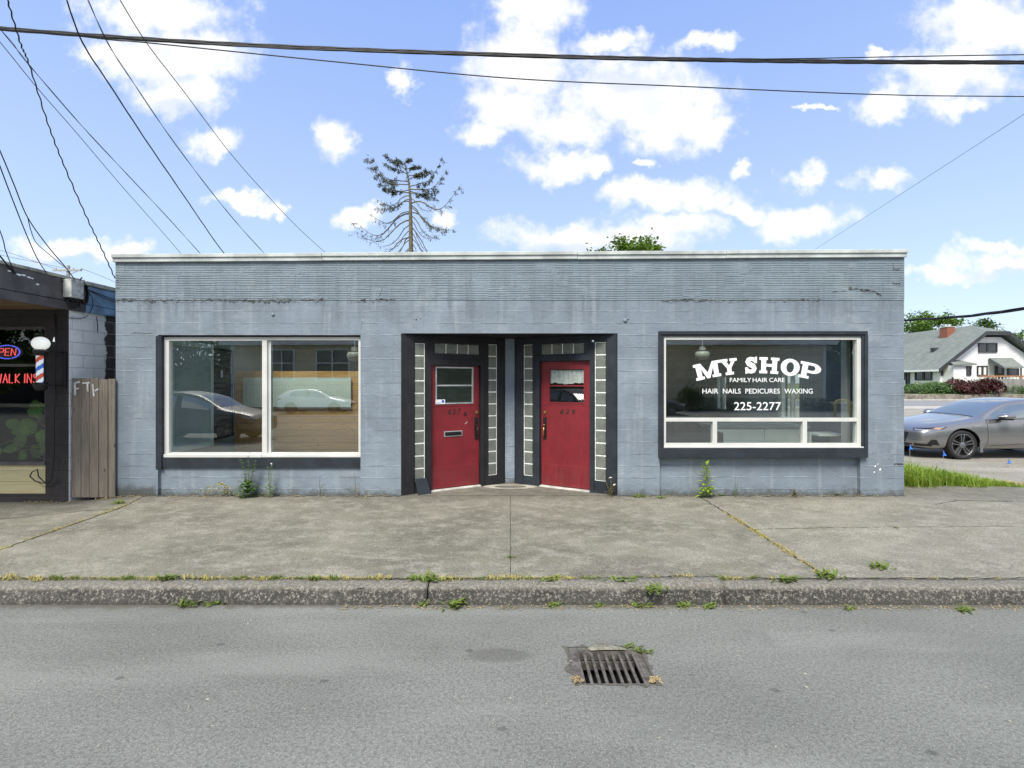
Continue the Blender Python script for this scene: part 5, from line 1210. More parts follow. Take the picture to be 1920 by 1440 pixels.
# roof: two slopes, clipped front
zr = hz(613.5)+.25; yr = HY+2.2; ov = .65; ev = zeave-.25
sl_ = (zr-zeave)/(( xl+xr)/2-xl); xm = (xl+xr)/2
def slope_pt(x, off=0.): return zeave+ (min(x, 2*xm-x)-xl)*sl_+off
clipx = (zpk-zeave)/sl_+xl
mb = MB()
def rf(pts, th=.18): mb.prism(pts, (0, 0, -th))
yf = HY-ov; yb = HY+BK+ov
xo = xl-.7
rf([(xo, yf, slope_pt(xo)+.2), (clipx, yf, slope_pt(clipx)+.2), (xm-.02, yr, zr+.2), (xm-.02, yb-2.8, zr+.2), (clipx, yb, slope_pt(clipx)+.2), (xo, yb, slope_pt(xo)+.2)])
xo2 = 2*xm-xo; c2_ = 2*xm-clipx
rf([(xm+.02, yr, zr+.2), (c2_, yf, slope_pt(clipx)+.2), (xo2, yf, slope_pt(xo)+.2), (xo2, yb, slope_pt(xo)+.2), (c2_, yb, slope_pt(clipx)+.2), (xm+.02, yb-2.8, zr+.2)])
rf([(clipx+.02, yf, slope_pt(clipx)+.19), (c2_-.02, yf, slope_pt(clipx)+.19), (xm, yr-.03, zr+.19)])
rfo = mb.build('roof', M['shingle'], ho)
mb = MB(); h_ = .42
for (a, b) in (((xo, slope_pt(xo)+.22), (clipx, slope_pt(clipx)+.22)), ((c2_, slope_pt(clipx)+.22), (xo2, slope_pt(xo)+.22)), ((clipx+.01, slope_pt(clipx)+.22), (c2_-.01, slope_pt(clipx)+.22))):
    mb.prism([(a[0], yf-.012, a[1]-h_), (b[0], yf-.012, b[1]-h_), (b[0], yf-.012, b[1]), (a[0], yf-.012, a[1])], (0, -.08, 0))
mb.build('bargeboard', M['barge'], ho)
mb = MB(); mb.box(xo-.06, xo+.06, yf, yb, slope_pt(xo)-.05, slope_pt(xo)+.17); mb.build('gutter', M['housew'], ho)
dch = 56.; cp = P(1776, 620, dch)
ch = MB(); ch.box(cp.x-.45, cp.x+.45, cp.y-.5, cp.y+.5, cp.z-2.2, P(0, 614, dch).z); cho = ch.build('chimney', M['brick'], rfo)
ch = MB(); ch.box(cp.x-.5, cp.x+.5, cp.y-.55, cp.y+.55, P(0, 614, dch).z+.002, P(0, 614, dch).z+.08); ch.lathe([(.14, .08), (.14, .35)], (cp.x-.2, cp.y, P(0, 614, dch).z), 10); ch.lathe([(.14, .08), (.14, .35)], (cp.x+.22, cp.y, P(0, 614, dch).z), 10); ch.build('chimney_pot', M['cap'], cho)
mb = MB(); vp = P(1752, 657, 55); mb.box(vp.x-.3, vp.x+.3, vp.y-.2, vp.y+.2, vp.z-.05, vp.z+.3); mb.build('roof_vent', M['barge'], rfo)
Z6 = lambda zx_, zy_: (1680+zx_/7.2, 560+zy_/7.2)
def hwin(x0, y0, x1, y1, name='window', y=HY, lights=2, mat='barge', th=.12, cur=False):
    a, b = Z6(x0, y1), Z6(x1, y0); s = (y+CAMD)/900
    X0, X1, Za, Zb = (a[0]-957)*s, (b[0]-957)*s, CAMH+(716-a[1])*s, CAMH+(716-b[1])*s
    f = MB(); w_ = (X1-X0)/lights; grid_wall(f, (X0, X1, Za, Zb), [(X0+i*w_+.1, X0+(i+1)*w_-.1, Za+.1, Zb-.1) for i in range(lights)], y-th, y-.01, ID)
    fo = f.build(name, M[mat], ho); g = MB(); g.box(X0+.05, X1-.05, y-.05, y-.02, Za+.05, Zb-.05); g.build('pane', M['housewin'] if not cur else M['curtain'], fo)
hwin(1105, 597, 1358, 728); hwin(1088, 905, 1225, 1040, cur=True); hwin(1500, 940, 1650, 1040, lights=1)
mb = MB(); a = Z6(1330, 1075); b = Z6(1452, 905); mb.box(hx(a[0]), hx(b[0]), HY-.1, HY-.01, hz(a[1])-.9, hz(b[1])); do_ = mb.build('door', M['barge'], ho)
mb = MB(); a = Z6(1360, 1010); b = Z6(1410, 930); mb.box(hx(a[0]), hx(b[0]), HY-.13, HY-.101, hz(a[1]), hz(b[1])); mb.build('pane', M['housewin'], do_)
# side wall: windows and door face the side, seen obliquely
def swin(px0, py0, px1, py1, name='window', lights=2):
    d0, d1 = xl*900/(px1-957), xl*900/(px0-957); y0_, y1_ = d0-CAMD, d1-CAMD; zt_ = CAMH+(716-py0)*d0/900; zb_ = CAMH+(716-py1)*d0/900
    f = MB(); w_ = (y1_-y0_)/lights; grid_wall(f, (y0_, y1_, zb_, zt_), [(y0_+i*w_+.12, y0_+(i+1)*w_-.12, zb_+.12, zt_-.12) for i in range(lights)], xl-.14, xl-.01, lambda a, d_, b: Vector((d_, a, b)))
    fo = f.build(name, M['barge'], ho); g = MB(); g.box(xl-.06, xl-.02, y0_+.05, y1_-.05, zb_+.05, zt_-.05); g.build('pane', M['housewin'], fo)
swin(1717, 687, 1748.5, 713); swin(1699.5, 690.5, 1706.5, 721, 'door', 1); swin(1693, 691, 1697, 712, 'window', 1)
# bay with its own little roof
bx0, bx1, by_ = hx(1770), hx(1822), HY-1.3; s2 = (by_+CAMD)/900
def bZ(py): return CAMH+(716-py)*s2
bx0, bx1 = (1788-957)*s2, (1823-957)*s2
mb = MB(); mb.box(bx0, bx1, by_, HY-.012, base, bZ(685)); bo = mb.build('bay', M['housew'], ho)
mb = MB(); mb.prism([(bx0-.35, by_-.3, bZ(685.5)), (bx1+.2, by_-.3, bZ(684.5)), (bx1-.1, HY-.02, bZ(677)), (hx(1779), HY-.02, bZ(677))], (0, 0, .14)); mb.build('bay_roof', M['shingle'], bo)
hwin(602, 912, 695, 1038, lights=1)
for (x0, x1) in ((946, 1008),):
    a, b = Z6(x0, 1038), Z6(x1, 912); mb = MB(); X0, X1 = (a[0]-957)*s2, (b[0]-957)*s2; grid_wall(mb, (X0, X1, bZ(a[1]), bZ(b[1])), [(X0+.1, X1-.1, bZ(a[1])+.1, bZ(b[1])-.1)], by_-.1, by_-.005, ID); f = mb.build('window', M['barge'], bo)
    mb = MB(); mb.box(X0+.08, X1-.08, by_-.05, by_-.02, bZ(a[1])+.08, bZ(b[1])-.08); mb.build('pane', M['housewin'], f)
# door awning
ay = HY-2.2; s3 = (ay+CAMD)/900
def aX(px): return (px-957)*s3
def aZ(py): return CAMH+(716-py)*s3
a1, a2, a3, a4 = Z6(1255, 815), Z6(1565, 815), Z6(1728, 938), Z6(1450, 938)
mb = MB(); mb.prism([(aX(a4[0]), ay, aZ(a4[1])), (aX(a3[0]), ay, aZ(a3[1])), (hx(a2[0]), HY-.02, hz(a2[1])), (hx(a1[0]), HY-.02, hz(a1[1]))], (0, 0, .14)); aw = mb.build('awning', M['shingle'], ho)
mb = MB(); mb.tube([(aX(a4[0]), ay+.05, aZ(a4[1])-.02), (hx(a1[0]), HY-.06, hz(a1[1])-.04)], .14, 4); mb.tube([(aX(a3[0])-.2, ay+.1, aZ(a3[1])), (aX(a3[0])-.2, ay+.1, .9)], .07, 6); mb.build('awning_brace', M['barge'], aw)
# deck rail, grey board fence
t = empty('deck_railing', (hx(1880), HY-3.2, 1.0), 'orange-brown wooden deck rail in front of the white house', 'railing')
ry_ = HY-3.0; s4 = (ry_+CAMD)/900
mb = MB(); mb.box((1838-957)*s4, (2000-957)*s4, ry_-.07, ry_+.07, CAMH+(716-706.5)*s4, CAMH+(716-704)*s4); mb.build('handrail', M['deckwood'], t)
mb = MB()
for px in range(1840, 2000, 6): mb.box((px-957)*s4-.03, (px-957)*s4+.03, ry_-.03, ry_+.03, .9, CAMH+(716-706.6)*s4)
mb.build('balusters', M['housew'], t)
mb = MB()
for px in (1866, 1913, 1960): mb.box((px-957)*s4-.07, (px-957)*s4+.07, ry_-.06, ry_+.06, .9, CAMH+(716-705.1)*s4)
mb.build('post', M['deckwood'], t)
t = empty('board_fence', P(1890, 720, 48), 'weathered grey board fence below the deck rail', 'fence')
s5 = 47.5/900; mb = MB(); rnd = random.Random(2)
for i in range(44):
    px = 1864+i*4.0; mb.box((px-957)*s5, (px+3.8-957)*s5, 40-.02, 40+.02, .5, CAMH+(716-710.5+rnd.uniform(-.5, .5))*s5)
mb.build('boards', M['greyfence'], t); mb = MB(); mb.box((1864-957)*s5, (2040-957)*s5, 40.025, 40.1, 1.7, 1.8); mb.build('rail', M['greyfence'], t)
# retaining wall
mb = MB()
rnd = random.Random(6); x = 10.
while x < 110:
    w_ = rnd.uniform(.7, 1.4); mb.box(x+.01, x+w_-.01, 38.92+rnd.uniform(0, .05), 39.2, .0, .56+rnd.uniform(-.04, .04)); x += w_
t = mb.build('retaining_wall', M['retain'], bevel=.03); tag(t, 'low stone retaining wall along the far side of the side street', 'wall')
def bush(c, r, label, mat, seed, n=1500, sz=.2, name='shrub', spiky=.0, group=None, cat='shrub'):
    rnd = random.Random(seed); c = Vector(c); t = empty(name, (c.x, c.y, c.z-r[2]*.6), label, cat, group); fo = MB(); tk = MB()
    for k in range(9):
        a = rnd.uniform(0, 6.28); q_ = c+Vector((math.cos(a)*r[0]*.6, math.sin(a)*r[1]*.6, rnd.uniform(0, .5)*r[2])); b0 = c-Vector((0, 0, r[2]*.95)); tk.tube([b0, (b0+q_)/2, q_], [.05, .03, .01], 5)
    lobes = [Vector((rnd.uniform(-.75, .75), rnd.uniform(-.75, .75), rnd.uniform(-.3, .65))) for _ in range(16)]
    for i in range(n):
        l = rnd.choice(lobes); v = Vector((rnd.gauss(0, 1), rnd.gauss(0, 1), rnd.gauss(.25, .8))).normalized()*rnd.uniform(.75, 1.05)*.42
        q_ = l*.72+v
        if q_.length > 1.05: q_ *= 1.0/q_.length
        p = c+Vector((q_.x*r[0], q_.y*r[1], q_.z*r[2])); dd = Vector((v.x, v.y, v.z-spiky))+Vector((rnd.gauss(0, .4), rnd.gauss(0, .4), rnd.gauss(0, .4)))
        fo.leaf(p, dd, sz*rnd.uniform(.7, 1.5), sz*rnd.uniform(.3, .6))
    tk.build('stems', M['bark'], t); fo.build('foliage', M[mat], t); return t
bush(P(1826, 727, 47.5), (2.55, 1.7, 1.15), 'wide purple maple bush in front of the white house', 'maple', 41, 5200, .26, 'maple_bush', .5)
for i, (px, py, rx, rz_, mt, sd) in enumerate(((1703, 729, 1.6, .42, 'shrub', 1), (1728, 731, 1.7, .5, 'shrub', 2), (1752, 726, 1.6, .6, 'shrub', 3), (1770, 733, 1.3, .45, 'shrub', 4), (1890, 731, 2.0, .45, 'shrub', 7), (1912, 735, 1.6, .4, 'shrub', 8))):
    bush(P(px, py, 48), (rx, 1.3, rz_), ['low green shrub nearest the grey building corner on the far lawn', 'low blue-green shrub, second from the grey building on the far lawn', 'taller green shrub under the big house window', 'green shrub beside the purple bush, on its left', 'green shrub right of the purple bush, under the board fence', 'green shrub at the right frame edge under the board fence'][i], mt, 50+sd, 900, .2, group='low shrubs on the far lawn')
bush(P(1745, 722, 50), (2.2, .9, .32), 'clipped yellow-green hedge top under the house window', 'shruby', 61, 800, .16, 'hedge')

# ================================================================== CARS
def interp(tab, x):
    for (a, u), (b, v) in zip(tab[:-1], tab[1:]):
        if x <= b: return u+(v-u)*max(0, (x-a))/(b-a)
    return tab[-1][1]
SEDAN = dict(L=4.72, fa=.95, ra=3.68, wr=.335,
 w=[(0, .66), (.06, .77), (.16, .84), (.35, .885), (.7, .91), (1.4, .915), (3.4, .915), (4.2, .88), (4.55, .80), (4.72, .66)],
 zb=[(0, .26), (.3, .19), (4.2, .2), (4.72, .34)], belt=[(0, .60), (.06, .66), (.2, .715), (.6, .79), (1.3, .90), (2, .935), (3.4, .985), (4.2, 1.0), (4.72, .93)],
 top=[(0, .63), (.06, .70), (.2, .765), (.6, .85), (1.25, .955), (1.42, .985), (1.75, 1.16), (2.15, 1.335), (2.45, 1.395), (2.9, 1.41), (3.3, 1.365), (3.7, 1.26), (4.2, 1.10), (4.55, 1.06), (4.72, .97)],
 wt=[(0, .45), (.2, .62), (.6, .70), (1.42, .735), (2.15, .60), (3.0, .58), (3.7, .60), (4.3, .68), (4.72, .5)], ws=(1.42, 2.3), rw=(3.35, 4.2), sg=((1.62, 2.62), (2.70, 3.62)))
HATCH = dict(L=4.5, fa=.92, ra=3.58, wr=.34, w=[(0, .60), (.06, .72), (.16, .81), (.4, .88), (1.4, .91), (3.6, .91), (4.2, .86), (4.5, .76)],
 zb=[(0, .26), (.3, .2), (4.2, .22), (4.5, .36)], belt=[(0, .62), (.2, .76), (.6, .86), (1.2, .97), (2, 1.0), (3.6, 1.08), (4.5, 1.05)],
 top=[(0, .66), (.2, .82), (.6, .93), (1.15, 1.03), (1.5, 1.23), (1.95, 1.47), (2.4, 1.55), (3.2, 1.54), (3.9, 1.46), (4.25, 1.24), (4.5, 1.08)],
 wt=[(0, .45), (.2, .62), (1.15, .74), (1.95, .62), (3.9, .58), (4.5, .62)], ws=(1.2, 2.0), rw=(3.95, 4.4), sg=((1.5, 2.55), (2.63, 3.75)))
SUV = dict(L=4.6, fa=.92, ra=3.62, wr=.36, w=[(0, .64), (.06, .76), (.16, .84), (.4, .90), (1.4, .92), (3.8, .92), (4.4, .86), (4.6, .78)],
 zb=[(0, .32), (.3, .26), (4.3, .28), (4.6, .42)], belt=[(0, .74), (.2, .88), (.6, .97), (1.2, 1.06), (2, 1.09), (3.8, 1.14), (4.6, 1.12)],
 top=[(0, .78), (.2, .94), (.6, 1.03), (1.15, 1.12), (1.5, 1.33), (1.9, 1.57), (2.4, 1.66), (3.4, 1.66), (4.1, 1.58), (4.4, 1.34), (4.6, 1.16)],
 wt=[(0, .5), (.2, .66), (1.15, .76), (1.9, .66), (4.1, .63), (4.6, .66)], ws=(1.2, 1.95), rw=(4.1, 4.5), sg=((1.5, 2.5), (2.58, 3.9)))
def car(spec, loc, rz, label, paint, detail=False, group=None):
    sp = spec; L = sp['L']
    t = empty('parked_car', (0, 0, 0), label, 'car', group)
    xs = sorted({0, .06, .16, .35, .6, .95, 1.2, sp['ws'][0], (sp['ws'][0]+sp['sg'][0][0])/2+.02, *sp['sg'][0], *sp['sg'][1], sp['ws'][1], (sp['ws'][0]+sp['ws'][1])/2+.1, 3.0, sp['rw'][0], sp['rw'][1], L-.3, L-.12, L})
    xs = [x for i, x in enumerate(xs) if i == 0 or x-xs[i-1] > .035]
    secs = []
    for x in xs:
        w_, zb, be, tp, wt_ = (interp(sp[k], x) for k in ('w', 'zb', 'belt', 'top', 'wt'))
        sr = max(be+.012, tp-.065)
        half = [(0, zb), (.80*w_, zb), (.965*w_, zb+.09), (w_*.995, zb+(be-zb)*.42), (w_*.985, zb+(be-zb)*.70), (w_*.955, be), (wt_+.045, sr), (wt_-.01, max(sr+.01, tp-.022)), (wt_*.55, tp), (0, tp+.008)]
        secs.append([(x, -y, z) for y, z in half]+[(x, y, z) for y, z in reversed(half[1:-1])])
    n = len(secs[0]); mb = MB(); vs = [p for s_ in secs for p in s_]; fs = []; mi = []
    for i in range(len(xs)-1):
        xm_ = (xs[i]+xs[i+1])/2
        for j in range(n):
            fs.append((i*n+j, i*n+(j+1) % n, (i+1)*n+(j+1) % n, (i+1)*n+j)); k = 0
            jj = j if j < 9 else n-1-j
            if jj == 5 and any(a < xm_ < b for a, b in sp['sg']): k = 1
            elif jj in (7, 8) and sp['ws'][0] < xm_ < sp['ws'][1]: k = 2
            elif jj in (7, 8) and sp['rw'][0] < xm_ < sp['rw'][1]: k = 3
            elif jj == 5 and sp['sg'][0][1] < xm_ < sp['sg'][1][0]: k = 4
            mi.append(k)
    fs += [tuple(range(n)), tuple(reversed(range((len(xs)-1)*n, len(xs)*n)))]; mi += [0, 0]
    me = bpy.data.meshes.new('car_shell'); me.from_pydata(vs, [], fs)
    slots = [M[paint], M['carglass'], M['carglass2'], M['carglass3'], M['pillar'], M['dark']]
    for m_ in slots: me.materials.append(m_)
    me.polygons.foreach_set('material_index', mi)
    bm = bmesh.new(); bm.from_mesh(me); bmesh.ops.recalc_face_normals(bm, faces=bm.faces); bm.to_mesh(me); bm.free()
    tmp = bpy.data.objects.new('car_shell', me); COL.objects.link(tmp)
    md = tmp.modifiers.new('s', 'SUBSURF'); md.levels = md.render_levels = 2
    cuts = []
    for ax in (sp['fa'], sp['ra']):
        for sd in (-1, 1):
            c = MB(); c.lathe([(sp['wr']+.055, sd*.60), (sp['wr']+.055, sd*1.2)], (ax, 0, sp['wr']), 40, 'Y'); o = c.build('cutter', M['dark'], fixn=True); cuts.append(o)
            for q_ in list(o.data.materials): pass
            b = tmp.modifiers.new('b', 'BOOLEAN'); b.object = o; b.operation = 'DIFFERENCE'; b.solver = 'EXACT'
            try: b.material_mode = 'TRANSFER'
            except Exception: pass
    dg = bpy.context.evaluated_depsgraph_get(); dg.update(); ev_ = bpy.data.meshes.new_from_object(tmp.evaluated_get(dg))
    V = [v.co.copy() for v in ev_.vertices]; F = [(tuple(p.vertices), p.material_index) for p in ev_.polygons]; mats = [m_.name for m_ in ev_.materials]
    bpy.data.objects.remove(tmp)
    for c in cuts: bpy.data.objects.remove(c)
    ix = lambda key: [i for i, nme in enumerate(mats) if nme == M[key].name]
    print('CARMATS', mats); arch = [i for i, nme in enumerate(mats) if nme == M['dark'].name]
    def sub(name, idx, mat, smooth=True):
        mbb = MB(); used = {}
        for f, k in F:
            if k in idx:
                g = []
                for v in f:
                    if v not in used: used[v] = len(mbb.v); mbb.v.append(tuple(V[v]))
                    g.append(used[v])
                mbb.f.append(tuple(g)); mbb.m.append(0)
        if not mbb.f: return None
        par = list(range(len(mbb.v)))
        def fd(a):
            while par[a] != a: par[a] = par[par[a]]; a = par[a]
            return a
        for f in mbb.f:
            for v in f[1:]: par[fd(v)] = fd(f[0])
        isl = {}
        for f in mbb.f: isl.setdefault(fd(f[0]), []).append(f)
        out = None
        for fl in sorted(isl.values(), key=len, reverse=True):
            if len(fl) < 12 and out is not None: continue
            m2 = MB(); u2 = {}
            for f in fl:
                for v in f:
                    if v not in u2: u2[v] = len(m2.v); m2.v.append(mbb.v[v])
                m2.f.append(tuple(u2[v] for v in f)); m2.m.append(0)
            o = m2.build(name, mat, t, smooth=smooth); out = out or o
        return out
    body = sub('body', ix(paint), M[paint])
    try:
        body.data.shade_auto_smooth if False else None
    except Exception: pass
    sub('side_window', ix('carglass'), M['carglass']); sub('windscreen', ix('carglass2'), M['carglass2']); sub('rear_window', ix('carglass3'), M['carglass3']); sub('pillar', ix('pillar'), M['pillar'])
    sub('wheel_arch', [i for i in arch], M['dark'], False)
    bvh = BVHTree.FromPolygons(V, [f for f, k in F])
    def patch(name, c4, dirv, mat, off=.004, nu=10, nv=4, parent=t, both=False, smooth=True, label=None):
        """a quad of four points pushed along dirv until it lies on the body"""
        dv = Vector(dirv).normalized(); c4 = [Vector(c) for c in c4]; out = None
        for sgn in ((-1, 1) if both else (-1,)):
            mbb = MB(); ok = True; pts = []
            for j in range(nv+1):
                for i in range(nu+1):
                    u, v = i/nu, j/nv; p = (c4[0]*(1-u)+c4[1]*u)*(1-v)+(c4[3]*(1-u)+c4[2]*u)*v
                    q_ = Vector((p.x, p.y if sgn == -1 else -p.y, p.z)); dd = Vector((dv.x, dv.y if sgn == -1 else -dv.y, dv.z))
                    h = bvh.ray_cast(q_-dd*1.5, dd, 4)
                    if h[0] is None: ok = False; break
                    pts.append(h[0]-dd*off)
                if not ok: break
            if not ok: continue
            mbb.add(pts, [(j*(nu+1)+i, j*(nu+1)+i+1, (j+1)*(nu+1)+i+1, (j+1)*(nu+1)+i) for j in range(nv) for i in range(nu)])
            out = mbb.build(name, mat, parent, smooth=smooth, label=label)
        return out
    # wheels
    wl = None
    for ax in (sp['fa'], sp['ra']):
        for sd in (-1, 1):
            r = sp['wr']; yo = sd*.885; c = (ax, 0, r)
            h = MB(); h.lathe([(r*.69, sd*.70), (r*.74, sd*.70), (r*.74, sd*.80), (.001, sd*.795)], c, 30, 'Y', caps=False); wh = h.build('wheel', M['dark'], t, smooth=False)
            ty = MB(); ty.lathe([(r*.68, sd*.68), (r*.93, sd*.68), (r*.985, sd*.70), (r, sd*.73), (r, sd*.85), (r*.985, sd*.875), (r*.93, yo), (r*.83, yo+sd*.004), (r*.775, yo-sd*.006), (r*.75, yo-sd*.02)], c, 48, 'Y', caps=False); ty.build('tyre', M['tyre'], wh, smooth=True)
            ri = MB(); ri.lathe([(r*.72, sd*.80), (r*.745, yo-sd*.016), (r*.775, yo-sd*.004), (r*.735, yo-sd*.002)], c, 48, 'Y', caps=False)
            for k in range(5):
                for da in (-.13, .13):
                    a = 2*math.pi*k/5+math.pi/2+(math.pi if False else 0); u = Vector((math.cos(a+da*1.2), 0, math.sin(a+da*1.2))); vv = Vector((-math.sin(a+da), 0, math.cos(a+da)))
                    p0_ = Vector(c)+Vector((math.cos(a+da*2.6), 0, math.sin(a+da*2.6)))*r*.17+Vector((0, sd*.848, 0)); p1_ = Vector(c)+u*r*.745+Vector((0, yo-sd*.02, 0)); yv = Vector((0, sd*.022, 0))
                    w0, w1 = r*.040, r*.055
                    ri.add([p0_-vv*w0-yv, p0_+vv*w0-yv, p0_+vv*w0*.6+yv, p0_-vv*w0*.6+yv, p1_-vv*w1-yv, p1_+vv*w1-yv, p1_+vv*w1*.6+yv*.6, p1_-vv*w1*.6+yv*.6], [(0, 1, 5, 4), (1, 2, 6, 5), (2, 3, 7, 6), (3, 0, 4, 7), (0, 3, 2, 1), (4, 5, 6, 7)])
            ri.lathe([(r*.20, sd*.84), (r*.19, sd*.872), (r*.10, sd*.880), (.001, sd*.880)], c, 20, 'Y', caps=False); ri.build('rim', M['rimm'], wh, smooth=False)
    bl = interp(sp['belt'], .3)
    if detail:
        S_ = (1, 1.15, 0)
        # slanted headlamp running back from the grille, dark surround with a bright blade and amber corner
        hl = patch('headlight', [(.03, -.60, .655), (.50, -.88, .700), (.60, -.88, .755), (.05, -.60, .705)], (.62, .78, 0), M['dark'], .005, 14, 4)
        patch('lamp_blade', [(.05, -.62, .668), (.26, -.80, .668), (.33, -.84, .690), (.05, -.62, .690)], (.62, .78, 0), M['chrome'], .010, 10, 2, hl)
        patch('lamp_lens', [(.30, -.82, .700), (.42, -.855, .685), (.55, -.88, .745), (.36, -.84, .735)], (.62, .78, 0), M['chrome'], .010, 8, 3, hl)
        patch('turn_signal', [(.34, -.83, .705), (.42, -.855, .700), (.46, -.87, .725), (.36, -.83, .725)], (.62, .78, 0), M['amber'], .014, 4, 2, hl)
        patch('grille', [(-.02, -.40, .36), (-.02, .40, .36), (-.02, .50, .60), (-.02, -.50, .60)], (1, 0, 0), M['dark'], .005, 10, 5)
        patch('intake', [(.02, -.52, .27), (.02, .52, .27), (.02, .60, .345), (.02, -.60, .345)], (1, 0, 0), M['dark'], .006, 10, 3)
        patch('fog_vent', [(.18, -.80, .345), (.42, -.88, .325), (.36, -.86, .46), (.26, -.83, .46)], (.6, .8, 0), M['dark'], .006, 6, 4)
        patch('front_lip', [(.05, -.60, .20), (.50, -.88, .205), (.52, -.88, .235), (.05, -.60, .24)], (.6, .8, .0), M['chrome'], .008, 10, 2)
        patch('lower_scoop', [(.05, -.60, .30), (.30, -.82, .30), (.28, -.82, .345), (.05, -.60, .36)], (.6, .8, 0), M['dark'], .006, 8, 2)
        # shut lines
        for (pts, nm) in (([(1.50, -.95, .28), (1.508, -.95, .28), (1.508, -.95, .895), (1.50, -.95, .895)], 'door_gap'), ([(2.60, -.95, .28), (2.608, -.95, .28), (2.648, -.95, .95), (2.64, -.95, .95)], 'door_gap')):
            patch(nm, pts, (0, 1, 0), M['dark'], .0025, 1, 16)
        patch('sill', [(1.36, -.95, .205), (3.25, -.95, .205), (3.25, -.95, .235), (1.36, -.95, .235)], (0, 1, 0), M['dark'], .006, 16, 1)
        patch('sill_strip', [(1.55, -.95, .30), (3.1, -.95, .36), (3.1, -.95, .40), (1.6, -.95, .318)], (0, 1, 0), M['carpaint'], .016, 14, 2)
        patch('window_surround', [(1.50, -.95, .905), (3.7, -.95, .985), (3.7, -.95, .998), (1.50, -.95, .918)], (0, 1, 0), M['dark'], .006, 24, 1)
        patch('fender_badge', [(1.22, -.95, .775), (1.36, -.95, .775), (1.36, -.95, .79), (1.22, -.95, .79)], (0, 1, 0), M['chrome'], .006, 4, 1)
        patch('door_handle', [(2.36, -.95, .80), (2.54, -.95, .805), (2.54, -.95, .83), (2.36, -.95, .825)], (0, 1, 0), M['carpaint'], .03, 4, 2)
        patch('windscreen_shade', [(1.40, -.62, 1.5), (1.44, .62, 1.5), (1.47, .62, 1.5), (1.43, -.62, 1.5)], (0, 0, -1), M['dark'], .005, 10, 1)
        for sd in (-1, 1):
            m_ = MB(); cm = Vector((1.78, sd*1.0, 1.00)); rows = []
            prof = [(0, .02), (.04, .075), (.10, .10), (.20, .105), (.25, .085), (.275, .03)]
            vs_ = []; nn = 12
            for (xx, rr) in prof:
                for k in range(nn):
                    a = 2*math.pi*k/nn; vs_.append(cm+Vector((xx-.10, sd*(.115*math.cos(a)*min(1, rr/.07)), rr*.72*math.sin(a)+.02*xx)))
            m_.add(vs_, [(i*nn+k, i*nn+(k+1) % nn, (i+1)*nn+(k+1) % nn, (i+1)*nn+k) for i in range(len(prof)-1) for k in range(nn)]+[tuple(range(nn)), tuple(range((len(prof)-1)*nn, len(prof)*nn))])
            mo_ = m_.build('wing_mirror', M[paint], t, smooth=True); m_ = MB(); m_.tube([cm+Vector((.02, -sd*.02, -.05)), cm+Vector((.02, -sd*.16, -.075))], .022, 8); m_.box(cm.x-.06, cm.x+.14, cm.y-.08, cm.y+.08, cm.z-.078, cm.z-.055); m_.build('mirror_foot', M['dark'], mo_)
        m_ = MB(); m_.box(1.33, 1.40, -.90, -.86, .17, .40); m_.build('mud_flap', M[paint], t, bevel=.01)
        patch('wiper', [(1.36, -.5, 1.5), (1.40, .35, 1.5), (1.42, .35, 1.5), (1.38, -.5, 1.5)], (0, 0, -1), M['dark'], .012, 12, 1)
    else:
        bz_ = interp(sp['belt'], .2)
        patch('headlight', [(.08, -.55, bz_-.13), (.45, -.85, bz_-.09), (.5, -.86, bz_-.01), (.08, -.55, bz_-.05)], (.6, .8, 0), M['chrome'], .006, 8, 3, both=True)
        patch('grille', [(-.02, -.5, bz_-.3), (-.02, .5, bz_-.3), (-.02, .5, bz_-.12), (-.02, -.5, bz_-.12)], (1, 0, 0), M['dark'], .006, 8, 3)
        bt = interp(sp['belt'], L-.1)
        patch('tail_light', [(L-.02, -.80, bt-.22), (L-.30, -.86, bt-.18), (L-.30, -.86, bt-.06), (L-.02, -.80, bt-.05)], (-.6, .8, 0), M['tail'], .006, 6, 3, both=True)
        patch('sill', [(1.35, -.95, .27), (3.2, -.95, .27), (3.2, -.95, .33), (1.35, -.95, .33)], (0, 1, 0), M['dark'], .006, 10, 1, both=True)
    t.location = loc; t.rotation_euler.z = rz
    return t
car(SEDAN, (9.46, 4.42, -.012), 0, 'grey metallic sedan parked on the gravel lot beside the grey building', 'carpaint', True)
# cars on the other side of the street, seen mirrored in the shop windows
car(HATCH, (-9.9, -22.6, -.2), math.pi, 'white hatchback parked across the street, mirrored in the left window', 'carwhite')
car(SUV, (-8.25, -8.7, -.2), math.pi, 'dark silver car at the near side across the street, mirrored in the left window', 'carsuv')
car(SEDAN, (10.4, -21.5, -.2), math.pi, 'black sedan across the street, mirrored at the left edge of the lettered window', 'cardark')

# ================================================================== DRAIN
t = empty('storm_drain', ((DRX0+DRX1)/2, (DRY0+DRY1)/2, -.2), 'rusty iron storm drain grate set in the road', 'drain')
mb = MB(); n_ = lambda a, d_, b: Vector((a, b, d_))
grid_wall(mb, (DRX0+.002, DRX1-.002, DRY0+.002, DRY1-.002), [(DRX0+.055, DRX1-.045, DRY0+.03, DRY1-.035)], -.212, -.27, n_)
mb.build('frame', M['castiron'], t, bevel=.006)
x0, x1 = DRX0+.055, DRX1-.045
for i in range(9):
    u = (i+.2)/8.4; xc = x0+(x1-x0)*u; mb = MB()
    mb.prism([(xc-.0115, DRY1-.036, -.214), (xc+.0115, DRY1-.036, -.214), (xc+.006, DRY1-.036, -.250), (xc-.006, DRY1-.036, -.250)], (0, DRY0+.031-(DRY1-.036), 0)); mb.build('bar', M['castiron'], t, bevel=.005)
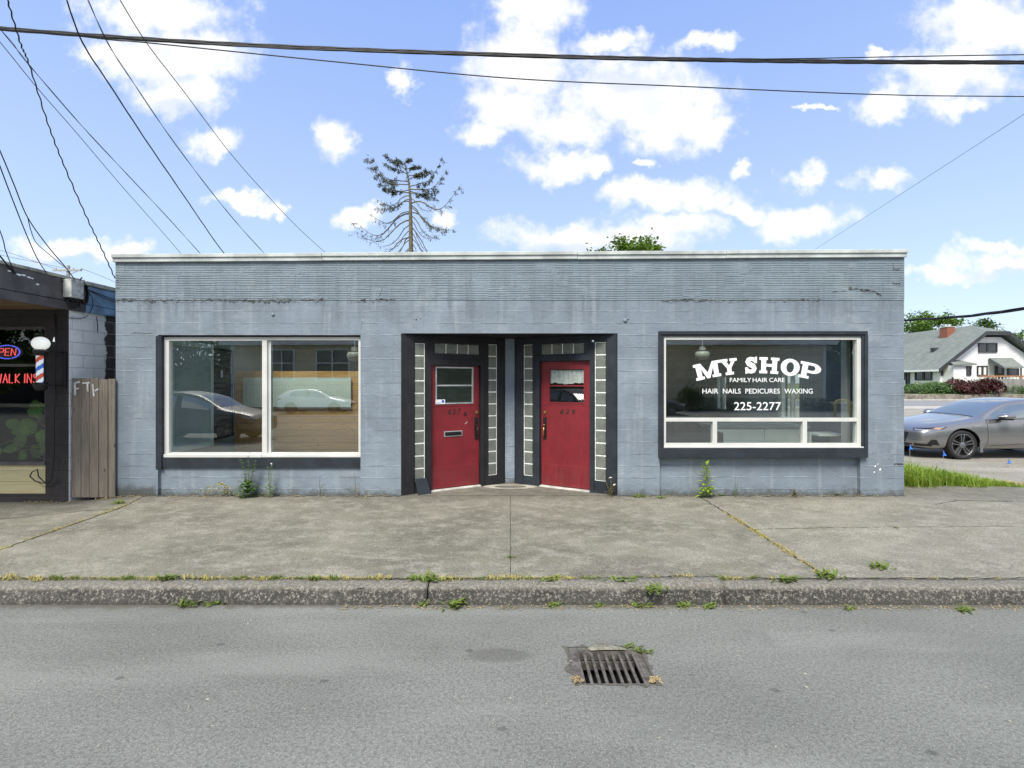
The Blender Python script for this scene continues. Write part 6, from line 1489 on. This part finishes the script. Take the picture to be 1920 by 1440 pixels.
mb = MB(); mb.box(DRX0-.03, DRX1+.03, DRY0-.03, DRY1+.03, -.95, -.90); mb.box(DRX0-.03, DRX0+.0, DRY0-.03, DRY1+.03, -.90, -.272); mb.box(DRX1, DRX1+.03, DRY0-.03, DRY1+.03, -.90, -.272); mb.box(DRX0+.001, DRX1-.001, DRY0-.03, DRY0, -.90, -.272); mb.box(DRX0+.001, DRX1-.001, DRY1, DRY1+.03, -.90, -.272); mb.build('pit', M['pit'], t)
mb = MB(); mb.box(x0, x1, DRY1-.055, DRY1-.037, -.33, -.275); mb.build('pit_lip', M['gritdirt'], t)
def blob(pts, z, h, mat, name, seed, parent=None):
    rnd = random.Random(seed); n = len(pts); cx_ = sum(p[0] for p in pts)/n; cy_ = sum(p[1] for p in pts)/n; vs = []
    for k, (s_, hh) in enumerate(((1, 0), (.92, .7), (.6, 1))):
        vs += [(cx_+(x-cx_)*s_+rnd.gauss(0, .004), cy_+(y-cy_)*s_+rnd.gauss(0, .004), z+h*hh+rnd.gauss(0, .002)) for x, y in pts]
    mb = MB(); mb.add(vs+[(cx_, cy_, z+h)], [(k*n+i, k*n+(i+1) % n, (k+1)*n+(i+1) % n, (k+1)*n+i) for k in (0, 1) for i in range(n)]+[(2*n+i, 2*n+(i+1) % n, 3*n) for i in range(n)]); return mb.build(name, M[mat], parent, smooth=True)
ax = lambda px, py: (lambda d_: ((px-957)*d_/900, d_-CAMD))(1.98*900/(py-716))
blob([ax(1020+a/8, 1180+b/8) for a, b in ((640, 305), (690, 250), (780, 228), (900, 236), (1000, 240), (1100, 265), (1200, 290), (1230, 312), (900, 318), (700, 318))], -.199, .014, 'concrete', 'cement_collar', 1, t)
# dirty rim round the drain
def ringdirt():
    rnd = random.Random(12); pts = [(DRX0-.025, DRY1+.02), (DRX1+.02, DRY1+.02), (DRX1+.025, DRY0-.018), (DRX0-.012, DRY0-.022)]; inn_ = [(DRX0, DRY1), (DRX1, DRY1), (DRX1, DRY0), (DRX0, DRY0)]; vs = []; n = 0
    for k in range(4):
        for i in range(12):
            u = i/12; a, b = pts[k], pts[(k+1) % 4]; c, d_ = inn_[k], inn_[(k+1) % 4]
            vs += [(a[0]+(b[0]-a[0])*u+rnd.gauss(0, .014), a[1]+(b[1]-a[1])*u+rnd.gauss(0, .014), -.1965), (c[0]+(d_[0]-c[0])*u, c[1]+(d_[1]-c[1])*u, -.1955)]; n += 1
    mb = MB(); mb.add(vs, [(2*i, 2*((i+1) % n), 2*((i+1) % n)+1, 2*i+1) for i in range(n)]); mb.build('dirt_rim', M['gritdirt'], t)
ringdirt()

# ================================================================== WEEDS, GRASS AND LITTER
def G(px, py, zz_=None):
    """ground point of a pixel on the pavement (or at a given height)"""
    z = 0.
    for _ in range(6):
        z_ = z if zz_ is None else zz_; d_ = (CAMH-z_)*900/(py-716); x, y = (px-957)*d_/900, d_-CAMD; z = zsw(x, y) if zz_ is None else zz_
    return Vector((x, y, z))
def tuft_mesh(seed, n, h, spread, mat, broad=False, lean=.5):
    rnd = random.Random(seed); mb = MB()
    for i in range(n):
        a = rnd.uniform(0, 6.28); r = spread*math.sqrt(rnd.random()); p = Vector((r*math.cos(a)*1.6, r*math.sin(a)*.7, 0)); b = rnd.uniform(0, 6.28); l = rnd.uniform(.1, lean)
        if broad: mb.leaf(p, (math.cos(b)*1.2, math.sin(b)*1.2, rnd.uniform(.2, 1.3)), h*rnd.uniform(.5, 1.1), h*rnd.uniform(.14, .26))
        else: mb.blade(p, (math.cos(b)*l, math.sin(b)*l, 1), h*rnd.uniform(.4, 1.1), .006+.004*rnd.random(), rnd.uniform(.2, 1.2))
    return mb
def tuft(name, label, cat, group, mb, mat, loc):
    o = mb.build(name, M[mat]); o.location = loc; return tag(o, label, cat, group)
protoG = [tuft('grass_tuft', 'small green grass tuft in the joint behind the kerb', 'grass tuft', 'green tufts in the kerb joint', tuft_mesh(s_, 46, .075, .045, 'blade'), 'tuftg', (0, 0, 0)) for s_ in (1, 2)]
protoY = [tuft('dry_grass_tuft', 'small dry yellow grass tuft in the joint behind the kerb', 'grass tuft', 'dry tufts in the kerb joint', tuft_mesh(s_, 44, .06, .06, 'dry', lean=1.2), 'dry', (0, 0, 0)) for s_ in (3, 4)]
rnd = random.Random(77); first = {}
def put(protos, key, loc, sc_, label=None, group=None):
    k = rnd.randrange(len(protos)); o = protos[k]
    if (key, k) in first: o = copy_thing(o)
    first[(key, k)] = 1
    o.location = loc; o.rotation_euler.z = rnd.uniform(-.5, .5)+(math.pi if rnd.random() < .5 else 0); o.scale = (sc_*rnd.uniform(.85, 1.2), sc_, sc_*rnd.uniform(.8, 1.2))
    if label: o['label'] = label
    if group: o['group'] = group
    return o
for px in list(range(-60, 1420, 34)):
    px += rnd.uniform(-14, 14); yy = -3.035+rnd.uniform(-.02, .012); dd = yy+CAMD; x = (px-957)*dd/900
    if abs(x+.745) < .08: continue
    loc = (x, yy, zsw(x, yy)-.004)
    if px < 240 and rnd.random() < .35: continue
    if rnd.random() < (.62 if px < 600 else .42): put(protoY, 'Y', loc, rnd.uniform(.6, 1.1))
    else: put(protoG, 'G', loc, rnd.uniform(.45, .95))
for px in (1445, 1500, 1640, 1705, 1750, 1810, 1870):
    yy = -3.035; x = (px-957)*4.465/900; put(protoY if px % 20 else protoG, 'Y' if px % 20 else 'G', (x, yy, zsw(x, yy)-.004), rnd.uniform(.35, .6))
pw = [tuft('weed_clump', 'x', 'weed', 'x', tuft_mesh(s_, 34, .085, .05, 'weed', True), 'tuftg', (0, 0, 0)) for s_ in (5, 6)]
KB = -.199
for (px, py, s_, lab, onroad) in ((315, 1086, 1.25, 'green weed clump behind the kerb, third of the way in from the left', 0), (590, 1086, .95, 'green clump behind the kerb below the left window', 0), (800, 1088, 1.5, 'biggest green weed at the broken kerb joint below the left door', 0), (1030, 1088, 1.0, 'upright green weed behind the kerb below the right door', 0), (1165, 1089, 1.2, 'narrow upright weed behind the kerb left of the cracked kerb', 0),
     (1228, 1108, 1.3, 'round green clump growing on the cracked kerb top', 2), (1475, 1089, 1.3, 'green clump behind the kerb below the lettered window', 0), (1552, 1083, 1.4, 'green and yellow clump at the kerb end of the right grassy joint', 0), (1650, 1066, 1.2, 'lone yellow-green clump on the pale right slab', 0),
     (350, 1136, 1.2, 'green weed at the foot of the kerb, leftmost on the road side', 1), (400, 1133, 1.0, 'green weed at the foot of the kerb beside the leftmost one', 1), (795, 1135, .8, 'small weed on the road below the broken kerb joint', 1), (855, 1137, 1.6, 'spreading green weed on the road right of the broken kerb joint', 1), (1040, 1136, .8, 'small weed at the kerb foot above and left of the drain', 1), (1125, 1137, .7, 'tiny weed at the kerb foot above the drain', 1), (1200, 1137, .9, 'pale round weed at the kerb foot below the cracked kerb', 1), (1283, 1138, .9, 'weed at the kerb foot left of the second kerb break', 1), (1330, 1139, .9, 'weed at the kerb foot just before the second kerb break', 1), (1595, 1142, .7, 'small weed at the kerb foot under the right slab', 1), (1810, 1146, .9, 'weed at the kerb foot near the right frame edge', 1),
     (1177, 1212, .55, 'small green sprig at the back edge of the drain', 1), (1204, 1222, .75, 'bright sprig at the right corner of the drain', 1),
     (1200, 932, 1.3, 'flat weed rosette at the wall between the right door and the lettered window', 0), (1238, 934, .9, 'small rosette at the wall corner left of the lettered window', 0), (1352, 929, .7, 'small weed at the wall just right of the tall leafy weed', 0), (1572, 928, .8, 'low weed at the wall under the right end of the lettered window', 0), (573, 925, 1.7, 'bushy low green weed at the wall under the right half of the left window', 0), (181, 924, 1.1, 'green weed at the foot of the plank gate', 0), (222, 944, 1.2, 'grass clump on the pavement at the left building corner', 0), (165, 932, .8, 'small weed at the left foot of the plank gate', 0), (957, 1045, .6, 'tiny yellow-green weed on the middle joint of the pavement', 0), (1680, 990, .5, 'tiny yellow-green weed far out on the pale right slab', 0)):
    z = None if onroad == 0 else (-.199 if onroad == 1 else -.062)
    put(pw, 'W', G(px, py, z)-Vector((0, 0, .005)), s_, lab, 'weed clumps at kerb and wall')

def stalk_weed(loc, h, nst, label, seed, mat='weed', leafsz=.05, base=0, flowers=0, spread=.10, basesz=None, name='tall_weed'):
    rnd = random.Random(seed); loc = Vector(loc); t = empty(name, loc, label, 'weed', 'tall weeds along the wall'); st, lf, fl = MB(), MB(), MB()
    for k in range(nst):
        a = rnd.uniform(0, 6.28); hh = h*(1 if k == 0 else rnd.uniform(.45, .9)); tip = loc+Vector((math.cos(a)*spread*(.4 if k == 0 else 1), -.02-abs(math.sin(a))*spread*.3, hh)); md_ = loc+Vector((math.cos(a+1)*spread*.3, -.02, hh*.5))
        pts = bez(loc, md_, tip, 10); st.tube(pts, [.0055-.0004*i for i in range(11)], 5)
        for i in range(2, 11):
            for _ in range(3 if i < 8 else 4):
                b = rnd.uniform(0, 6.28); l = leafsz*rnd.uniform(.6, 1.25)*(1.25-.06*i); d_ = Vector((math.cos(b), math.sin(b)*.7-.1, rnd.uniform(-.2, .5)))
                p = pts[i]+d_*l*.3
                for dv in (-.6, 0, .6): lf.leaf(p, (d_.x*math.cos(dv)-d_.y*math.sin(dv), d_.x*math.sin(dv)+d_.y*math.cos(dv), d_.z), l*(.8 if dv else 1), l*.42)
        if k < flowers:
            for j in range(6): fl.lathe([(.001, 0), (.011, .004), (.001, .009)], tip+Vector((rnd.gauss(0, .012), rnd.gauss(0, .01), rnd.gauss(.0, .01))), 7, caps=False)
    for i in range(base):
        b = rnd.uniform(0, 6.28); r = rnd.uniform(.0, spread*1.25); p = loc+Vector((math.cos(b)*r, -.02+math.sin(b)*r*.35-.02, rnd.uniform(.0, h*.36))); lf.leaf(p, (math.cos(b), math.sin(b)*.6-.4, rnd.uniform(-.3, .6)), (basesz or leafsz)*rnd.uniform(.8, 1.5), (basesz or leafsz)*rnd.uniform(.6, .95))
    st.build('stems', M['stem'], t); lf.build('leaves', M[mat], t)
    if fl.f: fl.build('flowers', M['petal'], t)
    return t
stalk_weed((fx(468)*.995, -.06, -.01), .70, 5, 'tallest bushy green weed in front of the mullion of the left window', 1, 'weed', .045, 150, 0, .12, .055)
stalk_weed((fx(508)*.995, -.05, -.01), .52, 3, 'slender weed with a white flower right of the tallest weed', 2, 'weed2', .035, 40, 1, .07, .045)
# long-leaved upright weed at the right
def mullein(loc, h, label, seed):
    rnd = random.Random(seed); loc = Vector(loc); t = empty('leafy_weed', loc, label, 'weed', 'tall weeds along the wall'); st, lf = MB(), MB(); st.tube([loc, loc+Vector((.01, 0, h*.5)), loc+Vector((0, -.01, h*.95))], [.010, .008, .004], 6)
    for i in range(26):
        u = i/26; a = i*2.4+rnd.uniform(-.3, .3); l = .17*(1-.35*u)*rnd.uniform(.8, 1.15); el = .15+.9*u**2
        p = loc+Vector((0, 0, h*(.12+.82*u))); d_ = Vector((math.cos(a), math.sin(a)*.8-.15, el)); lf.leaf(p, d_, l, .05*rnd.uniform(.8, 1.1), .25)
    for i in range(26):
        a = rnd.uniform(0, 6.28); lf.leaf(loc+Vector((rnd.gauss(0, .03), rnd.gauss(-.03, .02), rnd.uniform(.02, .14))), (math.cos(a), math.sin(a)*.5-.3, rnd.uniform(-.2, .6)), .13*rnd.uniform(.7, 1.2), .045)
    st.build('stems', M['stem'], t); lf.build('leaves', M['blade'], t)
mullein((fx(1320), -.09, -.01), .56, 'upright weed with long pointed leaves under the lettered window', 3)
stalk_weed((fx(600)*.99, -.04, 0), .34, 2, 'thin dried stalk at the wall under the right half of the left window', 4, 'rusty', .016, 0, 0, .08, name='dry_weed')
stalk_weed((fx(668), -.03, 0), .40, 1, 'thin dried stalk at the right corner below the left window', 5, 'rusty', .014, 8, 0, .05, .03, name='dry_weed')
stalk_weed((fx(1142), -.05, 0), .30, 4, 'rusty brown weed growing at the foot of the right door front', 6, 'rusty', .022, 30, 2, .09, .022, name='dry_weed')
stalk_weed((fx(1377), -.03, 0), .34, 2, 'faint thin weed at the wall right of the long-leaved weed', 7, 'weed2', .014, 10, 0, .05, .03, name='dry_weed')
stalk_weed((fx(1485), -.03, 0), .12, 4, 'small brownish weed at the wall below the middle of the lettered window', 8, 'rusty', .022, 20, 0, .05, .025, name='dry_weed')
t = empty('dry_weed', (fx(425), -.06, 0), 'arching dry yellow weed at the wall under the left pane', 'weed', 'tall weeds along the wall'); mb = MB(); lf = MB(); rnd = random.Random(14)
for (a, b, c) in (((428, 925), (410, 900), (375, 921)), ((430, 925), (425, 900), (412, 905)), ((425, 926), (400, 912), (388, 925)), ((432, 925), (440, 908), (415, 906)), ((420, 926), (430, 915), (440, 922))):
    p = [Vector((fx(u), -.06, fz(v))) for u, v in (a, b, c)]; q_ = bez(*p, 8); mb.tube(q_, .004, 4)
    for i in range(2, 9):
        for _ in range(2): lf.leaf(q_[i], (rnd.gauss(0, 1), rnd.gauss(-.3, .5), rnd.gauss(0, .6)), .045, .025)
mb.build('stems', M['stem'], t); lf.build('leaves', M['dry'], t)
# litter of dry leaves along the foot of the wall, dry moss in the joints
mb = MB(); rnd = random.Random(15)
for i in range(900):
    x = rnd.choice([rnd.uniform(-5.3, -1.9), rnd.uniform(1.9, 6.1), rnd.uniform(-7.5, -5.6)]); y = -abs(rnd.gauss(0, .035))-.012-(.05 if x < -6.2 else 0)
    if math.sin(x*5)+math.sin(x*13+1) < rnd.uniform(-1.6, .9): continue
    mb.leaf((x, y, zsw(x, y)+.004+rnd.random()*.012), (rnd.gauss(0, 1), rnd.gauss(0, 1), rnd.gauss(0, .25)), rnd.uniform(.015, .045), rnd.uniform(.010, .025))
tag(mb.build('leaf_litter', M['litter']), 'dry leaf litter along the foot of the grey wall', 'leaf litter', kind='stuff')
def jointgrass(name, a, b, n, seed, mat, label, wdt=.03, h=.028):
    rnd = random.Random(seed); mb = MB()
    for i in range(n):
        u = rnd.random(); 
        if math.sin(u*23+seed)+math.sin(u*51) < rnd.uniform(-1.7, .8): continue
        x = a[0]+(b[0]-a[0])*u+rnd.gauss(0, wdt*.5); y = a[1]+(b[1]-a[1])*u+rnd.gauss(0, wdt*.5); l = rnd.uniform(.2, 1.6); t_ = rnd.uniform(0, 6.28)
        mb.blade((x, y, zsw(x, y)-.002), (math.cos(t_)*l, math.sin(t_)*l, .8), h*rnd.uniform(.5, 1.3), .007, 1)
    tag(mb.build(name, M[mat]), label, 'joint grass', kind='stuff')
jointgrass('joint_grass', (2.98, -3.0), (2.95, -.9), 1500, 1, 'dry', 'dry yellow grass in the right pavement joint', .05, .03)
jointgrass('joint_grass', (-5.52, -3.02), (-5.60, -.3), 1500, 2, 'dry', 'straw coloured grass in the left pavement joint', .05, .022)
jointgrass('joint_grass', (-5.6, -3.03), (2.2, -3.03), 2600, 3, 'dry', 'dry moss and grass along the joint behind the kerb', .03, .022)
jointgrass('joint_grass', (-4.6, -3.02), (2.0, -3.03), 1400, 5, 'tuftg', 'short green grass along the joint behind the kerb', .02, .02)
jointgrass('joint_grass', (3.1, -1.6), (4.4, -1.55), 90, 4, 'dry', 'sparse yellow grass on the crack of the pale slab', .01, .016)
mb = MB(); rnd = random.Random(16)
for i in range(420):
    x = rnd.uniform(-1.5, 4.5); y = -3.30+rnd.gauss(0, .025); z = -.197
    mb.leaf((x, y, z+.004), (rnd.gauss(0, 1), rnd.gauss(0, 1), rnd.gauss(0, .3)), rnd.uniform(.012, .035), .012)
for i in range(60):
    u = rnd.random(); mb.leaf((DRX1-.03+.07*rnd.random(), DRY0+.01+.06*rnd.random(), -.192), (rnd.gauss(0, 1), rnd.gauss(0, 1), rnd.gauss(0, .3)), .02, .012)
    mb.leaf((DRX0-.01+.06*rnd.random(), DRY0+.01+.06*rnd.random(), -.192), (rnd.gauss(0, 1), rnd.gauss(0, 1), rnd.gauss(0, .3)), .02, .012)
tag(mb.build('leaf_litter', M['litter']), 'dry leaf bits along the gutter and the drain', 'leaf litter', kind='stuff')
# grass patch at the right of the building
mb = MB(); rnd = random.Random(17)
CLMP = [(6.2+rnd.random()**1.3*2.5, .66+rnd.random()**1.4*2.2, rnd.uniform(.10, .26), rnd.uniform(.6, 1.25)) for _ in range(150)]
for i in range(13000):
    cx_, cy_, cr_, ch_ = rnd.choice(CLMP); x = cx_+rnd.gauss(0, cr_*.7); y = cy_+rnd.gauss(0, cr_*.7); u = max(0, (x-6.2)/2.6)
    if x < 6.17 or u > 1.05 or y > 3.0-2.2*u or y < .60+.05*math.sin(x*7): continue
    h = (.58*max(0, 1-u)**.9+.05)*ch_*rnd.uniform(.4, 1.15); a = rnd.uniform(0, 6.28); l = rnd.uniform(.1, .75)
    mb.blade((x, y, -.012), (math.cos(a)*l, math.sin(a)*l-.12, 1), h, .011, rnd.uniform(.3, 1.4))
tag(mb.build('grass', M['blade']), 'bright green tall grass at the right corner of the grey building', 'grass', kind='stuff')
mb = MB()
for i in range(1500):
    x = 6.25+rnd.random()*3.0; y = .70+rnd.random()*(2.6-(x-6.25)*.7 if x < 8.4 else .35); h = rnd.uniform(.05, .62)*(1-.33*(x-6.25)); a = rnd.uniform(0, 6.28); l = rnd.uniform(.1, .5)
    mb.blade((x, y, -.012), (math.cos(a)*l, math.sin(a)*l, 1), max(.03, h), .008, .8)
tag(mb.build('dry_grass', M['dry']), 'pale seed stalks and dry grass mixed into the corner grass', 'grass', kind='stuff')
mb = MB()
for i in range(1300):
    x = rnd.uniform(8, 16); y = rnd.uniform(.9, 3.2); a = rnd.uniform(0, 6.28)
    if math.sin(x*2.1+y)+math.sin(y*3.3) < rnd.uniform(-1, 1.4): continue
    mb.blade((x, y, -.012), (math.cos(a)*1.5, math.sin(a)*1.5, .7), rnd.uniform(.03, .09), .01, 1)
tag(mb.build('dry_grass', M['dry']), 'flattened straw on the gravel in front of the grey car', 'grass', kind='stuff')
# blue marker flags
def flag(px, py, d_, label):
    p = P(px, py, d_); t = empty('marker_flag', (p.x, p.y, -.012), label, 'marker flag', 'blue marker flags in the lot'); mb = MB(); mb.tube([(p.x, p.y, -.012), (p.x, p.y, p.z+.06)], .004, 5); mb.build('wire', M['alu'], t)
    n = 5; mb = MB(); vs = []
    for i in range(n+1):
        u = i/n; w_ = .02+.040*u; vs += [(p.x-w_*.9+.02, p.y-.02*math.sin(u*3), p.z+.06-.12*u), (p.x+w_, p.y+.02*math.sin(u*4), p.z+.06-.11*u)]
    mb.add(vs+[(x+.002, y+.003, z) for x, y, z in vs], [(2*i, 2*i+1, 2*i+3, 2*i+2) for i in range(n)]+[(2*n+2+2*i, 2*n+4+2*i, 2*n+5+2*i, 2*n+3+2*i) for i in range(n)]); mb.build('flag', M['flag'], t)
flag(1706, 838, 10.6, 'blue marker flag beside the building corner in front of the car bumper'); flag(1769, 850, 10.5, 'blue marker flag just left of the car wheel'); flag(1891, 864, 10.1, 'blue marker flag on the gravel below the car door')
# pebbles, gum and a few leaves lying about
pe = MB(); pe.lathe([(.001, .0), (.010, .001), (.011, .005), (.006, .010), (.001, .011)], (0, 0, 0), 7, caps=False); peb = tag(pe.build('pebble', M['patch']), 'small pale pebble lying on the grey road', 'pebble', 'pebbles on the road'); rnd = random.Random(19)
for i in range(70):
    o = peb if i == 0 else copy_thing(peb); o.location = (rnd.uniform(-4.5, 4.5), rnd.uniform(-5.2, -3.3), -.2); o.scale = (rnd.uniform(.3, .9), rnd.uniform(.3, .8), rnd.uniform(.3, .8)); o.rotation_euler.z = rnd.uniform(0, 6)
for (px, py) in ((390, 1311), (1510, 1263), (1512, 1288), (465, 1170)):
    o = copy_thing(peb); o.location = G(px, py, -.2); o.scale = (1.1, .9, .4); o.data = peb.data

# ================================================================== ACROSS THE STREET (seen mirrored in the glass)
t = empty('tan_building', (1, -28, -.2), 'long tan sided building across the street, mirrored in the shop windows', 'building')
TY = -27.5; tx0, tx1 = -20.4, 22.9; WN = [(-17.6, -15.9, 1.95, 4.1), (-14.2, -11.9, 1.95, 4.1)]
mb = MB(); grid_wall(mb, (tx0, tx1, -.25, 4.6), WN, TY, TY-.25, ID); mb.box(tx0, tx0+.25, TY-12, TY-.251, -.25, 4.6); mb.box(tx1-.25, tx1, TY-12, TY-.251, -.25, 4.6); mb.box(tx0+.251, tx1-.251, TY-12, TY-11.8, -.25, 4.6); mb.build('wall', M['tan'], t)
for (a, b, c, d_) in WN:
    f = MB(); xm_, zm_ = (a+b)/2, c+(d_-c)*.56; grid_wall(f, (a-.12, b+.12, c-.12, d_+.12), [(a+.02, xm_-.05, c+.02, zm_-.05), (xm_+.05, b-.02, c+.02, zm_-.05), (a+.02, xm_-.05, zm_+.05, d_-.02), (xm_+.05, b-.02, zm_+.05, d_-.02)], TY+.05, TY-.05, ID); fo = f.build('window', M['whiteframe'], t); g = MB(); g.box(a, b, TY-.12, TY-.10, c, d_); g.build('pane', M['housewin'], fo)
mb = MB(); mb.box(tx0-.1, tx0+.12, TY+.003, TY+.03, -.2, 4.59); mb.box(tx1-.12, tx1+.1, TY+.003, TY+.03, -.2, 4.59); mb.box(8.0, 8.15, TY+.003, TY+.03, -.2, 4.59); mb.build('corner_trim', M['whiteframe'], t)
mb = MB(); mb.box(tx0-.6, tx1+.6, TY+.5, TY+.62, 4.45, 4.75); mb.build('gutter', M['whiteframe'], t)
mb = MB(); mb.prism([(tx0-.6, TY+.55, 4.76), (tx0-.6, TY-6, 7.2), (tx0-.6, TY-12.6, 4.76)], (tx1-tx0+1.2, 0, 0)); mb.build('roof', M['roofdark'], t)
t = empty('picket_fence', (-13, -26, -.2), 'dark metal picket fence before the tan building, mirrored in the left window', 'fence')
mb = MB(); mb.box(-21, -8.5, -26.03, -25.97, 1.52, 1.57); mb.box(-21, -8.5, -26.03, -25.97, .0, .05)
mb.build('rail', M['coping'], t); mb = MB()
x = -21.
while x < -8.5: mb.box(x-.012, x+.012, -26.012, -25.988, -.2, 1.7); x += .16
mb.build('pickets', M['coping'], t)
bush((12.5, -25.6, .75), (1.0, .9, .95), 'dark round bush by the tan building, mirrored in the lettered window', 'leaf2', 71, 1500, .16, 'round_bush')
mb = MB(); rnd = random.Random(23)
for i in range(5000):
    x = rnd.uniform(11.5, 22.5); mb.leaf((x, -26+rnd.gauss(0, .35), rnd.uniform(-.2, .62)), (rnd.gauss(0, 1), rnd.gauss(0, 1), rnd.gauss(.3, .6)), .16, .09)
tag(mb.build('hedge', M['leaf2']), 'long low green hedge at the foot of the tan building, mirrored in the lettered window', 'hedge')
t = mb = MB(); mb.tube([(17.6, -18.5, -.2), (17.6, -18.5, .62), (17.68, -18.5, .75), (17.82, -18.5, .8), (18.2, -18.5, .8), (18.34, -18.5, .75), (18.42, -18.5, .62), (18.42, -18.5, -.2)], .06, 10); tag(mb.build('bike_hoop', M['yellow'], smooth=True), 'yellow steel hoop across the street, mirrored in the lettered window', 'hoop')
mb = MB(); mb.tube([(-2.6, -14, -.2), (-2.6, -14, .62), (-2.52, -14, .75), (-2.4, -14, .8), (-2.0, -14, .8), (-1.86, -14, .75), (-1.78, -14, .62), (-1.78, -14, -.2)], .06, 10); tag(mb.build('bike_hoop', M['yellow'], smooth=True), 'yellow steel hoop across the street, mirrored in the left door glass', 'hoop')
for i, (x, y, h) in enumerate(((-27, -34, 9), (30, -33, 10), (37, -28, 8))):
    leafy_tree((x, y, -.2), (x, y, h*.62), (3.5, 3.5, h*.42), ['leafy tree left of the tan building', 'big leafy tree right of the tan building', 'smaller leafy tree far right of the tan building'][i]+', mirrored in the glass', 80+i, 'leaf2', 26, 90, .5, 'trees across the street', .25)

rnd = random.Random(91)
for i in range(7):  # unseen dark trees, added so the barber window mirrors something dark
    x = -27-i*5.2+rnd.uniform(-1, 1); y = -31+rnd.uniform(-3, 3)
    leafy_tree((x, y, -.2), (x, y, 4.2+rnd.uniform(-.5, 1)), (4.2, 3.2, 4.4), 'added broad dark tree left of the tan building, darkening the barber window reflection', 100+i, 'leaf2', 22, 80, .7, 'row of added dark trees across the street', .3)
mb = MB(); grid_wall(mb, (-70, -24, -.25, 3.2), [], -38, -38.3, ID); tag(mb.build('added_backdrop', M['fascia']), 'added long dark backdrop behind the left tree row, darkening the mirrored view', 'fence')  # unseen dark slab, added to keep the left reflection dark

for i in range(5):  # more unseen trees, added as a dark backdrop for the lettered window
    x = 27+i*6.5+rnd.uniform(-1, 1); y = -36+rnd.uniform(-3, 3)
    leafy_tree((x, y, -.2), (x, y, 4.0+rnd.uniform(-.5, 1)), (4.6, 3.2, 4.2), 'added broad dark tree right of the tan building, darkening the lettered window reflection', 120+i, 'leaf2', 20, 80, .7, 'row of added dark trees across the street, right', .3)

mb = MB(); grid_wall(mb, (25, 90, -.25, 4.4), [], -44, -44.3, ID); tag(mb.build('added_backdrop', M['fascia']), 'added long dark backdrop behind the right tree row, darkening the mirrored view', 'fence')  # unseen dark slab, added to close the bright gap under the right trees
